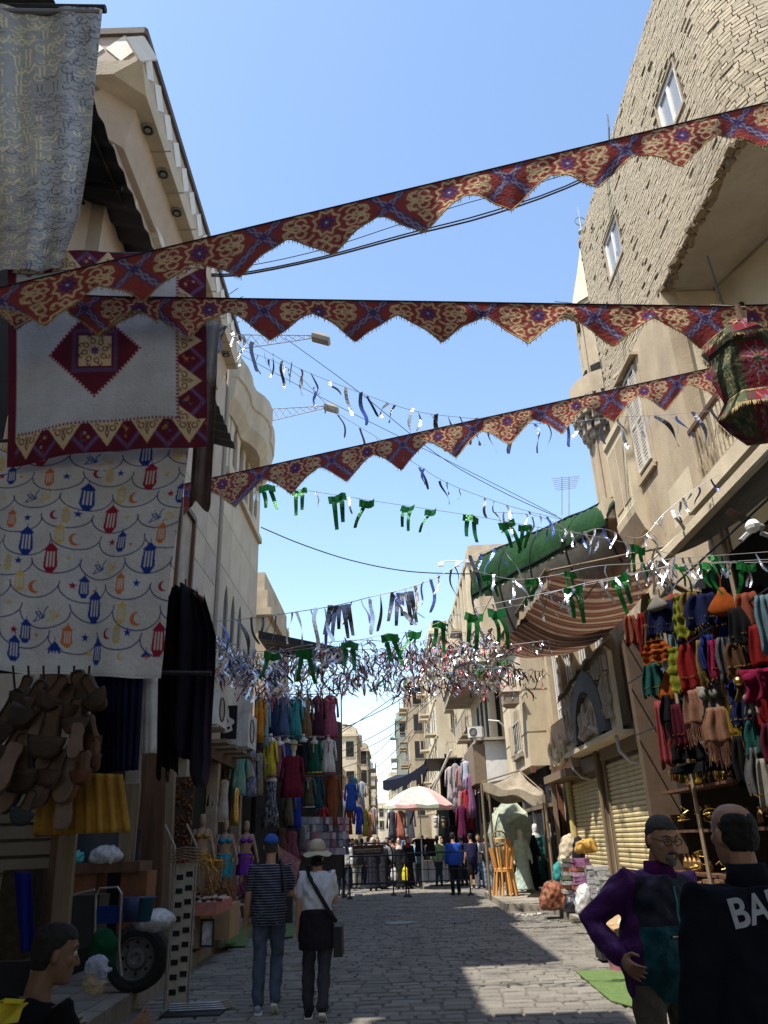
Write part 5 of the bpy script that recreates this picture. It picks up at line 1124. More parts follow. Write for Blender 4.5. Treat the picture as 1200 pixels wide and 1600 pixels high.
# ---- foreground people
def upr(p,nm,pts,r,m,n=8,flat=1.): b=MB(); b.tube(pts,r,n,flat=flat); return b.build(nm,m,p,local=True,smooth=True)
SP=Art(1.,1.,300,(.025,.028,.05))
for k in range(26): SP.stroke([(-.1,.02+k*.038),(1.1,.02+k*.038)],.006 if k%2 else .01,(.22,.22,.26))
mstripe=None
def striped_mat():
    m=mat('striped_polo',(.03,.033,.055),.9,.2,9,.2,trans=.05,spec=.1,fine=60); t=m.node_tree; N=t.nodes; L=t.links
    tc=N.new('ShaderNodeTexCoord'); sx=N.new('ShaderNodeSeparateXYZ'); L.new(tc.outputs['Object'],sx.inputs[0]); ma=N.new('ShaderNodeMath'); ma.operation='MULTIPLY'; ma.inputs[1].default_value=37; L.new(sx.outputs[2],ma.inputs[0])
    fr=N.new('ShaderNodeMath'); fr.operation='FRACT'; L.new(ma.outputs[0],fr.inputs[0]); gt=N.new('ShaderNodeMath'); gt.operation='GREATER_THAN'; gt.inputs[1].default_value=.74; L.new(fr.outputs[0],gt.inputs[0])
    mx=N.new('ShaderNodeMix'); mx.data_type='RGBA'; L.new(gt.outputs[0],mx.inputs[0]); mx.inputs[6].default_value=(.025,.028,.045,1); mx.inputs[7].default_value=(.20,.20,.24,1); L.new(mx.outputs[2],N['Principled BSDF'].inputs['Base Color']); return m
mstripe=striped_mat()
def man_extra(p,f,q):
    J=f.J; sh=J['sh1']
    upr(p,'strap',[f.up(.09,.13,.45),f.up(.11,.03,.53),f.up(.13,-.10,.46),f.up(.16,-.17,.2)],[.014]*4,M['hair'],6)
    b=MB(); b.box(f.up(.20,.12,.02),(.1,.2,.26)); b.build('shoulder_bag',M['dark'],p,local=True)
A_=Vector((-1.46,9.35,0))
f=Fig(1.75,.06,0,(-.03,.08,.18,.62),((-.05,.16,.25),(.15,.18,1.25)),1.12,1.05,(0,0,.15)); f.J['fd1']=Vector((.1,.75,-.65)).normalized()
person('man in blue cap and striped polo walking away beside the woman in the sun hat',(-1.42,9.45,0),R(3),f,.011,top=(.03,.03,.05),topm=mstripe,sleeve='short',bottom=(.085,.105,.15),shoes=(.30,.33,.40),hair='greyhair',hat='cap',extra=man_extra,near=True)
def wom_extra(p,f,q):
    upr(p,'crossbody_strap',[f.up(-.10,.10,.46),f.up(-.11,-.01,.525),f.up(-.08,-.13,.44),f.up(.03,-.158,.26),f.up(.16,-.15,.06),f.up(.22,-.02,-.04)],[.021]*6,M['hair'],6,.35)
    b=MB(); b.box(f.up(.24,.02,-.22),(.09,.2,.28),rx=.1); b.build('handbag',M['dark'],p,local=True)
    b=MB(); tors(b,[(f.up(0,-.01,z),rx*f.k,ry*f.k,f.RT) for z,rx,ry in ((-.30,.19,.165),(-.2,.205,.17),(-.08,.2,.165),(.06,.18,.152),(.1,.16,.135))]); me=remesh(b,.011,2,.005,8); me.materials.append(cloth((.02,.017,.022))); link('tied_jacket',me,None,p,(0,0,0))
    for sx in (-1,1): upr(p,'jacket_sleeve',[f.up(sx*.03,.17,.03),f.up(sx*.05,.20,-.1),f.up(sx*.06,.19,-.3)],[.035,.03,.025],cloth((.02,.017,.022)))
    upr(p,'neck_scarf',[q(.05,-.05,-.09),q(0,-.075,-.10),q(-.05,-.05,-.09)],[.035,.04,.035],M['hair'])
f=Fig(1.66,.03,0,(.02,.06,-.12,.35),((-.08,.12,.12),(.2,.14,1.5,.5)),.98,.97,(.05,0,0),female=True); f.J['fd1']=Vector((0,.85,-.5)).normalized()
person('woman in beige sun hat and white t-shirt walking away with a black crossbody bag',(-.86,9.1,0),R(-2),f,.011,top=(.62,.64,.70),sleeve='short',bottom=(.045,.045,.055),shoes=(.02,.02,.02),hair='hair',hat='bucket',extra=wom_extra,near=True,hem=-.06)
# man in purple and teal pullover
def colorblock():
    m=mat('colour_block_nylon',(.1,.02,.15),.55,.15,6,.25,spec=.3); t=m.node_tree; N=t.nodes; L=t.links
    tc=N.new('ShaderNodeTexCoord'); sx=N.new('ShaderNodeSeparateXYZ'); L.new(tc.outputs['Object'],sx.inputs[0])
    def gt(o,v,op='GREATER_THAN'): a=N.new('ShaderNodeMath'); a.operation=op; a.inputs[1].default_value=v; L.new(o,a.inputs[0]); return a.outputs[0]
    ab=N.new('ShaderNodeMath'); ab.operation='ABSOLUTE'; L.new(sx.outputs[0],ab.inputs[0])
    def mix(fc,a,b_):
        x=N.new('ShaderNodeMix'); x.data_type='RGBA'; L.new(fc,x.inputs[0])
        for i,v in ((6,a),(7,b_)):
            if isinstance(v,tuple): x.inputs[i].default_value=(*v,1)
            else: L.new(v,x.inputs[i])
        return x.outputs[2]
    body=mix(gt(sx.outputs[2],1.16),(.008,.095,.13),(.012,.014,.03)); al=mix(gt(ab.outputs[0],.178),body,(.075,.014,.12)); up=mix(gt(sx.outputs[2],1.40),al,(.07,.014,.11)); L.new(up,N['Principled BSDF'].inputs['Base Color']); return m
def pur_extra(p,f,q):
    b=MB(); cap(b,[q(-.025,.095,-.052),q(0,.102,-.048),q(.025,.095,-.052)],[.006,.008,.006],7); b.build('moustache',M['greyhair'],p,local=True,smooth=True)
    b=MB(); b.sph(q(0,.086,-.098),(.026,.02,.026),10); cap(b,[q(-.028,.088,-.058),q(-.03,.08,-.085)],[.006,.008],6); cap(b,[q(.028,.088,-.058),q(.03,.08,-.085)],[.006,.008],6); b.build('goatee',mat('salt_beard',(.16,.15,.14),.9,.4,80,.4),p,local=True,smooth=True)
    b=MB()
    for sx in (-1,1):
        b.tube([q(sx*.032+.025*math.cos(2*PI*j/16),.101,.006+.017*math.sin(2*PI*j/16)) for j in range(17)],.0022,5,cap=False); b.tube([q(sx*.057,.098,.012),q(sx*.078,.02,.012),q(sx*.08,-.01,.008)],.0022,5)
    b.tube([q(-.008,.102,.01),q(.008,.102,.01)],.002,5); b.build('spectacles',M['hair'],p,local=True)
    b=MB(); c0=f.up(0,-.0,.5); b.lathe([(.10,-.05),(.082,.0),(.076,.04),(.066,.04)],c0,18,sy=.95); b.build('collar',cloth((.08,.012,.09)),p,local=True,smooth=True)
    upr(p,'zip',drape(f.top,[f.up(0,.3,.46-.02*k) for k in range(11)],-1,.001),[.006]*11,cloth((.1,.3,.33)),6)
    c=Vector(drape(f.top,[f.up(.035,.3,.215)],-1,.004)[0]); b=MB(); b.box(c,(.055,.006,.018)); o=b.build('chest_label',M['dark'],p,local=True)
    b=MB(); b.box(c+Vector((0,.004,0)),(.036,.003,.005)); b.build('label_text',M['white'],o,local=True)
    upr(p,'waist_strap',[f.up(-.17,.05,.02),f.up(-.13,.13,-.05),f.up(-.1,.14,-.2)],[.02,.03,.025],cloth((.2,.02,.05)))
f=Fig(1.74,.16,-.06,(.0,.05,.06,.1),((.05,.14,.3),(-.5,.5,1.0,.8)),1.25,1.06,(-.22,0,-.1),splay=.1)
def _loc(w,o,a): dx,dy=w[0]-o[0],w[1]-o[1]; return Vector((dx*math.cos(a)+dy*math.sin(a),-dx*math.sin(a)+dy*math.cos(a),w[2]))
f.J['el1']=_loc((1.08,4.86,1.17),(1.41,4.8),R(203)); f.J['wr1']=_loc((1.17,4.64,1.02),(1.41,4.8),R(203))
person('bespectacled man with goatee in a purple, black and teal pullover, hand on hip',(1.41,4.8,0),R(203),f,.011,skin='skin',top=(.1,.02,.15),topm=colorblock(),sleeve='long',bottom=(.17,.155,.13),shoes=(.05,.04,.03),hair='greyhair',extra=pur_extra,near=True,loose=.026,hem=-.14,curl=.9)
def bad_extra(p,f,q):
    cu=bpy.data.curves.new('t','FONT'); cu.body='BAD'; cu.size=.135; cu.extrude=.0015; cu.offset=.003; cu.space_character=1.02; cu.align_x='LEFT'; o=bpy.data.objects.new('t',cu); C.objects.link(o)
    dg=bpy.context.evaluated_depsgraph_get(); me=bpy.data.meshes.new_from_object(o.evaluated_get(dg)); bpy.data.objects.remove(o)
    n=len(me.vertices); co=np.empty(n*3,np.float32); me.vertices.foreach_get('co',co); co=co.reshape(-1,3)
    Z0=f.up(0,0,.40).z; XS=[-.12,-.04,.04,.12]; H0=[drape(f.top,[(x,-.25,Z0)],1,0)[0][1] for x in XS]; H1=[drape(f.top,[(x,-.25,Z0-.08)],1,0)[0][1] for x in XS]
    pf=np.polyfit(XS,H0,2); sl=(sum(H0)-sum(H1))/4/.08
    out=[]
    for x,y,z in co: X=-.165+x*.78; zz=y*.98+X*.2+.0; out.append((X,float(np.polyval(pf,X))+sl*zz-.014-max(0,float(z)),Z0-.02+zz))
    me.vertices.foreach_set('co',np.array([tuple(v) for v in out],np.float32).ravel()); me.materials.clear(); me.materials.append(mat('print_grey',(.45,.47,.52),.7,.15,30,.1)); link('back_print',me,None,p,(0,0,0))
    b=MB(); c0=f.up(0,-.01,.5); b.lathe([(.09,-.03),(.078,.02),(.075,.055),(.066,.055)],c0,18); b.build('collar',cloth((.014,.016,.024)),p,local=True,smooth=True)
f=Fig(1.74,.04,0,(0,.03,0,.03),((.1,.15,.3),(.1,.2,.3)),1.2,1.12,(.08,0,.1))
person('balding man seen from behind in a black jacket with white lettering on its back',(1.37,3.3,0),R(8),f,.011,skin='skin',top=(.012,.014,.022),sleeve='long',bottom=(.02,.02,.025),shoes=(.02,.02,.02),hair='hair',hairt='balding',extra=bad_extra,near=True,loose=.04,hem=-.14)
# crouching man lower left
def sit_extra(p,f,q):
    ym=mat('yellow_print',(.55,.45,.03),.8,.2,20,.1)
    def patch(pts): 
        b=MB(); b.grid(lambda u,v:(lambda x,z:Vector(drape(f.top,[f.up(x,-.2,z)],1,.006)[0]))(*( (pts[0][0]*(1-u)+pts[1][0]*u)*(1-v)+(pts[3][0]*(1-u)+pts[2][0]*u)*v,(pts[0][1]*(1-u)+pts[1][1]*u)*(1-v)+(pts[3][1]*(1-u)+pts[2][1]*u)*v)),6,6,thick=.004); b.build('yellow_print',ym,p,local=True)
    patch([(-.02,.40),(.10,.44),(.12,.34),(.03,.33)]); patch([(-.15,.42),(-.10,.43),(-.05,.2),(-.12,.2)]); patch([(-.02,.18),(.07,.2),(.05,.05),(-.03,.08)])
    return
    b.grid(lambda u,v:w+Vector((-.02+.1*u+.02*math.sin(v*9),.06+.16*v,.10+.12*u-.05*v+.012*math.sin(u*19+v*11))),14,14,thick=.004); b.build('crumpled_paper',mat('printed_paper',(.55,.56,.6),.8,.2,25,.3),p,local=True)
    b=MB(); b.grid(lambda u,v:w+Vector((.0+.09*u,.05+.15*v,-.04+.12*u+.02*math.sin(u*23+v*13))),14,14,thick=.004); b.build('tissue',mat('cream_tissue',(.5,.42,.3),.8,.3,25,.3),p,local=True)
f=Fig(1.72,.42,0,(1.5,1.75,1.35,1.7),((.35,.1,1.5),(.45,.1,1.6)),1.05,1.08,(-.1,0,-.45),hipz=.62,splay=.15)
person('crouching man in a black t-shirt with yellow print holding a bundle of papers, lower left',(-1.66,3.6,.0),R(-32),f,.011,skin=mat('deep_tan_skin',(.17,.09,.055),.55,.1,20,.1),top=(.008,.008,.009),sleeve='short',bottom=(.03,.03,.04),shoes=(.03,.03,.03),hair='hair',extra=sit_extra,near=True,loose=.03)
st=T('low_stool','low dark wooden stool under the crouching man','stool',(-1.62,3.6,0)); MB().bb((-1.8,3.4,.42),(-1.45,3.75,.47)).build('seat',M['wood'],st)
for x,y in ((-1.77,3.43),(-1.48,3.43),(-1.77,3.72),(-1.48,3.72)): MB().tube([(x,y,0),(x,y,.42)],.018,6).build('leg',M['wood'],st)
# ---- people in the middle distance
walk=((-.35,.15,.35,.5),((.4,.1,.3),(-.3,.1,.3)))
def far(label,px,Y,rz,h=1.74,**k):
    x=atY(px,1320,Y).x; pose=k.pop('pose',0); lean=k.pop('lean',.04); fat=k.pop('fat',1.05)
    L,A_=((0,.03,0,.03),((.05,.12,.3),(.05,.12,.3))) if pose==0 else (walk if pose==1 else ((.05,.05,-.05,.1),((.35,.15,1.4,.4),(.3,.15,1.3,.4))))
    return person(label,(x,Y,0),R(rz),Fig(h,lean,0,L,A_,fat,1.,k.pop('head',(0,0,0)),female=k.pop('fem',False)),k.pop('vox',.026),group='people around the barrier and stalls',**k)
J_=(.10,.14,.22)
far('man in a bright blue jacket and dark trousers standing at the right-hand barrier',708,26.9,10,1.85,top=(.03,.10,.50),bottom=(.02,.022,.03),pose=0,loose=.03,head=(0,0,-.5))
far('man in navy t-shirt and dark shorts with bare calves, back to the camera',736,29.5,15,1.82,top=(.02,.022,.06),sleeve='short',bottom=(.02,.02,.03),btype='shorts',shoes=(.3,.3,.3),fat=1.15)
far('man in dark waistcoat over white shirt and jeans standing by the stacked stools',760,29.,170,1.82,top=(.05,.05,.055),bottom=(.22,.27,.33),shoes=(.08,.05,.03),pose=2)
far('man in grey shirt and blue jeans half hidden behind the waistcoat man',748,29.9,165,1.8,top=(.35,.37,.38),bottom=(.10,.17,.27))
far('man in open white shirt and grey trousers walking toward the camera on the left',527,31,175,1.76,top=(.62,.62,.58),bottom=(.06,.06,.065),pose=1)
far('bald man in pale shirt glimpsed behind the sun hat',491,32,185,1.78,top=(.55,.56,.58),bottom=(.06,.06,.07),hair='hair',hairt='none')
far('man in dark grey jacket seen from behind left of the covered women',557,32,10,1.78,top=(.04,.045,.05),bottom=(.3,.28,.25),loose=.04,fat=1.15)
far('woman in grey headscarf and long black robe left of the yellow bag',598,31.5,-40,1.7,bottom=(.02,.02,.025),btype='robe',hair=(.3,.32,.34),hairt='hijab',fem=True)
def bags(p,f,q):
    for i,c in ((0,(.62,.55,.04)),(1,(.6,.6,.58))):
        w=f.J['wr%d'%i]; b=MB(); b.loft([[w+Vector((a*math.cos(2*PI*j/10),a*.55*math.sin(2*PI*j/10),z)) for j in range(10)] for a,z in ((.03,-.1),(.1,-.2),(.14,-.4),(.13,-.55),(.06,-.58))]); b.tube([w,w+Vector((0,0,-.14))],.015,5); b.build('yellow_bag' if i==0 else 'white_bag',cloth(c),p,local=True)
far('woman in patterned white headscarf and black robe carrying yellow and white bags',624,31.0,165,1.74,bottom=(.018,.018,.02),btype='robe',hair=(.58,.52,.52),hairt='hijab',fem=True,extra=bags)
far('woman in pale grey headscarf and light blue top beside the black t-shirts',650,32,30,1.72,top=(.18,.38,.55),bottom=(.08,.08,.1),hair=(.33,.36,.4),hairt='hijab',fem=True)
far('person in an orange top among the crowd behind the women',614,35,20,1.76,top=(.62,.16,.03),bottom=(.05,.08,.15))
far('man in mustard shirt deep in the crowd at the centre',606,38,180,1.76,top=(.5,.42,.05),bottom=(.05,.05,.06))
far('man in black deep in the crowd left of the orange top',585,36,190,1.74,top=(.02,.02,.02),bottom=(.03,.03,.04))
far('woman in white headscarf deep in the crowd near the centre',572,38,20,1.68,bottom=(.1,.1,.12),btype='robe',hair=(.6,.6,.62),hairt='hijab',fem=True)
far('man in brown jacket near the striped umbrella',543,37,160,1.74,top=(.12,.07,.04),bottom=(.04,.04,.05))
far('vendor in dark shirt behind the table with white cloth',668,34.5,180,1.74,top=(.03,.035,.05),bottom=(.03,.03,.04),pose=2)
far('vendor in khaki shirt under the pink umbrella',690,35,190,1.74,top=(.25,.22,.14),bottom=(.03,.03,.04))
far('man in dark jacket browsing right of the pink umbrella',722,31.5,20,1.76,top=(.025,.03,.05),bottom=(.03,.035,.05))
far('woman in blue headscarf far down the street centre',630,42,10,1.68,bottom=(.05,.06,.12),btype='robe',hair=(.1,.18,.4),hairt='hijab',fem=True)
far('man in white t-shirt far down the street centre',642,44,180,1.75,top=(.6,.6,.6),bottom=(.05,.07,.12))
far('man in teal shirt far down the street left of centre',592,46,180,1.75,top=(.05,.3,.32),bottom=(.04,.04,.05))
far('man in red shirt far down the street near the orange top',619,48,10,1.75,top=(.45,.05,.05),bottom=(.04,.04,.05))
CR=[('man in white shirt',(.6,.6,.58)),('man in pale blue shirt',(.3,.4,.55)),('man in cream shirt',(.6,.57,.5)),('woman in cream headscarf',(.5,.46,.4)),('man in striped grey polo',(.25,.26,.28)),('man in beige jacket',(.4,.33,.22)),('woman in maroon headscarf',(.2,.03,.05)),('man in sky-blue shirt',(.35,.5,.62)),('boy in yellow shirt',(.6,.45,.05)),('man in light green shirt',(.25,.4,.22))]
for i,(l,c) in enumerate(CR):
    px=(540,551,566,582,605,616,636,646,664,683)[i]; far(l+' in the crowd, %s of its ten from the left'%('first','second','third','fourth','fifth','sixth','seventh','eighth','ninth','tenth')[i],px,29.8+(i*37%11)*.8,rnd.choice((0,170,200,20)),1.8 if 'boy' not in l else 1.55,top=None if 'woman' in l else c,bottom=(.02,.02,.03) if 'woman' in l else (.04,.05,.08),btype='robe' if 'woman' in l else 'trousers',hair=c if 'woman' in l else 'hair',hairt='hijab' if 'woman' in l else 'short',vox=.03)
CR2=[('man in pale grey shirt',(.45,.46,.48)),('man in light denim shirt',(.2,.3,.45)),('woman in white headscarf',(.6,.6,.6)),('man in white robe-like shirt',(.62,.6,.56)),('man in rust jumper',(.35,.12,.04)),('woman in lilac headscarf',(.4,.3,.45)),('man in sand-coloured shirt',(.45,.38,.26)),('man in royal blue shirt',(.03,.08,.4)),('man in white vest',(.62,.62,.6)),('woman in rose headscarf',(.5,.22,.25))]
for i,(l,c) in enumerate(CR2):
    px=(533,545,559,575,590,610,627,641,660,694)[i]; w='woman' in l; far(l+' in the rear crowd, %s from its left'%('first','second','third','fourth','fifth','sixth','seventh','eighth','ninth','tenth')[i],px,38+(i*29%7)*.9,rnd.choice((0,175,190,15)),1.86 if not w else 1.78,top=None if w else c,bottom=(.03,.03,.04) if w else (.08,.08,.1),btype='robe' if w else 'trousers',hair=c if w else 'hair',hairt='hijab' if w else 'short',vox=.036)
# ---- mannequins
def mannequin(label,px,py,Y,h,cols,rz=180,head=True,base=None,robe=False,skirt=False,skin='plaskin',z0=.17,hij=None,arms=((.05,.25,.3),(.05,.25,.3))):
    c=atY(px,py,Y); f=Fig(h,0,0,(0,0,0,0),arms,.82,.9,female=True)
    return person(label,(c.x,Y,z0),R(rz),f,.02,skin=skin,top=None if robe else cols[0],sleeve='short',bottom=cols[1],btype='robe' if robe else ('shorts' if not skirt else 'robe'),hair=hij or None,hairt='hijab' if hij else 'none',shoes=(.1,.1,.1),cat='mannequin',name='mannequin')
mannequin('mannequin in a mint-white robe and white hood beside the timber post',815,1330,24.6,1.7,((.5,.62,.56),(.50,.64,.58)),robe=True,hij=(.6,.66,.64),z0=.15,skin='plawhite')
mannequin('mannequin in black robe and black headscarf between the mint and teal ones',826,1320,25.4,1.85,((.02,.02,.02),(.02,.02,.025)),robe=True,hij=(.02,.02,.02),z0=.15,skin='plawhite')
mannequin('mannequin in dark teal robe with white headscarf behind the timber post',838,1320,25.9,1.85,((.02,.1,.09),(.02,.11,.10)),robe=True,hij=(.62,.62,.6),z0=.15,skin='plawhite')
mannequin('mannequin in grey pleated robe in the dark shop front',867,1330,25.2,1.75,((.12,.12,.12),(.11,.11,.12)),robe=True,hij=(.03,.03,.03),z0=.15,skin='plawhite')
def danc(label,px,Y,col,z0,gold=False):
    z0+=.32; x=atY(px,1320,Y).x; MB().bb((x-.28,Y-.25,.17),(x+.28,Y+.25,z0)).build('display_plinth',M['wood'],None,'dark plinth under the '+label,'plinth'); p=T('mannequin',label,'mannequin',(x,Y,z0),R(200)); ORG[p.name]=Vector((0,0,0)); f=Fig(1.68,0,0,(0,0,.1,.1),((.05,.3,.3),(.1,.35,.4)),.8,.88,female=True)
    b=MB(); f.torso(b); 
    for i in (0,1): f.arm(b,i); f.leg(b,i); f.hand(b,i,.4,False)
    q=f.head(b,False,False); me=remesh(b,.018,2); me.materials.append(M['plaskin']); link('body',me,None,p,(0,0,0))
    sq=mat('sequin_%d_%d_%d'%tuple(int(c*99) for c in col),col,.25,.5,60,.4,metal=.6,fine=120)
    b=MB(); 
    for sx in (-1,1): b.sph(f.up(sx*.075,.10,.33),(.072,.06,.062),10)
    b.tube([f.up(.17*math.cos(a),-.005+.13*math.sin(a),.32) for a in [2*PI*k/16 for k in range(17)]],.014,6,cap=False)
    for sx in (-1,1): b.tube([f.up(sx*.08,.12,.38),f.up(sx*.09,.06,.5),f.up(sx*.08,-.08,.45)],.008,5)
    b.build('bra_top',sq,p,local=True,smooth=True)
    b=MB(); n=40; b.loft([[f.up((rx+.008*math.sin(k*2.6)*g)*math.cos(2*PI*k/n),-.005+(ry+.008*math.sin(k*2.6)*g)*math.sin(2*PI*k/n),z) for k in range(n)] for z,rx,ry,g in ((.05,.17,.13,0),(-.03,.19,.145,.2),(-.15,.20,.15,.6),(-.3,.2,.16,1),(-.42,.21,.17,1.6))],cap=False); b.build('skirt',sq,p,local=True,smooth=True)
    b=MB(); r_=random.Random(2)
    for k in range(36): a=2*PI*k/36; c=f.up(.2*math.cos(a),-.005+.155*math.sin(a),-.02); b.tube([c,c+Vector((0,0,-.06-.03*math.sin(a*5)))],.007,4)
    b.build('coin_belt',M['gold'],p,local=True,kind='stuff')
danc('dance-costume mannequin in gold beside the jewellery panel',314,17.0,(.35,.22,.06),.3)
danc('dance-costume mannequin in turquoise sequins',351,18.2,(.0,.28,.42),.2)
danc('dance-costume mannequin in purple sequins beside the man in the blue cap',384,19.2,(.16,.03,.35),.2)
# ------------------------------------------------------------------ hanging garments
def garment(name,label,c,w,h,col,sleeve='long',trim=None,flare=1.25,rz=0,group=None,cat=None,bust=False,m=None,waist=True,robe=False):
    """c = top centre (shoulder line)"""
    p=T(name,label,cat or name.split('_')[-1],tuple(c),rz,group); ORG[p.name]=Vector((0,0,0)); n=26; ph=rnd.uniform(0,6)
    def ring(z,hw,hd,g): return [Vector(((hw+.02*g*math.sin(k*1.7*2+ph))*math.cos(2*PI*k/n),(hd+.03*g*math.sin(k*2.3+ph*2))*math.sin(2*PI*k/n),z)) for k in range(n)]
    P=[(.03,.16,.4,0),(0,.36,.6,.1),(-.05,.48,.8,.2),(-.18,.46,.9,.35),(-.36,.40 if waist else .45,.8,.5),(-.5,.47,.9,.7),(-.75,.5*flare*.93,1.,1.),(-1,.5*flare,1.05,1.4)]
    b=MB(); b.loft([ring(z*h,a*w*.9,.10*d,g*w/.5) for z,a,d,g in P],cap=True); 
    if sleeve!='none':
        for s in (-1,1):
            L=(.55 if sleeve=='long' else .2)*min(h,1.1); x0=s*w*.40
            b.tube([(x0*.8,0,-.03*h),(x0+s*.03,0,-.07*h),(x0+s*.07,.01,-.07*h-L*.5),(x0+s*.085,.02,-.07*h-L)],[.06,.07,.062,.075],8,flat=.6)
    me=m or cloth(col); b.build('fabric',me,p,local=True,smooth=True)
    if trim:
        b=MB(); tm=cloth(trim); 
        b.tube([(-.10*w*1.4,-.055,.02),(-.05,-.09,-.05*h),(0,-.105,-.13*h),(.05,-.09,-.05*h),(.1*w*1.4,-.055,.02)],.012,5); b.box((0,-.095,-.25*h),(.035,.01,.24*h)); b.build('neck_trim',tm,p,local=True)
        b=MB(); b.loft([ring(z*h,a*w*.9+.004,.10*1.06+.004,g*w/.5) for z,a,g in ((-.96,.5*flare*.995,1.35),(-1.0,.5*flare+.002,1.4))],cap=False); b.build('hem_trim',tm,p,local=True)
    if bust: 
        b=MB(); b.lathe([(.0,.16),(.05,.15),(.05,.07),(.07,.03),(.15,-.02),(.16,-.1)],(0,0,0),12,sy=.6); b.build('bust',M['plawhite'],p,local=True,smooth=True)
    else: 
        b=MB(); b.tube([(-.36*w,0,0),(0,0,.07),(.36*w,0,0)],.008,4); b.tube([(0,0,.07),(0,0,.14),(.03,0,.17),(.0,0,.2)],.005,4); b.build('hanger',M['wood'],p,local=True)
    return p
def yrow(px): return 21.5+(px-405)/125*5.5
G1='garments hung on the left clothing stall'
def gm(px,py0,py1,wpx,name,label,col,**k):
    Y=k.pop('Y',yrow(px)); a=atY(px,py0,Y); z=atY(px,py1,Y).z; s=Y*.93/F_PX
    return garment(name,label,a,wpx*s*(k.pop('wk',1.)),a.z-z,col,rz=R(k.pop('rz',rnd.uniform(-18,18))),group=G1,**k)
# top row
gm(408,1092,1160,12,'hanging_robe','orange robe hung edge-on at the left end of the top clothing row',(.55,.22,.03),rz=50)
gm(416,1096,1168,9,'hanging_robe','pale teal robe hung edge-on next to the orange one',(.22,.38,.38),rz=50)
gm(427,1090,1154,17,'blouse_set','pink blouse over a navy skirt in the top clothing row',(.02,.03,.08),trim=(.5,.15,.2),sleeve='short')
gm(444,1090,1152,17,'kaftan','slate-blue kaftan with dark neck in the top clothing row',(.09,.14,.25),trim=(.2,.24,.34))
gm(462,1090,1154,19,'kaftan','teal-green kaftan in the middle of the top clothing row',(.06,.30,.29),trim=(.02,.16,.16))
gm(479,1091,1153,16,'kaftan','brown kaftan in the top clothing row beside the teal one',(.22,.12,.06),trim=(.4,.3,.2))
gm(497,1089,1153,17,'kaftan','dark plum kaftan with pale embroidered panel in the top clothing row',(.06,.02,.04),trim=(.32,.22,.24))
gm(516,1088,1154,22,'tunic','mauve-pink long-sleeved tunic at the street end of the top row',(.38,.10,.16),trim=(.15,.03,.06))
# second row
gm(423,1155,1213,16,'dress','bright yellow skirt dress with patterned top on a white bust',(.62,.50,.04),trim=(.35,.15,.15),bust=True,flare=1.4)
gm(436,1160,1216,13,'dress','dusty mauve dress beside the yellow one',(.28,.13,.18),bust=True)
gm(447,1156,1200,14,'blouse','royal blue blouse on a bust in the second row',(.02,.06,.28),bust=True,sleeve='short')
gm(474,1155,1206,14,'blouse','black sequined blouse on a bust in the second row',(.02,.022,.03),bust=True)
gm(491,1158,1208,20,'dress','bottle-green dress with a gold fringed collar',(.02,.11,.07),trim=(.6,.42,.12),bust=True)
gm(513,1156,1209,21,'tunic','white embroidered long-sleeved peasant tunic in the second row',(.62,.60,.56),trim=(.3,.06,.08),bust=True)
gm(457,1182,1246,32,'shirt','long wine-red shirt on the white mannequin with a sun hat',(.17,.02,.04),Y=21.3,rz=10)
hh=atY(459,1168,21.3); mh=T('display_mannequin','white display head in a straw hat above the wine-red shirt','mannequin',tuple(hh))
b=MB(); b.sph(hh,(.085,.1,.125),12); b.tube([hh-Vector((0,0,.1)),hh-Vector((0,0,.28))],[.05,.06],10); b.build('head',M['plawhite'],mh,smooth=True)
b=MB(); b.lathe([(.24,.07),(.11,.09),(.1,.17),(.03,.2),(.0,.2)],hh,18); b.build('straw_hat',cloth((.4,.33,.2)),mh,smooth=True)
# third row
gm(424,1216,1294,20,'dress','black dress printed with white sprigs at the left of the third row',(.03,.03,.05),bust=True,sleeve='none',m=mat('sprig_print',(.03,.03,.05),.9,.2,9,.2,col2=None,stain=22.,stain_c=(.6,.6,.6)),flare=1.5)
gm(461,1246,1294,21,'skirt','royal blue long skirt below the wine-red shirt',(.02,.045,.33),sleeve='none',flare=1.1,waist=False)
gm(483,1216,1262,16,'blouse','khaki blouse with a white collar in the third row',(.10,.10,.06),trim=(.5,.5,.5))
gm(495,1217,1265,17,'robe','dark petrol-blue robe in the third row',(.02,.07,.09),trim=(.03,.1,.12))
gm(519,1214,1290,24,'hanging_robe','long rust-brown robe at the street end of the third row',(.24,.075,.03),flare=.7)
gm(505,1262,1280,7,'toy_shirt','tiny red children\'s shirt below the petrol robe',(.5,.03,.06))
gm(452,1225,1290,14,'robe','olive brocade robe behind the blue skirt',(.16,.13,.07))
gm(440,1295,1330,16,'shawl_set','brown fringed shawl over the lower rail of the stall',(.12,.06,.04),sleeve='none')
gm(455,1300,1345,22,'skirt','plum pleated skirt above the blue cap',(.20,.06,.09),sleeve='none',flare=1.4)
gm(472,1292,1330,14,'skirt','grey ragged skirt in the third row',(.13,.12,.13),sleeve='none',flare=1.3)
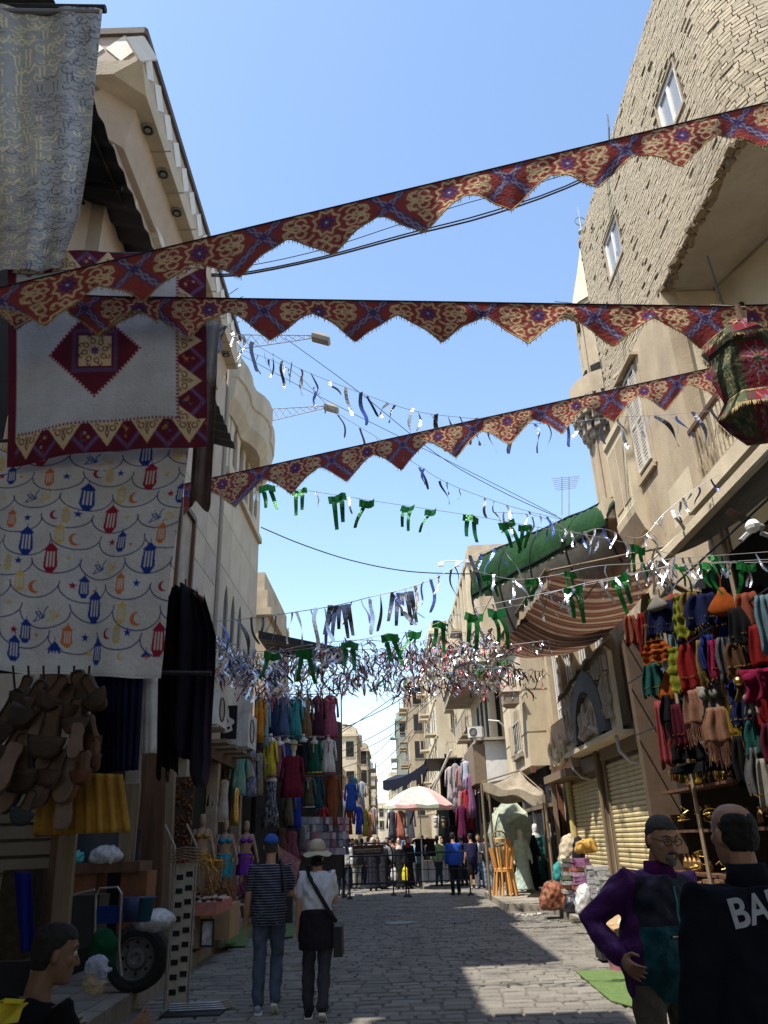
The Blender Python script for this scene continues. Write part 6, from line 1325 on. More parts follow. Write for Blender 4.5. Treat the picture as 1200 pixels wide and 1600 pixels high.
# left part of stall, nearer
gm(374,1174,1243,26,'hanging_robe','turquoise and gold brocade robe hanging left of the stall rows',(.07,.32,.34),Y=20,rz=35,flare=1.15,m=mat('brocade_turquoise',(.07,.32,.34),.6,.2,9,.2,stain=14.,stain_c=(.55,.5,.25)))
gm(394,1176,1245,17,'hanging_robe','blue and white floral robe beside the turquoise one',(.10,.13,.26),Y=20.4,rz=35,m=mat('brocade_blue',(.08,.11,.24),.6,.2,9,.2,stain=15.,stain_c=(.5,.5,.55)))
gm(406,1178,1243,13,'hanging_robe','olive floral robe beside the blue floral one',(.25,.22,.13),Y=20.8,rz=35)
gm(358,1178,1228,20,'robe','beige plain robe in the shadow of the arch',(.30,.24,.16),Y=20,rz=20)
gm(331,1216,1262,20,'costume','black costume vest with gold collar and belt',(.02,.02,.025),Y=18.3,trim=(.6,.42,.12),sleeve='none')
gm(351,1220,1284,16,'costume','white and gold striped costume panel by the dance costumes',(.5,.48,.45),Y=18.5,trim=(.6,.42,.12),sleeve='none')
gm(369,1232,1290,10,'costume','narrow gold lamé costume strip',(.45,.33,.10),Y=18.7,sleeve='none',m=M['gold'])
for i,(px,py,wd,c,lb) in enumerate(((548,1225,16,(.02,.06,.3),'cobalt dress on the stall beyond the striped umbrella'),(560,1262,9,(.02,.05,.35),'deep blue beaded robe beyond the rust robe'),(570,1265,8,(.3,.25,.05),'mustard robe beyond the deep blue one'),(577,1270,7,(.45,.2,.1),'apricot robe further along the left stalls'),(584,1262,6,(.35,.3,.3),'grey robe further along the left stalls'),(545,1262,9,(.35,.08,.04),'brick-red robe behind the rust one'),(553,1215,9,(.05,.15,.2),'dark teal dress on the far stall'),(565,1222,8,(.3,.35,.4),'pale blue dress on the far stall'))):
    gm(px,py,py+42,wd,'hanging_robe',lb,c,Y=33+i*.8)
# stall frame: rods, posts, dark backing
fs=T('clothing_stall','dark steel-pipe clothing stall frame with hanging rods on the left','stall',(-3,24,0))
for (pa,pb) in (((403,1086),(532,1084)),((403,1150),(530,1150)),((412,1213),(535,1212))):
    MB().tube([atY(pa[0],pa[1],yrow(pa[0])+.05),atY(pb[0],pb[1],yrow(pb[0])+.05)],.018,6).build('rod',M['iron'],fs)
for px in (405,470,533):
    Y=yrow(px)+.15; a=atY(px,1082,Y); MB().tube([(a.x,Y,.0),(a.x,Y,a.z)],.025,6).build('post',M['iron'],fs)
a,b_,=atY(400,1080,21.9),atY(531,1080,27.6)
b=MB(); d=(b_-a); b.prism([(0,.1),(1,.1),(1,1.0),(0,1.0)],(a.x,a.y+.35,0),(d.x,d.y,0),(0,0,a.z*.985),(-.1,.06,0)); b.build('back_cloth',mat('stall_dark_cloth',(.03,.028,.03),.95,.3,4,.2),fs)
# rack of packaged goods
rk=T('goods_rack','rack of small plastic-wrapped garments low on the left clothing stall','rack',(-2.4,27,.2))
me=[MB().box((0,0,0),(.16,.03,.2)).mesh('packet',cloth(c)) for c in ((.5,.45,.48),(.45,.2,.25),(.3,.3,.33),(.12,.12,.14))]
for r in range(5):
    for k in range(14):
        px=474+k*5.2; p=atY(px,1282+r*12,yrow(px)-.1); inst(me[rnd.randrange(4)],'packet',rk,p,(rnd.uniform(-.2,.2),rnd.uniform(-.15,.15),rnd.uniform(-.3,.3)))
rk2=T('goods_table','low table piled with folded clothes at the foot of the left stall','table',(-2.6,29,0))
MB().bb((-3.3,28.2,.7),(-1.9,29.4,.76)).build('tabletop',M['wood'],rk2)
for x,y in ((-3.2,28.3),(-2.,28.3),(-3.2,29.3),(-2.,29.3)): MB().tube([(x,y,0),(x,y,.7)],.025,5).build('leg',M['iron'],rk2)
# ------------------------------------------------------------------ right-hand hanging costumes
dsf=T('costume_shop','dark open costume shop front under the near right canopy','shop front',(5,10,0))
MB().bb((4.85,5.0,.15),(4.97,14.5,5.2)).build('back_wall',M['void'],dsf)
for z in (1.0,1.6,2.2): MB().bb((4.5,6.,z),(4.85,13.8,z+.04)).build('shelf',M['wood'],dsf)
MB().bb((4.35,13.9,.15),(4.9,14.1,4.9)).build('side_post',mat('dark_side',(.09,.06,.04),.8),dsf)
for y in (6.5,9.2,11.8): MB().tube([(4.35,y,.15),(4.35,y,5.2)],.03,6).build('post',M['shutd'],dsf)
for z in (5.0,4.1,3.2): MB().tube([(4.3,5.,z),(4.3,13.9,z)],.015,5).build('rod',M['iron'],dsf)
G2='costumes and scarves hung in the near right shop'
RC=dict(salmon=(.50,.13,.07),orange=(.72,.16,.02),navy=(.02,.03,.12),lime=(.42,.44,.04),olive=(.20,.19,.05),wine=(.16,.015,.04),red=(.42,.02,.02),crimson=(.45,.02,.10),teal=(.03,.16,.15),black=(.015,.015,.018),grey=(.20,.20,.21),white=(.55,.52,.46),peach=(.52,.26,.17),yellow=(.55,.36,.03),gold=(.38,.26,.08),royal=(.03,.06,.32),sky=(.25,.42,.5),brown=(.2,.10,.05),pink=(.62,.11,.13),green=(.03,.2,.08))
def scarf(px,py,w,h,cn,label,kind='scarf',X=None):
    X=X or 4.2+rnd.uniform(-.12,.12); c=atX(px,py,X); s=c.length/F_PX*.93; W_,H_=w*s*1.7,h*s*1.12; col=tuple(q*.27 for q in RC[cn]); ph=rnd.uniform(0,6); az=rnd.uniform(-.3,.5)
    p=T('hanging_'+{'scarf':'scarf','fringe':'hip_scarf','bag':'bag','tiers':'tiered_scarf','top':'costume_top'}[kind],label,{'scarf':'scarf','fringe':'scarf','bag':'bag','tiers':'scarf','top':'costume'}[kind],tuple(c),-PI/4+az,G2); ORG[p.name]=Vector((0,0,0)); m=cloth(col)
    if kind=='bag':
        b=MB(); b.loft([[Vector((W_*.5*a*math.cos(2*PI*k/14),.06*math.sin(2*PI*k/14)*a,-z*H_)) for k in range(14)] for z,a in ((.0,.15),(.2,.3),(.45,.7),(.7,1.),(.9,.85),(1.,.3))]); b.build('pouch',m,p,local=True,smooth=True); b=MB(); b.tube([(0,0,0),(.02,0,.12),(0,0,.2)],.008,4); b.build('strap',m,p,local=True); return
    n=20; hb=H_*(.62 if kind=='fringe' else 1.)
    b=MB()
    def fn(u,v):
        a=(u-.5); wd=W_*(.55+.45*min(1,v*2.2)) if kind!='top' else W_*(1-.25*math.sin(PI*v)); z=-v*hb-(.05*H_*math.cos(a*9+ph) if v>.9 else 0)
        return Vector((a*wd+.01*math.sin(v*7+ph),.045*math.sin(u*15+ph+v)*(.4+.6*v)+(.04*abs(math.sin(v*PI*4)) if kind=='tiers' else 0),z))
    b.grid(fn,n,14 if kind=='tiers' else 8,thick=.006); b.build('fabric',m,p,local=True,smooth=True)
    if kind=='fringe':
        b=MB(); 
        for i in range(34):
            q=fn((i+.5)/34,1.); b.tube([q,q+Vector((rnd.uniform(-.01,.01),0,-H_*.22)),q+Vector((rnd.uniform(-.02,.02),rnd.uniform(-.02,.02),-H_*rnd.uniform(.34,.42)))],.006,3)
        b.build('fringe',m,p,local=True,kind='stuff')
    if kind=='top':
        b=MB(); 
        for sx in (-1,1): b.sph((sx*W_*.22,-.05,-H_*.3),(W_*.2,.05,H_*.18),8)
        b.build('cups',M['gold'] if cn in('gold','yellow') else m,p,local=True,smooth=True)
    if kind in('scarf','tiers') and rnd.random()<.7:
        b=MB(); 
        for i in range(16): q=fn((i+.5)/16,.97 if rnd.random()<.5 else .7); b.sph(q+Vector((0,-.015,0)),.012,5,k=3)
        b.build('coins',M['gold'],p,local=True,kind='stuff')
SC=[(984,962,14,40,'salmon','salmon scarf at the far left end of the top row','scarf'),(1000,958,12,60,'red','rust-red scarf next to the salmon one','scarf'),(1010,975,12,36,'brown','brown beaded scarf in the top row','scarf'),
(1034,940,32,44,'navy','navy scarf bundle in the top row under the white tinsel','scarf'),(1058,930,18,58,'lime','bright lime tiered scarf, topmost on the left','tiers'),(1024,930,22,22,'white','cream cap-shaped pouch above the navy bundle','bag'),
(1096,928,34,44,'navy','broad navy and purple scarf in the top row','scarf'),(1076,925,20,34,'gold','tan scarf behind the green foil','scarf'),(1126,918,28,38,'orange','orange sequinned pouch under the green foil','bag'),(1166,926,26,60,'salmon','long salmon-red scarf in the top row right','scarf'),(1190,930,18,72,'sky','pale blue and silver scarf at the right end','scarf'),(1148,950,20,50,'black','black scarf between the orange pouch and the salmon scarf','scarf'),
(1022,1000,26,30,'orange','orange ruffled scarf in the second row left','tiers'),(1049,1012,22,58,'lime','lime and brown tiered scarf in the second row','tiers'),(1074,1006,24,62,'red','glossy red scarf with gold cords in the second row','scarf'),(1092,1000,14,60,'gold','olive and gold corded scarf beside the glossy red one','scarf'),(1102,992,16,48,'royal','royal blue scarf in the second row','scarf'),(1114,1000,16,52,'crimson','magenta scarf in the second row','scarf'),(1128,996,16,58,'grey','grey ribbed scarf in the second row','scarf'),(1144,985,18,22,'white','white satin pouch in the second row','bag'),(1146,1004,20,44,'brown','ochre-brown scarf below the white pouch','scarf'),(1166,1000,22,42,'black','black net scarf in the second row right','scarf'),(1184,975,26,52,'red','scarlet scarf in the second row right','scarf'),(1134,1010,12,36,'teal','dull teal scarf squeezed between grey and brown','scarf'),
(1016,1036,20,46,'teal','dark teal scarf at the far left of the third row','scarf'),(1040,1048,24,42,'orange','vivid orange drop-shaped pouch in the third row','bag'),(1030,1095,14,84,'pink','long coral-pink boa hanging at the left of the third row','scarf'),(1046,1085,22,60,'black','black sequinned hip scarf beside the coral boa','fringe'),(1056,1100,14,56,'wine','wine scarf in the third row','scarf'),(1081,1078,26,70,'peach','peach bra and fringed hip scarf in the third row','fringe'),(1108,1070,24,40,'white','ivory beaded costume top in the third row','top'),(1116,1105,26,72,'peach','pale peach fringed hip scarf lower in the third row','fringe'),(1134,1064,12,92,'yellow','long mustard yellow sash in the third row','scarf'),(1146,1060,18,34,'royal','royal blue costume top in the third row','top'),(1160,1052,20,34,'gold','gold costume top in the third row','top'),(1156,1092,20,36,'navy','navy and white hip scarf below the gold top','scarf'),(1180,1045,28,40,'crimson','crimson sequinned top at the right of the third row','top'),(1172,1080,16,30,'white','white triangular costume top at right','top'),(1190,1085,24,40,'red','dark red sequinned scarf at the right edge of the third row','scarf'),
(1070,1150,30,50,'black','black fringed hip scarf in the lowest row left','fringe'),(1178,1125,22,44,'teal','dark green scarf in the lowest row right','scarf'),(1196,1130,16,50,'wine','plum scarf in the lowest row at the frame edge','scarf'),(1100,1190,60,20,'black','black feather boa draped on the rail in the lowest row','fringe'),(1176,1168,20,60,'grey','grey lace shawl low on the right','scarf'),(1194,1185,20,60,'white','off-white lace shawl low at the frame edge','scarf'),(1150,1150,16,60,'black','black net shawl low in the shop','scarf')]
for a in SC: scarf(a[0],a[1],a[2],a[3],a[4],a[5],a[6])
names=list(RC); WD=dict(zip((4.72,4.62,4.52),('rear','second','third')))
for r,(py0,X_) in enumerate(((925,4.72),(985,4.66),(1045,4.6),(1105,4.56),(1150,4.56))):
    for k in range(14):
        px=990+k*16+rnd.uniform(-4,4)
        if px<1000+r*12: continue
        cn=names[rnd.randrange(len(names))]; scarf(px,py0+rnd.uniform(-8,8)-(px-1100)*.05,17,54,cn,'%s scarf in the packed back rank, %s tier, %s from its street end'%(cn,('top','second','middle','fourth','bottom')[r],('first','second','third','fourth','fifth','sixth','seventh','eighth','ninth','tenth','eleventh','twelfth','thirteenth','fourteenth')[k]),rnd.choice(('scarf','scarf','tiers','fringe')),X_)
# jewellery and brass in the lower shop
jw=T('jewellery_display','dim display of gold necklaces and belts on the shop shelves behind the two men','display',(4.5,9,1.)); b=MB()
for i in range(70):
    y=rnd.uniform(6.2,13.5); z=rnd.choice((1.08,1.68,2.28))+rnd.uniform(0,.25); r=rnd.uniform(.03,.07); b.tube([(4.5+rnd.uniform(0,.15),y+r*math.cos(2*PI*k/8),z+r*math.sin(2*PI*k/8)) for k in range(9)],.008,4,cap=False)
b.build('necklaces',M['gold'],jw,kind='stuff')
b=MB()
for i in range(40): b.lathe([(.03,0),(.06,.05),(.05,.14),(.02,.2),(.03,.24)],(4.65,6.1+i*.19,rnd.choice((1.04,1.64,2.24))),8)
b.build('brassware',mat('dull_brass',(.22,.13,.05),.45,.3,9,.2,metal=.7),jw,kind='stuff')
jt=T('goods_table','table of small boxes and trinkets on the pavement behind the purple-jacket man','table',(4.2,11,.15)); MB().bb((3.8,9.9,.8),(4.6,12.6,.86)).build('tabletop',M['wood'],jt)
for x,y in ((3.85,10),(4.5,10),(3.85,12.5),(4.5,12.5)): MB().tube([(x,y,.15),(x,y,.8)],.025,5).build('leg',M['wood'],jt)
b=MB()
for i in range(60): b.box((rnd.uniform(3.85,4.55),rnd.uniform(9.95,12.5),.86+rnd.uniform(.02,.08)),(rnd.uniform(.05,.12),rnd.uniform(.05,.12),rnd.uniform(.03,.12)),rz=rnd.uniform(0,3))
tag(b.build('trinkets',mat('trinket_brown',(.16,.09,.05),.6,.5,15,.3)),'heap of small brown and brass trinkets on the table behind the purple-jacket man','trinkets',kind='stuff')
# ------------------------------------------------------------------ left foreground: slippers, skirts, cloths
sl_top=MB()
def slipper(px,py,Lp,ang,face,col,label):
    Y=3.7+rnd.uniform(-.12,.12); c=atY(px,py,Y); L=Lp*Y*1.0/F_PX; p=T('slipper',label,'slipper',tuple(c),0,'leather slippers strung in a bunch'); p.rotation_euler=(rnd.uniform(-.25,.25),ang,rnd.uniform(-.35,.35)); ORG[p.name]=Vector((0,0,0))
    def out(s,y): return [Vector((L*x*.5*s,y,-L*z*.5*s)) for x,z in ((0,1),(.22,.94),(.33,.72),(.37,.42),(.33,.1),(.27,-.2),(.26,-.5),(.30,-.75),(.24,-.94),(0,-1),(-.24,-.94),(-.30,-.75),(-.26,-.5),(-.27,-.2),(-.33,.1),(-.37,.42),(-.33,.72),(-.22,.94))]
    col=tuple(q*.6 for q in col); lea=mat('leather_%d_%d'%(int(col[0]*199),int(col[1]*199)),col,.6,.25,9,.25); sole=mat('sole_tan',(.12,.075,.05),.8,.2,12,.2)
    f=-1 if face else 1
    b=MB(); b.loft([out(.93,0),out(1,.008*f),out(.97,.018*f)]); b.build('sole',sole if not face else mat('sole_beige',(.17,.115,.09),.8,.15,10,.2),p,local=True)
    b=MB(); O=out(1,0); 
    r0=[Vector((q.x*1.02,-.012*f if 0 else .0,q.z*1.01)) for q in O]; r1=[Vector((q.x*.96,-.02,q.z*.98)) for q in O]; r2=[Vector((q.x*.86,-.024,q.z*.94)) for q in O]; r3=[Vector((q.x*.84,-.004,q.z*.92)) for q in O]
    if not face: b.loft([r0,r1,r2,r3],cap=False); b.grid(lambda u,v:Vector(((u-.5)*L*.70*(1-.55*(1-v)**2),-.02-.022*math.sin(PI*u)*(.5+.5*v),-L*.48+v*L*.40)),8,4,thick=.004)
    else: b.loft([r0,[Vector((q.x*1.05,.03,q.z*.98)) for q in O],[Vector((q.x*.9,.045,q.z*.9)) for q in O]],cap=True)
    b.build('upper',lea,p,local=True,smooth=True)
SLP=[(103,1098,62,.05,0,(.10,.055,.035),'brown slipper with a pale insole patch at the top centre of the bunch'),(84,1082,60,.5,0,(.07,.045,.035),'dark brown slipper tilted behind the top centre slipper'),(124,1084,78,-.25,0,(.075,.045,.03),'dark slipper with light rim right of the top centre'),(146,1082,66,-.6,0,(.08,.05,.035),'outermost dark slipper on the upper right of the bunch'),(77,1142,84,.1,0,(.09,.06,.045),'large open-topped slipper in the middle of the bunch'),(57,1140,54,.15,1,(.16,.09,.07),'pinkish brown slipper sole-out at middle left'),(118,1158,56,.0,1,(.3,.2,.16),'beige-soled slipper at the middle right'),(142,1148,62,-.2,0,(.12,.055,.03),'chestnut slipper right of the beige sole'),(66,1215,84,.12,1,(.12,.08,.06),'long dark-soled slipper hanging lower left'),(106,1208,86,.05,1,(.22,.085,.04),'tawny orange-brown slipper hanging low in the bunch'),(130,1200,52,-.05,0,(.17,.06,.03),'small reddish slipper beside the tawny one'),(84,1200,60,.15,0,(.10,.05,.045),'thin reddish strap-edged slipper between the lower ones'),(100,1262,62,.05,1,(.33,.22,.18),'lowest beige sole at the bottom of the bunch'),(12,1120,90,.35,0,(.06,.04,.035),'dark slipper high at the left frame edge'),(30,1160,110,.3,0,(.06,.04,.035),'long dark slipper left of the bunch'),(34,1190,90,.1,0,(.09,.055,.045),'dark slipper rim-on at lower left'),(8,1200,80,.3,1,(.16,.1,.08),'faded slipper low at the left frame edge'),(47,1100,80,.4,0,(.06,.045,.04),'dark slipper behind the cloth hem'),(20,1235,70,.5,1,(.05,.05,.06),'grey-black slipper at the bottom left'),(118,1120,60,-.1,0,(.09,.055,.04),'brown slipper just under the lantern-print cloth'),(60,1090,56,.2,0,(.11,.07,.05),'brown slipper under the cloth hem at left'),(36,1080,50,.2,0,(.07,.05,.04),'dark slipper tucked under the cloth hem at left'),(146,1180,50,-.2,0,(.13,.06,.035),'brown slipper lowest on the right of the bunch'),(40,1262,52,.3,0,(.04,.05,.06),'bluish-black shoe at the bottom left of the bunch')]
for a in SLP: slipper(*a)
sc=T('slipper_string','knotted cord bunch from which the slippers hang under the lantern-print cloth','cord',tuple(atY(80,1100,3.9))); b=MB()
for k in range(6): b.tube([atY(20+k*24,1040,3.85),atY(30+k*20,1150,3.9),atY(40+k*16,1240,3.9)],.006,4)
b.build('cords',M['rope'],sc)
def pleated(name,label,cat,px,Y,col,np_=9,amp=.035,group=None,ragged=0.,m=None):
    (x0,y0),(x1,y1),(x2,y2),(x3,y3)=px; a,b_,c,d=atY(x0,y0,Y),atY(x1,y1,Y),atY(x2,y2,Y),atY(x3,y3,Y)
    q=MB(); q.grid(lambda u,v:(a*(1-u)+b_*u)*(1-v)+(d*(1-u)+c*u)*v+Vector((0,amp*math.sin(u*PI*2*np_)*(.5+.6*v)+.02*math.sin(u*7),ragged*(math.sin(u*37)+math.sin(u*17+1))*(v>.98))),np_*10,12,thick=.004)
    return q.build(name,m or cloth(col),None,label,cat,group,smooth=True)
pleated('hanging_curtain','navy pleated cloth hanging behind the slippers','cloth',((140,1050),(222,1056),(214,1203),(148,1210)),4.1,(.012,.012,.045),8,.02,group=hang)
pleated('hanging_cloth','narrow white cloth end between the navy pleats and the black robes','cloth',((219,1055),(244,1058),(243,1177),(217,1178)),4.15,(.55,.55,.57),2,.01,group=hang)
pleated('pleated_skirt','mustard yellow pleated skirt hanging below the navy cloth','skirt',((62,1206),(190,1210),(203,1300),(50,1306)),4.0,(.36,.20,.04),8,.014)
pleated('skirt_hem','brown underskirt hem showing below the mustard skirt at left','skirt',((58,1270),(165,1278),(170,1300),(54,1308)),4.08,(.14,.07,.03),7,.012)
ab=T('black_robe','bunch of black and dark blue robes hung on a hanger below the taupe cloth','robe',tuple(atY(288,930,4.6)),0,hang)
def abf(u,v,dx=0):
    w=[.018,.032,.038,.040,.045,.050,.05,.045][min(7,int(v*8))]*F_PX/1.; w=(22+18*min(1,v*4)+3*math.sin(v*5)); cx=290+(-8*v)+dx; py=925+v*(265+26*math.sin(u*9)*(v>.9)+14*math.sin(u*23)*(v>.9)); p=atY(cx+(u-.5)*2*w,py,4.6); return p+Vector((0,.05*math.sin(u*17+v*2)+.04*math.sin(u*29)+(-.12*math.sin(PI*u)),0))
b=MB(); b.grid(lambda u,v:abf(u,v),60,26,thick=.005); b.build('robe_front',cloth((.010,.010,.018)),ab,smooth=True)
b=MB(); b.grid(lambda u,v:abf(u,v,4)+Vector((0,.13,.0)),50,20,thick=.005); b.build('robe_back',mat('printed_dark',(.012,.014,.035),.9,.3,9,.2,stain=6.,stain_c=(.07,.015,.03)),ab,smooth=True)
b=MB(); b.tube([atY(262,934,4.55),atY(290,922,4.55),atY(318,936,4.55)],.012,5); b.tube([atY(290,922,4.55),atY(290,905,4.55)],.006,4); b.build('hanger',M['wood'],ab)
MB().tube([atY(-60,395,4.5),atY(345,400,4.55)],.02,6).build('cloth_rail',M['dark'],None,'dark rail carrying the patchwork cloth across the left foreground','rail')
b=MB()
for k,(x0,x1,y,Y) in enumerate(((-60,330,682,4.05),(-60,330,1052,4.2))): b.tube([atY(x0,y,Y),atY(x1,y,Y)],.014,6)
b=MB(); b.tube([atY(-60,690,4.34),atY(296,686,4.34)],.014,6); b.build('cloth_rail',M['dark'],None,'dark rail at the top of the lantern-print cloth','rail')
b=MB(); b.tube([atY(-60,1048,4.2),atY(330,1052,4.25)],.014,6); b.build('cloth_rail',M['dark'],None,'dark rail behind the slippers','rail')
# ------------------------------------------------------------------ foil garlands
FV=[]
def foil_mesh(seed,L,w,m):
    q=random.Random(seed); b=MB(); n=9; a0=q.uniform(0,6); bend=q.uniform(-.35,.35); tw=q.uniform(-2.8,2.8); c1=q.uniform(-.09,.09)
    P=[]
    for i in range(n+1):
        t=i/n; a=a0+tw*t; c=Vector((bend*t*t*L+c1*math.sin(t*6+a0),.12*L*math.sin(t*4+a0),-t*L*(1-.1*abs(bend)))); s=Vector((math.cos(a),math.sin(a),0))*w*(.5 if t<.92 else .35); P.append((c-s,c+s))
    b.add([p for pr in P for p in pr],[(2*i,2*i+1,2*i+3,2*i+2) for i in range(n)]); return b.mesh('foil_strip',m)
KINDS={k:[foil_mesh(i*7+len(k),1.,w,M[k]) for i in range(8)] for k,w in (('foil',.13),('foilb',.12),('foilr',.10),('foild',.13),('foilg',.2))}
def catpts(px,Y,n):
    P=[atY(a[0],a[1],Y if len(a)<3 else a[2]) for a in px]; out=[]; seg=len(P)-1
    for i in range(n+1):
        t=i/n*seg; k=min(seg-1,int(t)); f=t-k; p0,p1,p2,p3=P[max(0,k-1)],P[k],P[k+1],P[min(seg,k+2)]
        out.append(.5*((2*p1)+(p2-p0)*f+(2*p0-5*p1+4*p2-p3)*f*f+(3*p1-p0-3*p2+p3)*f**3))
    return out
def garland(label,px,Y,n,L,kinds,cordm='galv',jit=.5,stuff=False,w=1.,dens=None):
    P=catpts(px,Y,60); t=T('foil_garland',label,'garland',tuple(P[30]),0,'foil garlands strung across the street')
    b=MB(); b.tube(P,.004 if Y<14 else .008,4); b.build('cord',M[cordm],t)
    if stuff:
        sub={}
        for i in range(int(n*.72)):
            u=rnd.random()*60; k=min(59,int(u)); p=P[k].lerp(P[k+1],u-k)+Vector((0,rnd.uniform(-.3,.3),rnd.uniform(-.55,.12)*L)); kd=rnd.choice(kinds); me=rnd.choice(KINDS[kd]); s=L*rnd.uniform(.3,1.0)*(1 if dens is None else dens(u/60)); R_=Euler((rnd.uniform(-.8,.8),rnd.uniform(-.9,.9),rnd.uniform(0,6))).to_matrix(); bb=sub.setdefault(kd,MB())
            bb.add([p+R_@(Vector((v.co.x*w,v.co.y*w,v.co.z))*s) for v in me.vertices],[tuple(q.vertices) for q in me.polygons])
        for kd,bb in sub.items(): bb.build('foil_strips',M[kd],t,kind='stuff')
    else:
        for i in range(n):
            u=(i+.5+rnd.uniform(-jit,jit)*.8)/n*60; k=max(0,min(59,int(u))); p=P[k].lerp(P[k+1],u-k); kd=rnd.choice(kinds); s=L*rnd.uniform(.6,1.25)
            inst(rnd.choice(KINDS[kd]),'foil_strip',t,p,(rnd.uniform(-.3,.3),rnd.uniform(-.35,.35),rnd.uniform(0,6)),(s*.9*w,s*.9*w,s))
    return t,P
garland('nearest garland of long blue and silver foil strips rising left from under the middle banner',[(345,505),(385,530),(460,572),(540,605),(640,640),(720,652),(850,662),(960,652),(1040,648),(1130,640)],8.5,44,.42,['foild','foilb','foild','foil'])
garland('second garland of blue and grey foil curls crossing just below the nearest one',[(372,545),(430,565),(470,590),(520,640),(600,690),(650,725),(700,755),(770,782),(830,800),(880,812)],9.5,26,.3,['foild','foil','foilb'])
garland('garland of bright silver foil curls above the striped awning',[(770,800),(840,806),(900,832),(940,826),(1000,840),(1040,800),(1100,755),(1180,716),(1240,700)],9.6,40,.30,['foil','foild','foil','foilb'])
# green T-shaped foil flags
GM=[]
for sd in range(5):
    q=random.Random(sd+40); b=MB(); w=.26
    b.grid(lambda u,v:((u-.5)*w,.03*math.sin(u*8+sd),-v*.12+.02*math.sin(u*5+sd)),5,2)
    for s in (-1,1):
        if s==1 and sd==2: continue
        dx=q.uniform(-.02,.10)*s+q.uniform(-.06,.06); LL=q.uniform(.3,.42)
        b.grid(lambda u,v:(s*.055+(u-.5)*.075*(1-.3*v)+dx*v,.04*math.sin(v*4+sd),-.11-v*LL),1,6)
    GM.append(b.mesh('foil_flag',M['foilg']))
def flags(label,px,Y,pos,sc,extra=0,mats=None):
    P=catpts(px,Y,60); t=T('foil_garland',label,'garland',tuple(P[30]),0,'foil garlands strung across the street'); MB().tube(P,.004,4).build('cord',M['galv'],t)
    xs=[a[0] for a in px]
    for x in pos:
        u=0
        for k in range(60):
            if P[k].x/P[k].y<=atY(x,800,Y).x/Y<=P[k+1].x/P[k+1].y: u=k
        s=sc*rnd.uniform(.85,1.15); inst(rnd.choice(GM),'foil_flag',t,P[u],(rnd.uniform(-.3,.3),rnd.uniform(-.25,.25),rnd.uniform(-.6,.6)),(s,s,s))
    for i in range(extra): k=rnd.randrange(60); inst(rnd.choice(KINDS['foil']),'foil_strip',t,P[k],(rnd.uniform(-.5,.5),rnd.uniform(-.5,.5),rnd.uniform(0,6)),(.22,.22,.26))
flags('garland of green foil flags with two tails each, hanging below the lowest banner',[(325,740),(370,752),(470,765),(600,785),(740,806),(830,822),(950,842),(1050,866)],9.,[345,420,478,530,586,640,688,738,790,826,1000],.8,10)
flags('garland of green foil flags over the striped awning and the hanging costumes',[(735,890),(800,905),(860,900),(930,885),(1000,880),(1060,872),(1120,868),(1260,858)],8.,[757,822,884,1112],.55,22)
flags('garland of green foil flags drooping in front of the costume shop',[(850,930),(900,915),(960,902),(1020,890),(1060,884),(1120,880),(1230,878)],7.2,[880,950,1045,1092,1150],.66,22)
garland('white glittering foil string along the lit cord before the costume shop',[(740,950),(860,925),(960,905),(1020,890),(1060,882),(1130,878),(1240,872)],7.6,30,.16,['foil'])
garland('garland of wide dark and silver foil tassels low across the blue sky',[(325,972),(400,965),(470,955),(530,945),(590,930),(640,918),(690,898),(740,868),(790,850)],15.,34,.75,['foild','foil','foild','foilb'],w=.85)
for i,(x,y) in enumerate(((530,945),(628,925))):
    p=atY(x,y,15.); b=MB()
    for k in range(5): b.grid(lambda u,v:Vector((p.x+(k-2)*.09+(u-.5)*.11*(1-.4*v)+(.06*(k-2)+.05*math.sin(k*3))*v,p.y+.05*math.sin(v*5+k),p.z-v*(.62+.12*math.sin(k*2.3)))),1,7)
    tag(b.build('foil_tassel',M['foild']),['broad dark foil tassel catching the sun left of centre','broad dark foil tassel right of centre above the green flags'][i],'tassel','foil tassels')
flags('garland of large green foil flags in the densest part of the tinsel',[(395,1022),(470,1015),(540,1004),(600,992),(650,985),(700,968),(760,955),(840,940)],16.,[440,478,545,602,640,678,735,762],1.5,12)
garland('dense silver and red tinsel string nearest the left stone building',[(318,1000),(360,1012),(420,1018),(480,1008),(560,1000),(640,1004),(700,990),(770,985)],16.5,420,.42,['foil','foilr','foild','foil'],stuff=True)
garland('dense tinsel string drooping in front of the air conditioners',[(315,1022),(350,1040),(400,1052),(460,1040),(520,1020),(590,1015),(660,1030),(740,1020)],18.,440,.45,['foil','foilr','foil','foild'],stuff=True)
garland('dense red and silver tinsel string just above the top clothing row',[(320,1010),(370,1058),(430,1074),(500,1066),(560,1045),(640,1058),(720,1048),(810,1042)],20.,460,.5,['foil','foilr','foild'],stuff=True)
garland('thin tinsel string curving across the street gap toward the tan building',[(420,1070),(500,1080),(560,1062),(620,1078),(700,1062),(760,1066),(830,1070)],23.,220,.5,['foild','foilr','foil'],stuff=True)
garland('tinsel string with small dark flags low over the street gap',[(480,1040),(560,1055),(640,1052),(700,1040),(760,1030),(850,1032)],26.,150,.6,['foild','foilg','foil'],stuff=True)
garland('bright white tinsel string in front of the ribbed tan building',[(600,1030),(660,1022),(700,1008),(740,1002),(780,992)],19.,260,.4,['foil','foil','foilr'],stuff=True)
garland('silver tinsel string sagging from the stone building to the dark shop roof',[(322,985),(350,1000),(380,1030),(420,1040),(470,1020),(540,1010)],17.3,300,.45,['foil','foild','foil','foilb'],stuff=True)
garland('red tinsel string under the pale balcony slab',[(650,1060),(700,1066),(760,1068),(810,1064)],26.,160,.4,['foilr','foil'],stuff=True)
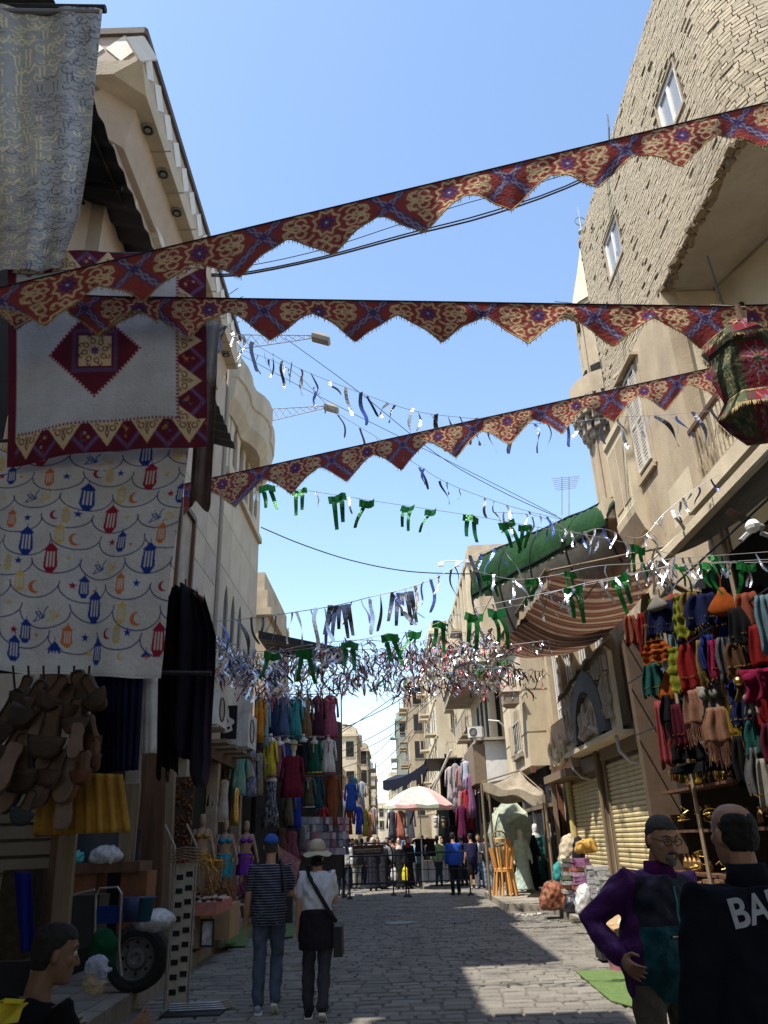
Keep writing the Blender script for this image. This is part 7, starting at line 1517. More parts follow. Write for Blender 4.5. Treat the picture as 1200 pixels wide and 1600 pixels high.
garland('fine silver tinsel string spanning the whole street behind the green flags',[(320,1000),(420,1030),(540,1032),(660,1018),(760,1012),(860,1000)],17.,420,.32,['foil','foild','foil','foilr'],stuff=True)
garland('fine pinkish tinsel string spanning the street above the clothing stall',[(330,1030),(430,1066),(540,1052),(650,1036),(760,1040),(850,1050)],19.,380,.34,['foil','foilr','foild'],stuff=True)
pb=T('paper_bundle','crumpled bundle of blue-printed and cream paper held by the crouching man','paper',tuple(atY(137,1512,3.5)))
for k,(px,py,sx,sz,c) in enumerate(((151,1508,.045,.038,(.36,.40,.50)),(146,1532,.04,.045,(.34,.27,.19)))):
    g=MB(); cp=atY(px,py,3.5); g.sph(cp,(sx,.05,sz),12); g.box(cp+Vector((.01,0,-.02)),(sx*1.5,.06,sz*1.3),ry=.5); me=remesh(g,.006,1,.004,45); me.materials.append(mat('crumpled_%d'%k,c,.85,.25,30,.5,stain=30. if k==0 else None,stain_c=(.1,.12,.3))); link('paper',me,None,pb,(0,0,0)); 
for o_ in pb.children: o_.location=-Vector(pb.location)
# ------------------------------------------------------------------ cables
def cable(label,px,Y,r=.012,n=24):
    P=catpts(px,Y,n); b=MB(); b.tube(P,r,5); return b.build('cable',M['rope'],None,label,'cable','cables over the street')
cable('thick lower cable of the bundle crossing behind the topmost banner',[(330,431),(380,429),(500,405),(640,368),(760,338),(890,292),(1040,220),(1260,105)],12.,.02)
cable('thick upper cable of the bundle crossing behind the topmost banner',[(330,428),(380,426),(500,402),(640,364),(760,333),(890,288),(1040,212),(1260,98)],12.1,.016)
cable('thin cable above the thick bundle behind the topmost banner',[(390,415),(450,403),(520,385),(620,352),(720,320),(890,270),(1100,180),(1260,85)],12.,.009)
cable('single thin cable sagging across the sky below the green flags',[(408,824),(470,850),(550,876),(640,893),(740,897)],24.,.02)
cable('thin cable slanting down right from the upper street lamp',[(445,528),(560,612),(680,708),(780,766),(880,812)],17.,.009)
cable('thin cable slanting right beside the first slanting one',[(350,540),(500,620),(660,700),(800,770),(870,806)],18.,.008)
for i,(a,b_) in enumerate((((528,1142),(700,1040)),((526,1150),(730,985)),((530,1176),(700,1062)),((532,1186),(690,1080)),((534,1200),(640,1120)),((540,1215),(650,1135)),((548,1232),(660,1130)))):
    m=((a[0]+b_[0])/2,(a[1]+b_[1])/2+9+i*2); cable(['topmost','second','third','fourth','fifth','sixth','lowest'][i]+' of the power lines fanning over the distant street gap',[a,m,b_],40+i*4.,.022,14)
cable('cable looping down the ribbed tan building past the white lamp bracket',[(820,860),(770,930),(735,1000),(700,1060)],30.,.015)
# street lamps on lattice arms
def lamp(label,px0,px1,Y):
    a,b_=atY(*px0,Y),atY(*px1,Y); t=T('street_lamp',label,'street lamp',tuple(a),0,'lattice-arm street lamps'); g=MB()
    lo=Vector((0,0,-.55)); n=10
    for k in range(n):
        u0,u1=k/n,(k+1)/n; p0,p1=a.lerp(b_,u0),a.lerp(b_,u1); q0,q1=p0+lo*(1-u0*.85),p1+lo*(1-u1*.85)
        g.tube([p0,p1],.016,4); g.tube([q0,q1],.016,4); g.tube([p0,q1],.010,4); g.tube([q0,p1],.010,4)
    g.build('lattice_arm',M['galv'],t); d=(b_-a).normalized(); c=b_+d*.18+Vector((0,0,-.08)); h=MB()
    R_=Euler((0,.35,0)).to_matrix(); h.loft([[c+R_@Vector((x*sx,.12*sy*(1 if i!=1 else 1.3),z)) for sx,sy in ((-1,-1),(1,-1),(1,1),(-1,1))] for i,(x,z) in enumerate(((.12,.08),(.26,-.02),(.24,-.12)))]); h.build('lamp_head',M['soffit'],t); return t
lamp('upper lattice-arm street lamp left of the sky, behind the middle banner',(350,523),(492,524),17.)
lamp('lower lattice-arm street lamp reaching out beside the scalloped bay',(405,640),(510,634),22.)
an=T('tv_antenna','spindly television antenna standing on the roof above the green canopy','antenna',tuple(atY(884,800,19))); g=MB()
for px in (878,889): g.tube([atY(px,805,19),atY(px,745,19)],.012,4)
for k in range(7): g.tube([atY(862+k*1,748+k*3,19),atY(906-k,744+k*3,19)],.008,3)
g.build('aerial',M['steel'],an)
cb=T('camera_bracket','white bracket arm with two small cameras on the ribbed tan building','camera',tuple(atY(730,880,36))); g=MB(); g.tube([atY(738,878,36),atY(700,876,36),atY(688,878,36)],.04,5); g.build('arm',M['white'],cb)
for px in (689,715): MB().box(atY(px,882,36),(.25,.2,.18)).build('camera_body',M['white'],cb)
rg=T('roof_rods','short steel rods sticking out of the stone building roof edge by the first banner','rods',tuple(atY(365,470,16.8))); 
for k in range(5): g=MB(); g.tube([atY(358,460+k*14,16.6),atY(378+rnd.uniform(-6,6),450+k*13,16.6)],.012,4); g.build('rod',M['iron'],rg)
# AC units on the left and sign
ac_unit((-4.0,17.2,4.05),R(90),'nearest white air conditioner cabinet on the left wall above the shop',None,1.15,.55)
ac_unit((-3.95,20.6,3.95),R(90),'larger white air conditioner cabinet beside the clothing stall',None,1.35,.6)
sg2=T('projecting_sign','black projecting sign with a white winged emblem between the air conditioners','sign',(-3.95,19.0,4.4)); o=atY(357,1128,19.)
MB().box(o+Vector((.0,.08,0)),(.38,.06,.8)).build('board',M['iron'],sg2)
b=MB(); b.prism([(-.12,-.26),(-.1,.05),(-.02,.34),(.0,.12),(.12,.05),(.14,-.02),(.07,-.08),(.1,-.2),(-.02,-.24)],o+Vector((0,.045,0)),UX,UZ,(0,-.02,0)); b.build('emblem',M['white'],sg2); b=MB(); b.prism([(-.09,-.13),(.04,-.1),(.04,-.16),(-.09,-.19)],o+Vector((0,.024,0)),UX,UZ,(0,-.012,0)); b.prism([(-.06,-.02),(-.03,.1),(0,0)],o+Vector((0,.024,0)),UX,UZ,(0,-.012,0)); b.build('emblem_mark',M['iron'],sg2)
sf=T('shop_awning','slatted timber ledge under the air conditioners with a stone arch beneath','ledge',(-3.9,19,3.6)); 
for k in range(7): MB().bb((-4.25,16.4+k*.95,3.62),(-3.45,16.9+k*.95,3.7)).build('board',M['pole'],sf)
b=MB(); 
c=atY(345,1215,20.2)
for k in range(12):
    a0,a1=PI*k/12,PI*(k+1)/12; b.add([c+Vector((r_*math.cos(a),y_,r_*math.sin(a))) for r_,a,y_ in ((.55,a0,0),(.55,a1,0),(.82,a1,0),(.82,a0,0),(.55,a0,.3),(.55,a1,.3),(.82,a1,.3),(.82,a0,.3))],[(0,1,2,3),(0,4,5,1),(2,6,7,3)])
b.build('arch',M['cream'],sf)
# ------------------------------------------------------------------ left shop fronts (dark)
ls=T('market_shops','row of dark open shop fronts under the stone building on the left','shop front',(-4.2,14,.2))
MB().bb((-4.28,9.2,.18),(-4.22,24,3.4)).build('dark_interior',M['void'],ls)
for y in (10.0,12.6,15.4,18.2,21.): MB().bb((-4.22,y,.18),(-3.98,y+.28,3.5)).build('pillar',M['dust'],ls)
MB().bb((-4.24,9.2,3.4),(-3.9,24,3.62)).build('lintel',M['wood'],ls)
jp=T('jewellery_display','panel of bronze beadwork and necklaces hung beside the dance costumes','display',tuple(atY(272,1290,13.5))); a,b_=atY(250,1215,13.5),atY(294,1370,13.5)
MB().bb((a.x,13.5,b_.z),(b_.x,13.55,a.z)).build('board',mat('panel_dark',(.05,.03,.02),.8),jp); g=MB()
for i in range(240):
    x,z=rnd.uniform(a.x,b_.x),rnd.uniform(b_.z,a.z); g.sph((x,13.47,z),rnd.uniform(.012,.028),5,k=3)
g.build('beads',mat('bronze_bead',(.30,.14,.06),.35,.4,40,.2,metal=.7),jp,kind='stuff')
for i,(x0,x1,y0,y1,Y,c,l) in enumerate(((222,236,1175,1450,7.6,'wood','red-brown door post'),(238,252,1160,1450,7.7,'pole','pale weathered timber post'))):
    Y+=3.6; a,b_=atY(x0,y0,Y),atY(x1,y1,Y); a2=atY(x0-12,y1,Y); b=MB(); w=b_.x-a.x; b.add([(a.x,Y,a.z),(a.x+w,Y,a.z),(a2.x+w,Y,.17),(a2.x,Y,.17),(a.x,Y+.12,a.z),(a.x+w,Y+.12,a.z),(a2.x+w,Y+.12,.17),(a2.x,Y+.12,.17)],BF)
    b.build('timber_post',M[c],None,l+' rising behind the tyre beside the black robes','post')
# near-left shop: shutter, plank, vitrine, cart
Yn=5.2
def bbpx(x0,y0,x1,y1,Y,d,b=None,f=0.): a,c=atY(x0,y0,Y),atY(x1,y1,Y); b=b or MB(); b.bb((a.x,Y,c.z),(c.x,Y+d,a.z)); return b
ns=T('rolling_shutter','grey-beige rolling shutter behind the slippers at the left edge','shutter',tuple(atY(30,1480,Yn)))
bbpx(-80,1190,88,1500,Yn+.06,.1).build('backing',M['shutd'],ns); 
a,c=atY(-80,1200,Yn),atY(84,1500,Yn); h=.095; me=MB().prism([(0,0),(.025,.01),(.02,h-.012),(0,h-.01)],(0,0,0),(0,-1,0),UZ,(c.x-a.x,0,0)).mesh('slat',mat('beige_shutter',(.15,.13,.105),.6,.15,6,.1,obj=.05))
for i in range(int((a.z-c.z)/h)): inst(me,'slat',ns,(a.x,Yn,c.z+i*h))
pk=MB(); p0,p1=atY(92,1300,4.9),atY(72,1520,4.9); pk.prism([(0,0),(.1,0),(.1,1),(0,1)],p1,UX,(p0-p1),(0,.04,0)); pk.build('wooden_plank',M['pole'],None,'pale wooden plank leaning against the shutter behind the crouching man','plank')
pk=MB(); p0,p1=atY(82,1290,5.0),atY(60,1520,5.0); pk.prism([(0,0),(.06,0),(.06,1),(0,1)],p1,UX,(p0-p1),(0,.05,0)); pk.build('door_post',M['wood'],None,'dark wooden door post beside the leaning plank','post')
strip('blue_shirt','deep blue shirt hung low on the shutter at the left edge','shirt',[(22,1362),(48,1364),(56,1480),(30,1490)],4.7,(.01,.015,.16),wob=.03)
bx=bbpx(5,1360,34,1500,4.9,.25).build('sack',mat('dark_sacking',(.035,.025,.015),.95,.4,15,.4),None,'dark coarse sack stack at the left edge below the shutter','sack')
vt=T('glass_cabinet','old wooden counter with a glass cabinet holding plastic bags, left shop','cabinet',tuple(atY(150,1480,10.2)))
bbpx(92,1350,218,1362,10.2,.5).build('counter_top',M['wood'],vt); bbpx(95,1362,140,1470,10.25,.4).build('drawer_front',mat('varnished_wood',(.16,.06,.025),.5,.3,6,.2),vt); bbpx(190,1362,222,1470,10.25,.4).build('side_panel',mat('varnished_wood',(.16,.06,.025)),vt)
bbpx(92,1300,216,1350,10.6,.02).build('glass',glass(),vt); bbpx(84,1292,96,1352,10.2,.05).build('frame_post',M['wwood'],vt); bbpx(194,1225,208,1350,10.4,.05).build('frame_post',M['pole'],vt); bbpx(-50,1240,222,1500,12.3,.06).build('back',M['void'],vt)
g=MB(); c=atY(166,1338,10.3); g.sph(c,(.23,.14,.13),12); me=remesh(g,.03,4,.010,8); me.materials.append(M['plastic']); o=link('plastic_bag',me,None,None,(0,0,0),'crumpled clear plastic bag on the wooden counter','plastic bag'); g=MB(); c=atY(116,1342,10.3); g.sph(c,(.12,.1,.09),10); me=remesh(g,.02,1,.02,14); me.materials.append(cloth((.08,.35,.33))); link('plastic_bag',me,None,None,(0,0,0),'small turquoise plastic bag at the left of the counter','plastic bag')
g=MB(); c=atY(104,1340,10.25); g.lathe([(.035,-.06),(.04,0),(.04,.06),(.015,.1),(.015,.14),(.022,.15)],c,10); g.build('spray_bottle',M['plastic'],None,'clear spray bottle beside the turquoise bag','bottle',smooth=True)
# wheelchair-like folding frame with blue seat
wc=T('push_chair','folded metal push chair with a blue seat behind the crouching man','push chair',tuple(atZ(165,1530,.17))); Y=8.8
for k,pts in enumerate((((148,1480),(150,1400),(156,1388),(184,1386),(190,1396),(186,1480)),((100,1402),(130,1394),(148,1390)),((186,1422),(192,1405),(212,1408)),((150,1480),(146,1520)),((186,1480),(190,1525)))): MB().tube([atY(x,y,Y+.02*k) for x,y in pts],.012,6).build('frame_tube',M['steel'],wc)
bbpx(152,1416,188,1442,Y,.03).build('seat_back',cloth((.01,.03,.14)),wc); bbpx(100,1400,148,1480,Y+.1,.3).build('seat_side',M['dark'],wc)
g=MB(); g.lathe([(.075,0),(.11,.2),(.118,.205),(.105,.19),(.07,.02)],atY(222,1440,8.0),14); g.build('bucket',mat('blue_plastic',(.02,.09,.16),.5,.1,5,.05),None,'small blue plastic bucket standing behind the tyre','bucket',smooth=True)
g=MB(); g.lathe([(.06,0),(.075,.2),(.07,.2),(.055,.02)],atY(202,1440,7.8),12); g.build('bucket',mat('navy_plastic',(.015,.03,.09),.5,.1,5,.05),None,'dark blue tub beside the small blue bucket','bucket',smooth=True)
g=MB(); g.sph(atY(241,1438,9.2),(.24,.2,.12),12); me=remesh(g,.03,4,.006,8); me.materials.append(M['plastic']); link('wrapped_cushion',me,None,None,(0,0,0),'plastic-wrapped cushion lying on top of the tyre','cushion')
g=MB(); c=atY(160,1490,7.6); g.sph(c,(.13,.12,.22),12); me=remesh(g,.03,4,.010,9); me.materials.append(cloth((.006,.06,.025))); link('green_bag',me,None,None,(0,0,0),'crumpled green cloth bag left of the tyre','bag')
# tyre with steel wheel
ty=T('spare_wheel','black car tyre on a grey steel wheel standing on the pavement edge','wheel',tuple(atY(215,1540,9.9))); c=atY(215,1496,9.9); r=.335
def ringy(prof,n=36): return [[c+Vector((rr*math.cos(2*PI*k/n),yy,rr*math.sin(2*PI*k/n))) for k in range(n)] for rr,yy in prof]
g=MB(); g.loft(ringy(((.215,-.09),(.23,-.115),(.29,-.12),(.33,-.1),(.335,-.05),(.335,.05),(.33,.09),(.22,.1))),cap=False)
for k in range(48):
    a=2*PI*k/48
    for yy in (-.06,.0,.06): g.box(c+Vector((.336*math.cos(a),yy,.336*math.sin(a))),(.012,.05,.034),ry=-a)
g.build('tyre',M['rubber'],ty)
g=MB(); g.loft(ringy(((.218,-.1),(.21,-.105),(.195,-.06),(.185,-.03),(.13,-.03),(.1,-.075),(.06,-.08),(.04,-.06),(.0,-.06))),cap=False); rm_=g.build('rim',mat('dull_wheel_steel',(.13,.13,.13),.55,.3,8,.2,metal=.3),ty,smooth=False)
for k in range(8): a=2*PI*k/8; MB().lathe([(.02,0),(.02,.004)],(0,0,0),8); g=MB(); g.add([c+Vector((.158*math.cos(a)+.019*math.cos(q),-.034,.158*math.sin(a)+.019*math.sin(q))) for q in [2*PI*j/8 for j in range(8)]],[tuple(range(7,-1,-1))]); g.build('vent_hole',M['void'],rm_)
for k in range(4): a=2*PI*k/4+.4; g=MB(); g.sph(c+Vector((.05*math.cos(a),-.084,.05*math.sin(a))),.01,6); g.build('wheel_nut',M['steel'],rm_)
# striped hand truck
ht=T('hand_truck','upright hand truck with a perforated cream and black plate standing at the kerb','hand truck',tuple(atZ(285,1555,.0))); Yh=9.6
a,b_=atY(262,1350,Yh),atY(277,1540,Yh); w=(b_.x-a.x)*1.05; zt,zb_=a.z,.05; x0=atY(262,1540,Yh).x; g=MB(); pm_=mat('cream_steel',(.36,.33,.27),.6,.2,8,.2,metal=.2)
g.bb((x0,Yh,zb_),(x0+w,Yh+.03,zt)); pl_=g.build('plate',pm_,ht); hm_=MB().bb((0,0,0),(w*.36,.006,.055)).mesh('slot',M['void'])
for k in range(9):
    z=zb_+.12+k*(zt-zb_-.15)/9
    for q in (0,1): o=inst(hm_,'slot',pl_,(x0+w*(.08+.5*q),Yh-.007,z+.03*q))
for dx in (-.02,w+.02): MB().tube([(x0+dx,Yh,.04),(x0+dx,Yh,zt),(x0+dx-.01,Yh,zt+.18),(x0+dx-.1,Yh-.04,zt+.36),(x0+dx-.13,Yh-.05,zt+.42)],.014,6).build('handle',M['steel'],ht)
for k in range(5): MB().tube([(x0-.06,Yh-.02+.01*k,zt+.02+k*.03),(x0+w/2,Yh-.06,zt+.05+k*.03),(x0+w+.07,Yh,zt+.01+k*.035)],.01,5).build('rope_coil',M['pole'],ht)
for k in range(4): MB().tube([(x0+w*.2,Yh-.02+.1*k*0,.03+.02*k),(x0+w+.06,Yh,.03+.02*k),(x0+w+.42-.02*k,Yh+.02,.03+.02*k),(x0+w+.5-.02*k,Yh+.12,.03+.02*k)],.011,5).build('toe_bar',M['steel'],ht)
MB().bb((x0,Yh-.25,.005),(x0+w+.42,Yh+.1,.025)).build('toe_plate',M['dark'],ht)
# cardboard box tables with trinkets
def boxat(nm,label,cat,x0,y0,x1,y1,Y,d,m,rz=0): 
    a,c=atY(x0,y0,Y),atY(x1,y1,Y); t=T(nm,label,cat,((a.x+c.x)/2,Y,c.z)); MB().bb((a.x,Y,c.z),(c.x,Y+d,a.z)).build('body',m,t); return t,a,c
t,a,c=boxat('cardboard_box','upper of two stacked cardboard boxes beside the hand truck','box',280,1430,312,1458,13.2,.7,M['card']); MB().bb((a.x+.06,13.19,c.z+.06),(c.x-.08,13.197,a.z-.08)).build('label_patch',M['wwood'],t)
t,a,c=boxat('cardboard_box','lower of two stacked cardboard boxes beside the hand truck','box',280,1458,312,1482,13.2,.7,M['card']); MB().bb((a.x+.06,13.19,c.z+.05),(c.x-.1,13.197,a.z-.06)).build('label_patch',M['wwood'],t)
boxat('cardboard_box','large plain cardboard carton right of the stacked boxes','box',333,1414,358,1468,14.6,.9,M['card'])
t,a,c=boxat('display_board','cloth-covered display board of trinkets on the stacked boxes','display',276,1412,338,1430,13.0,1.2,cloth((.5,.2,.16)))
g=MB(); 
for i in range(90): g.box((rnd.uniform(a.x,c.x),13.05+rnd.uniform(0,1.1),a.z+rnd.uniform(.0,.05)),(rnd.uniform(.03,.1),rnd.uniform(.03,.1),.04),rz=rnd.uniform(0,3),m=i%3)
g.build('trinkets',[M['wwood'],M['dark'],cloth((.25,.08,.05))],t,kind='stuff')
fr=T('framed_print','framed print with ornament leaning on the cardboard carton','picture',tuple(atY(322,1480,13.1))); p0,p1=atY(316,1436,13.1),atY(330,1480,13.0)
g=MB(); 
for (u0,u1,v0,v1) in ((0,1,0,.08),(0,1,.92,1),(0,.14,.08,.92),(.86,1,.08,.92)): g.prism([(u0,v0),(u1,v0),(u1,v1),(u0,v1)],(p0.x,13.05,p1.z),(p1.x-p0.x+.04,-.04,0),(-.03,.1,p0.z-p1.z),(0,-.03,0))
g.build('frame',M['dark'],fr); g=MB(); g.prism([(.14,.08),(.86,.08),(.86,.92),(.14,.92)],(p0.x,13.05,p1.z),(p1.x-p0.x+.04,-.04,0),(-.03,.1,p0.z-p1.z),(0,-.01,0)); g.build('print',mat('print_paper',(.5,.47,.4),.8,.1,12,.1,stain=12.,stain_c=(.08,.07,.06)),fr)
# heaps of dried goods and little brass
def heap(label,px0,px1,py,Y,col,n,hh=.25,m=None,cat='goods'):
    a,c=atY(px0,py,Y),atY(px1,py,Y); g=MB()
    for i in range(n):
        x=rnd.uniform(a.x,c.x); y=Y+rnd.uniform(0,.7); z=a.z+rnd.uniform(0,hh*(1-abs((x-a.x)/(c.x-a.x)-.5))); g.tube([(x,y,z),(x+rnd.uniform(-.07,.07),y-.03,z+rnd.uniform(.05,.2))],[rnd.uniform(.012,.03),.008],5)
    return tag(g.build('goods_heap',m or mat('heap_%d'%int(col[0]*999),col,.7,.5,20,.3)),label,cat,kind='stuff')
heap('tangle of dried stems and straw ornaments on the left stall',284,330,1400,13.4,(.30,.17,.07),160,.4)
heap('heap of brass and reddish trinkets in front of the dance costumes',322,362,1408,15.,(.25,.12,.06),140,.3)
heap('purple and maroon cloth goods beside the brass trinkets',356,392,1402,17.,(.16,.04,.10),90,.2)
heap('small gold lamps and figures on the shelf under the costumes',300,340,1368,15.2,(.45,.33,.12),90,.25,M['gold'])
for k,(px,py,Y,lb) in enumerate(((292,1345,12.8,'long-handled fan with a red grip leaning by the gold mannequin'),)):
    t=T('leaf_fan',lb,'fan',tuple(atY(px,1400,Y))); MB().tube([atY(286,1338,Y),atY(296,1372,Y),atY(306,1395,Y)],.018,6).build('handle',cloth((.4,.04,.03)),t); g=MB(); g.grid(lambda u,v:atY(296+v*22+(u-.5)*22*math.sin(PI*v),1340+v*55,Y),6,8,thick=.01); g.build('blade',M['pole'],t)
dr=T('goblet_drums','pair of gold-rimmed goblet drums below the mannequins','drum',tuple(atY(328,1390,15.6)))
for px in (322,335): g=MB(); c=atY(px,1392,15.6); g.lathe([(.1,0),(.07,.12),(.06,.3),(.12,.5),(.13,.52),(.12,.52)],c,12); g.build('drum',M['gold'],dr,smooth=True)
gd=Vector((0,0,.176))
def carpet(label,pts,z): 
    b=MB(); b.prism(pts,(0,0,z),(1,0,0),(0,1,0),(0,0,.012)); b.build('green_carpet',M['greenmat'],None,label,'carpet')
p=[atZ(x,y,.0) for x,y in ((352,1482),(384,1482),(400,1430),(362,1432))]; carpet('dark green carpet strip at the kerb behind the striped-shirt man',[(q.x,q.y) for q in p],.03)
p=[atZ(x,y,.0) for x,y in ((430,1470),(458,1466),(452,1420),(428,1424))]; carpet('green carpet strip between the two walkers',[(q.x,q.y) for q in p],.03)
p=[atZ(x,y,.0) for x,y in ((900,1521),(1040,1516),(1040,1585),(1000,1580),(955,1568))]; carpet('bright green artificial-grass mat at the kerb beside the purple-jacket man',[(q.x,q.y) for q in p],.018)
g=T('toy_stools','pair of tiny white wooden toy stools at the stall edge','stool',tuple(atZ(372,1440,.17)))
for px in (366,376):
    c=atZ(px,1438,.17); b=MB(); b.box(c+Vector((0,0,.3)),(.2,.2,.03)); 
    for x,y in ((-1,-1),(1,-1),(1,1),(-1,1)): b.tube([c+Vector((x*.12,y*.12,0)),c+Vector((x*.07,y*.07,.3))],.014,5)
    b.build('stool',M['wwood'],g)
bk=T('woven_basket_display','sloping woven rug display with baskets behind the walkers','display',tuple(atZ(445,1412,.1))); g=MB(); p0,p1,p2,p3=atY(434,1322,19.5),atY(470,1345,19.3),atY(455,1412,18.6),atY(444,1400,18.8)
g.grid(lambda u,v:(p0*(1-u)+p1*u)*(1-v)+(p3*(1-u)+p2*u)*v,10,10,thick=.02); g.build('rug',mat('woven_rug',(.22,.08,.09),.9,.3,9,.3,stain=8.,stain_c=(.32,.22,.12)),bk); MB().tube([p0,p3],.02,5).build('edge_pole',M['pole'],bk)
# ------------------------------------------------------------------ right clutter
ws=T('stacked_stools','two honey-coloured wooden stools stacked one upside down on the other','stools',(3.0,23.6,.15)); c=Vector((2.98,23.5,.15))
for k,(z0,z1,r0,r1) in enumerate(((0,.62,.34,.24),(.64,1.22,.24,.34))):
    sm=MB(); zz=.62 if k==0 else .64; sm.lathe([(.25,zz-.03),(.27,zz),(.25,zz+.03)] if k==0 else [(.26,zz),(.27,zz+.03),(.24,zz+.05)],c,20); o=sm.build('seat',M['lwood'],ws)
    for j in range(10): a=2*PI*j/10; MB().tube([c+Vector((r0*math.cos(a),r0*math.sin(a),z0)),c+Vector((r1*math.cos(a),r1*math.sin(a),z1))],[.03,.026],6).build('leg',M['lwood'],o)
g=MB(); cc_=c+Vector((-.05,-.05,1.45)); g.tube([cc_+Vector((.2*math.cos(a),0,.2*math.sin(a))) for a in [2*PI*k/16 for k in range(17)]],.025,6,cap=False); g.build('hoop',M['pole'],ws); MB().lathe([(.16,0),(.17,.1),(.14,.12)],cc_+Vector((0,.1,-.1)),14).build('drum_head',mat('pale_skin_drum',(.5,.36,.18),.7),ws)
t,a,c_=boxat('wooden_rack','tall honey-wood folding rack behind the stacked stools','rack',786,1312,806,1400,24.6,.3,M['lwood'])
g=MB(); c=atZ(817,1386,.15); g.box(c+Vector((0,0,.2)),(.42,.3,.4)); g.tube([c+Vector((-.1,0,.4)),c+Vector((-.1,0,.5)),c+Vector((.1,0,.5)),c+Vector((.1,0,.4))],.03,6); g.tube([c+Vector((-.15,0,.4)),c+Vector((-.15,0,.46))],.045,8); me=remesh(g,.02,3); me.materials.append(mat('old_jerrycan',(.42,.40,.32),.6,.15,5,.1)); link('jerrycan',me,None,None,(0,0,0),'squat off-white jerrycan on the pavement below the mint robe','jerrycan')
def bundle(label,px,py,Y,sx,sy,sz,m,cat='bundle',seed=1,noise=.010,nm='cloth_bundle'):
    c=atY(px,py,Y); g=MB(); g.sph(c,(sx,sy,sz),12); g.sph(c+Vector((sx*.3,0,sz*.3)),(sx*.7,sy*.8,sz*.8),10); g.box(c+Vector((-sx*.1,0,-sz*.55)),(sx*1.9,sy*1.7,sz*.8)); me=remesh(g,.03,5,noise,7); me.materials.append(m); link(nm,me,None,None,(0,0,0),label,cat)
bundle('transparent orange and brown striped bag slumped at the kerb','868' and 866,1398,18.4,.3,.25,.30,mat('orange_net',(.22,.06,.03),.5,.3,9,.4,stain=9.,stain_c=(.30,.2,.11)))
bundle('bright red-orange cloth tail beside the striped bag',884,1402,18.1,.07,.1,.27,cloth((.5,.10,.05)),noise=.01)
bundle('dark wrinkled plastic sack at the kerb right of the orange bag',893,1412,17.7,.16,.18,.17,mat('dark_plastic_sack',(.03,.03,.04),.3,.3,9,.4,spec=.6))
bundle('clear plastic sack of goods at the kerb',912,1404,17.3,.17,.18,.27,M['plastic'])
bundle('beige burlap sack standing behind the wrapped stacks',888,1334,19.2,.22,.2,.40,mat('burlap',(.45,.38,.28),.95,.2,9,.4))
bundle('yellow and brown cloth heap on top of the wrapped stack',916,1322,18.0,.24,.2,.14,mat('yellow_brown',(.42,.24,.05),.8,.4,6,.3))
bundle('black bag behind the wrapped stacks',904,1330,18.6,.12,.2,.3,cloth((.02,.02,.025)))
for s,(px,Y,cols,lb) in enumerate(((895,18.0,((.10,.12,.06),(.42,.40,.36),(.35,.2,.12),(.4,.42,.38)),'leaning stack of plastic-wrapped olive and cream textiles by the kerb'),(912,17.7,((.30,.12,.25),(.45,.3,.4),(.4,.15,.1),(.25,.1,.2)),'stack of folded pink and purple scarves in wrappers'),(930,17.3,((.4,.4,.4),(.35,.36,.37)),'tall stack of clear-wrapped grey packs under the cream shutter'),(945,16.9,((.38,.38,.38),(.3,.32,.33)),'second tall stack of clear-wrapped packs nearest the purple sleeve'))):
    t=T('textile_stack',lb,'stack',tuple(atZ(px,1415,.15))); c=atY(px,1400,Y); n=9 if s<2 else 11; zz=.15 if s>1 else .45
    for k in range(n):
        g=MB(); w=.34 if s<2 else .26; g.box((c.x+rnd.uniform(-.03,.03),Y+rnd.uniform(-.03,.03),zz+k*.085),(w,.3,.075),rz=rnd.uniform(-.15,.15),rx=rnd.uniform(-.06,.06)); o=g.build('folded_pack',mat('pack_%d_%d'%(s,k%len(cols)),cols[k%len(cols)],.3 if s>1 else .6,.2,12,.4,spec=.6),t)
    if s<2: MB().bb((c.x-.2,Y-.15,.15),(c.x+.2,Y+.2,.41)).build('crate',M['card'],t)
bundle('teal wrapped cushion at the left end of the textile stacks',873,1362,18.4,.13,.15,.2,cloth((.04,.28,.28)),cat='cushion')
br=T('straw_broom','straw hand broom lying on the kerb in the sun','broom',tuple(atZ(915,1445,.17))); g=MB(); a,b_=atZ(905,1440,.2),atZ(950,1444,.2)
for k in range(60): e=Vector((rnd.uniform(-.16,.1),rnd.uniform(-.1,.1),rnd.uniform(-.02,.05))); g.tube([a.lerp(b_,.4),a+e],.006,3)
g.build('bristles',mat('grey_straw',(.13,.11,.08),.9,.3,20,.3),br,kind='stuff'); MB().tube([a.lerp(b_,.4),b_],.02,6).build('handle',M['pole'],br)
for k,(pp,lb) in enumerate(((((898,1424),(948,1410),(990,1420),(940,1440)),'flattened cardboard sheet lying on the pavement edge'),(((930,1440),(975,1430),(1000,1445),(960,1458)),'pale cardboard sheet on top of the dark box'))):
    q=[atZ(x,y,.18 if k==0 else .5) for x,y in pp]; g=MB(); g.prism([(v.x,v.y) for v in q],(0,0,.18+.012*k if k==0 else .52),(1,0,0),(0,1,0),(0,0,.02)); g.build('cardboard_sheet',M['card'],None,lb,'cardboard')
t,a,c_=boxat('dark_box','dark box with brown flap beside the pink bucket','box',934,1448,962,1500,12.0,.35,M['dark']); MB().bb((c_.x-.1,11.985,c_.z),(c_.x,11.998,a.z)).build('flap',M['card'],t)
g=MB(); c=atZ(973,1516,.02); g.lathe([(.145,0),(.15,.01),(.195,.32),(.215,.325),(.215,.345),(.2,.345),(.185,.32),(.14,.03),(.0,.03)],c,26,cap=False); bu_=g.build('pink_bucket',mat('pink_plastic',(.75,.27,.44),.45,.06,5,.05,spec=.5),None,'pink plastic bucket stuffed with white tissue on the green mat','bucket',smooth=True)
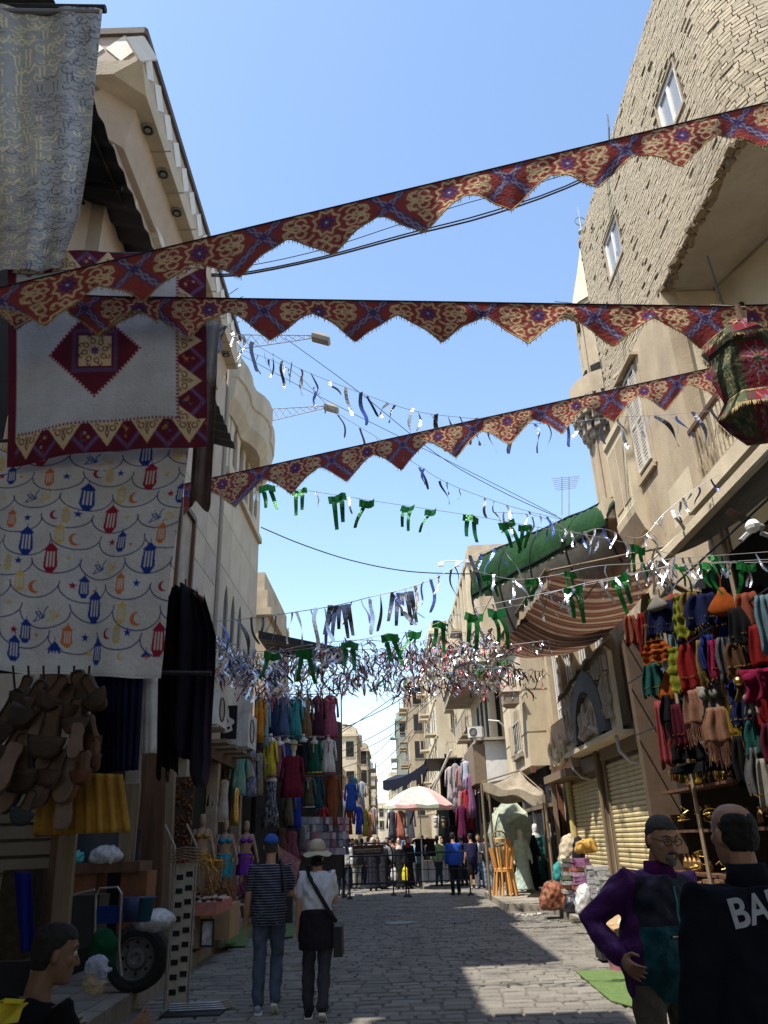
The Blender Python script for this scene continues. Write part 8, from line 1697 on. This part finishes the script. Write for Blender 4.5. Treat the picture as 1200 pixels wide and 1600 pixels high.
g=MB(); g.sph(c+Vector((0,0,.36)),(.17,.17,.14),12); g.sph(c+Vector((.1,.05,.48)),(.08,.08,.1),10); me=remesh(g,.014,0,.03,16); me.materials.append(mat('white_tissue',(.62,.60,.55),.8,.15,20,.4)); link('tissue_heap',me,None,None,(0,0,0),'crumpled white tissue heaped in the pink bucket','tissue')
for k,(px,py,r,lb) in enumerate(((825,1432,.14,'small heap of white litter on the shaded road by the kerb step'),(560,1400,.05,'scraps of white paper on the road by the barrier'))):
    c=atZ(px,py,.01); g=MB()
    for i in range(14 if k==0 else 9): g.box(c+Vector((rnd.uniform(-2.2,2.2)*r,rnd.uniform(-1,1)*r,.02+rnd.uniform(0,.03))),(rnd.uniform(.04,.1),.05,.03),rz=rnd.uniform(0,3),rx=rnd.uniform(-.5,.5))
    tag(g.build('litter',M['wwood']),lb,'litter',kind='stuff')
# ------------------------------------------------------------------ barriers
def barrier(label,x0,x1,Y,z0,z1,post=None,bars=7,sign=False,arch=False,ext=None):
    t=T('crowd_barrier',label,'barrier',((x0+x1)/2,Y,0),0,'black steel barriers across the street'); m=M['iron']
    pts=[(x0,Y,z0),(x0,Y,z1),(x1,Y,z1),(x1,Y,z0)]
    if arch: r=.28; pts=[(x0,Y,z0),(x0,Y,z1-r)]+[(x0+r-r*math.cos(a),Y,z1-r+r*math.sin(a)) for a in (PI/8,PI/4,3*PI/8,PI/2)]+[(x1-r+r*math.sin(a),Y,z1-r+r*math.cos(a)) for a in (0,PI/8,PI/4,3*PI/8,PI/2)]+[(x1,Y,z0)]
    MB().tube(pts,.026,8).build('frame',m,t); MB().tube([(x0,Y,z0+.02),(x1,Y,z0+.02)],.02,6).build('bottom_rail',m,t)
    me=MB().tube([(0,0,z0),(0,0,z1-(.45 if sign else 0))],.012,5).mesh('bar',m)
    for k in range(1,bars): inst(me,'bar',t,(x0+(x1-x0)*k/bars,Y,0))
    MB().tube([(x0,Y,z0+.42*(z1-z0)),(x1,Y,z0+.42*(z1-z0))],.012,5).build('mid_rail',m,t)
    for x in (x0,x1):
        if post is not None: g=MB(); g.tube([(x,Y,z0),(x,Y,.0)],.026,6); g.lathe([(.10,0),(.10,.03),(.04,.09)],(x,Y,0),12); g.build('foot',m,t)
    if sign:
        s=MB(); s.bb((x0+.3,Y-.03,z1-.34),(x1-.28,Y-.01,z1-.04)); o=s.build('sign_plate',mat('brown_plate',(.06,.025,.02),.6),t); g=MB()
        for k in range(15): x=x0+.36+k*(x1-x0-.7)/15; g.tube([(x+.02*math.cos(a)*1.4,Y-.036,z1-.19+.035*math.sin(a)) for a in (0,1,2,3,4.2)],.008,4); 
        g.tube([(x0+.36,Y-.036,z1-.25),(x1-.36,Y-.036,z1-.25)],.006,4); g.build('script',M['tanl'],o)
    return t
barrier('tall arched black barrier with a small brown script sign, left and behind',-1.72,-.12,27.6,.35,1.58,1,7,True,True)
barrier('left-hand black barrier in front, standing on a domed foot',-1.48,.28,26.6,.42,1.22,1,6)
barrier('right-hand black barrier beside the blue-jacket man',.36,2.28,26.5,.42,1.26,1,6)
# middle distance stalls
tb=T('market_table','stall table with white cloth and piles of folded jeans under the pink umbrella','table',(1.4,32.6,0)); MB().bb((.9,32.2,.85),(2.5,33.2,.9)).build('tabletop',M['wood'],tb)
g=MB(); g.grid(lambda u,v:Vector((.95+u*1.1,32.17-.03*math.sin(u*30),.9-v*.75)),40,4,thick=.005); g.build('cloth',cloth((.62,.62,.64)),tb)
for k in range(6):
    for j in range(3): MB().box((1.55+j*.33,32.6,.95+k*.075),(.3,.35,.07),rz=rnd.uniform(-.1,.1)).build('folded_jeans',[cloth((.05,.08,.14)),cloth((.10,.14,.2)),cloth((.3,.28,.25))][(k+j)%3],tb)
for x,y in ((.95,32.3),(2.4,32.3),(.95,33.1),(2.4,33.1)): MB().tube([(x,y,0),(x,y,.85)],.03,5).build('leg',M['iron'],tb)
for i,(px,lb) in enumerate(((655,'left of the two black t-shirts hung over the market table'),(672,'right of the two black t-shirts hung over the market table'))): garment('hanging_shirt',lb,atY(px,1311,31.6),.42,.6,(.015,.015,.018),sleeve='short',group='t-shirts over the market table',flare=1.)
for i,px in enumerate((681,693)): 
    c=atY(px,1281,33); t=T('display_mannequin',['left','right'][i]+' display head wearing a cap above the jeans table','mannequin',tuple(c)); g=MB(); g.sph(c,(.1,.11,.14),10); g.tube([c,c+Vector((0,0,-.3))],[.06,.08],8); g.build('head',M['plawhite'] if i==0 else M['plaskin'],t,smooth=True); g=MB(); g.sph(c+Vector((0,-.0,.06)),(.11,.12,.09),10); g.build('cap',cloth((.5,.5,.5)) if i==0 else cloth((.03,.03,.03)),t,smooth=True)
GR='clothes hung on the right-hand middle stalls'
for i,(px,py,h,w,c,l) in enumerate(((703,1200,60,.35,(.45,.4,.4),'pale shirt hung highest left under the dark canopy'),(711,1195,70,.35,(.3,.28,.3),'grey patterned dress under the dark canopy'),(719,1200,75,.35,(.35,.2,.2),'rose patterned dress under the dark canopy'),(727,1190,40,.3,(.4,.45,.55),'light blue and white scarf at the outer edge of the dark canopy'),(729,1235,55,.4,(.35,.03,.04),'crimson dress by the black side panel'),(721,1260,50,.4,(.12,.02,.06),'wine dress low under the dark canopy'),(735,1212,60,.3,(.2,.1,.2),'violet striped dress by the black side panel'),(640,1265,55,.35,(.5,.5,.5),'white cloth hung behind the pink umbrella left'),(625,1268,45,.35,(.4,.15,.1),'brick-red dress far behind the pink umbrella'),(612,1268,45,.35,(.1,.1,.15),'navy dress far behind the pink umbrella'),(690,1262,45,.4,(.1,.15,.12),'dark green top behind the pink umbrella'),(700,1290,30,.5,(.03,.03,.04),'black jacket hung at the right of the pink umbrella'))):
    a=atY(px,py,33-.2*i if i<7 else 36); garment('hanging_dress',l,a,w,h*(33*.93)/F_PX,c,group=GR,rz=rnd.uniform(-.5,.5))
for i,(px,c,l) in enumerate(((791,(.45,.40,.32),'beige pleated curtain hung at the robe shop entrance'),(779,(.40,.36,.3),'cream cloth hung left of the pleated curtain'))): pleated('hanging_curtain',l,'cloth',((px-8,1262),(px+9,1262),(px+9,1325),(px-8,1325)),26.3,c,5,.04)
for i in range(4):
    z=3.3; tw=T('roof_tank',['round grey tank on the brick-brown far flats','white satellite dish on the sunlit apartment block','small roof hut on the sunlit apartment block','water tank on the low far building'][i],['tank','satellite dish','hut','tank'][i],((-4.4,98,12) if i==0 else (-4.6,82,11.8) if i==1 else (-5.4,84,11.8) if i==2 else (-3.6,118,10.5)))
    x,y,z0=tw.location; g=MB()
    if i==1: g.lathe([(.0,.0),(.3,.05),(.55,.2)],(x,y,z0+.9),14,cap=False); g.tube([(x,y,z0),(x,y,z0+.9)],.05,6)
    elif i==2: g.bb((x-1,y,z0),(x+.6,y+2,z0+1.6))
    else: g.lathe([(.7,0),(.7,1.3),(.5,1.5),(.1,1.6)],(x,y,z0+.5),14); g.box((x,y,z0+.25),(1.2,1.2,.5))
    g.build('body',M['galv'] if i!=2 else M['tan'],tw)
sg3=T('balcony_goods','row of slim stall awnings and goods down the left side beyond the stalls','awning',(-4,40,2.6))
for k in range(6): g=MB(); y=37+k*4.; g.prism([(-4.9,3.2),(-3.1,2.75),(-3.1,2.7),(-4.9,3.1)],(0,y,0),UX,UZ,(0,3.2,0)); g.build('sheet',cloth(((.3,.25,.2),(.5,.48,.45),(.12,.15,.2),(.35,.12,.08))[k%4]),sg3)
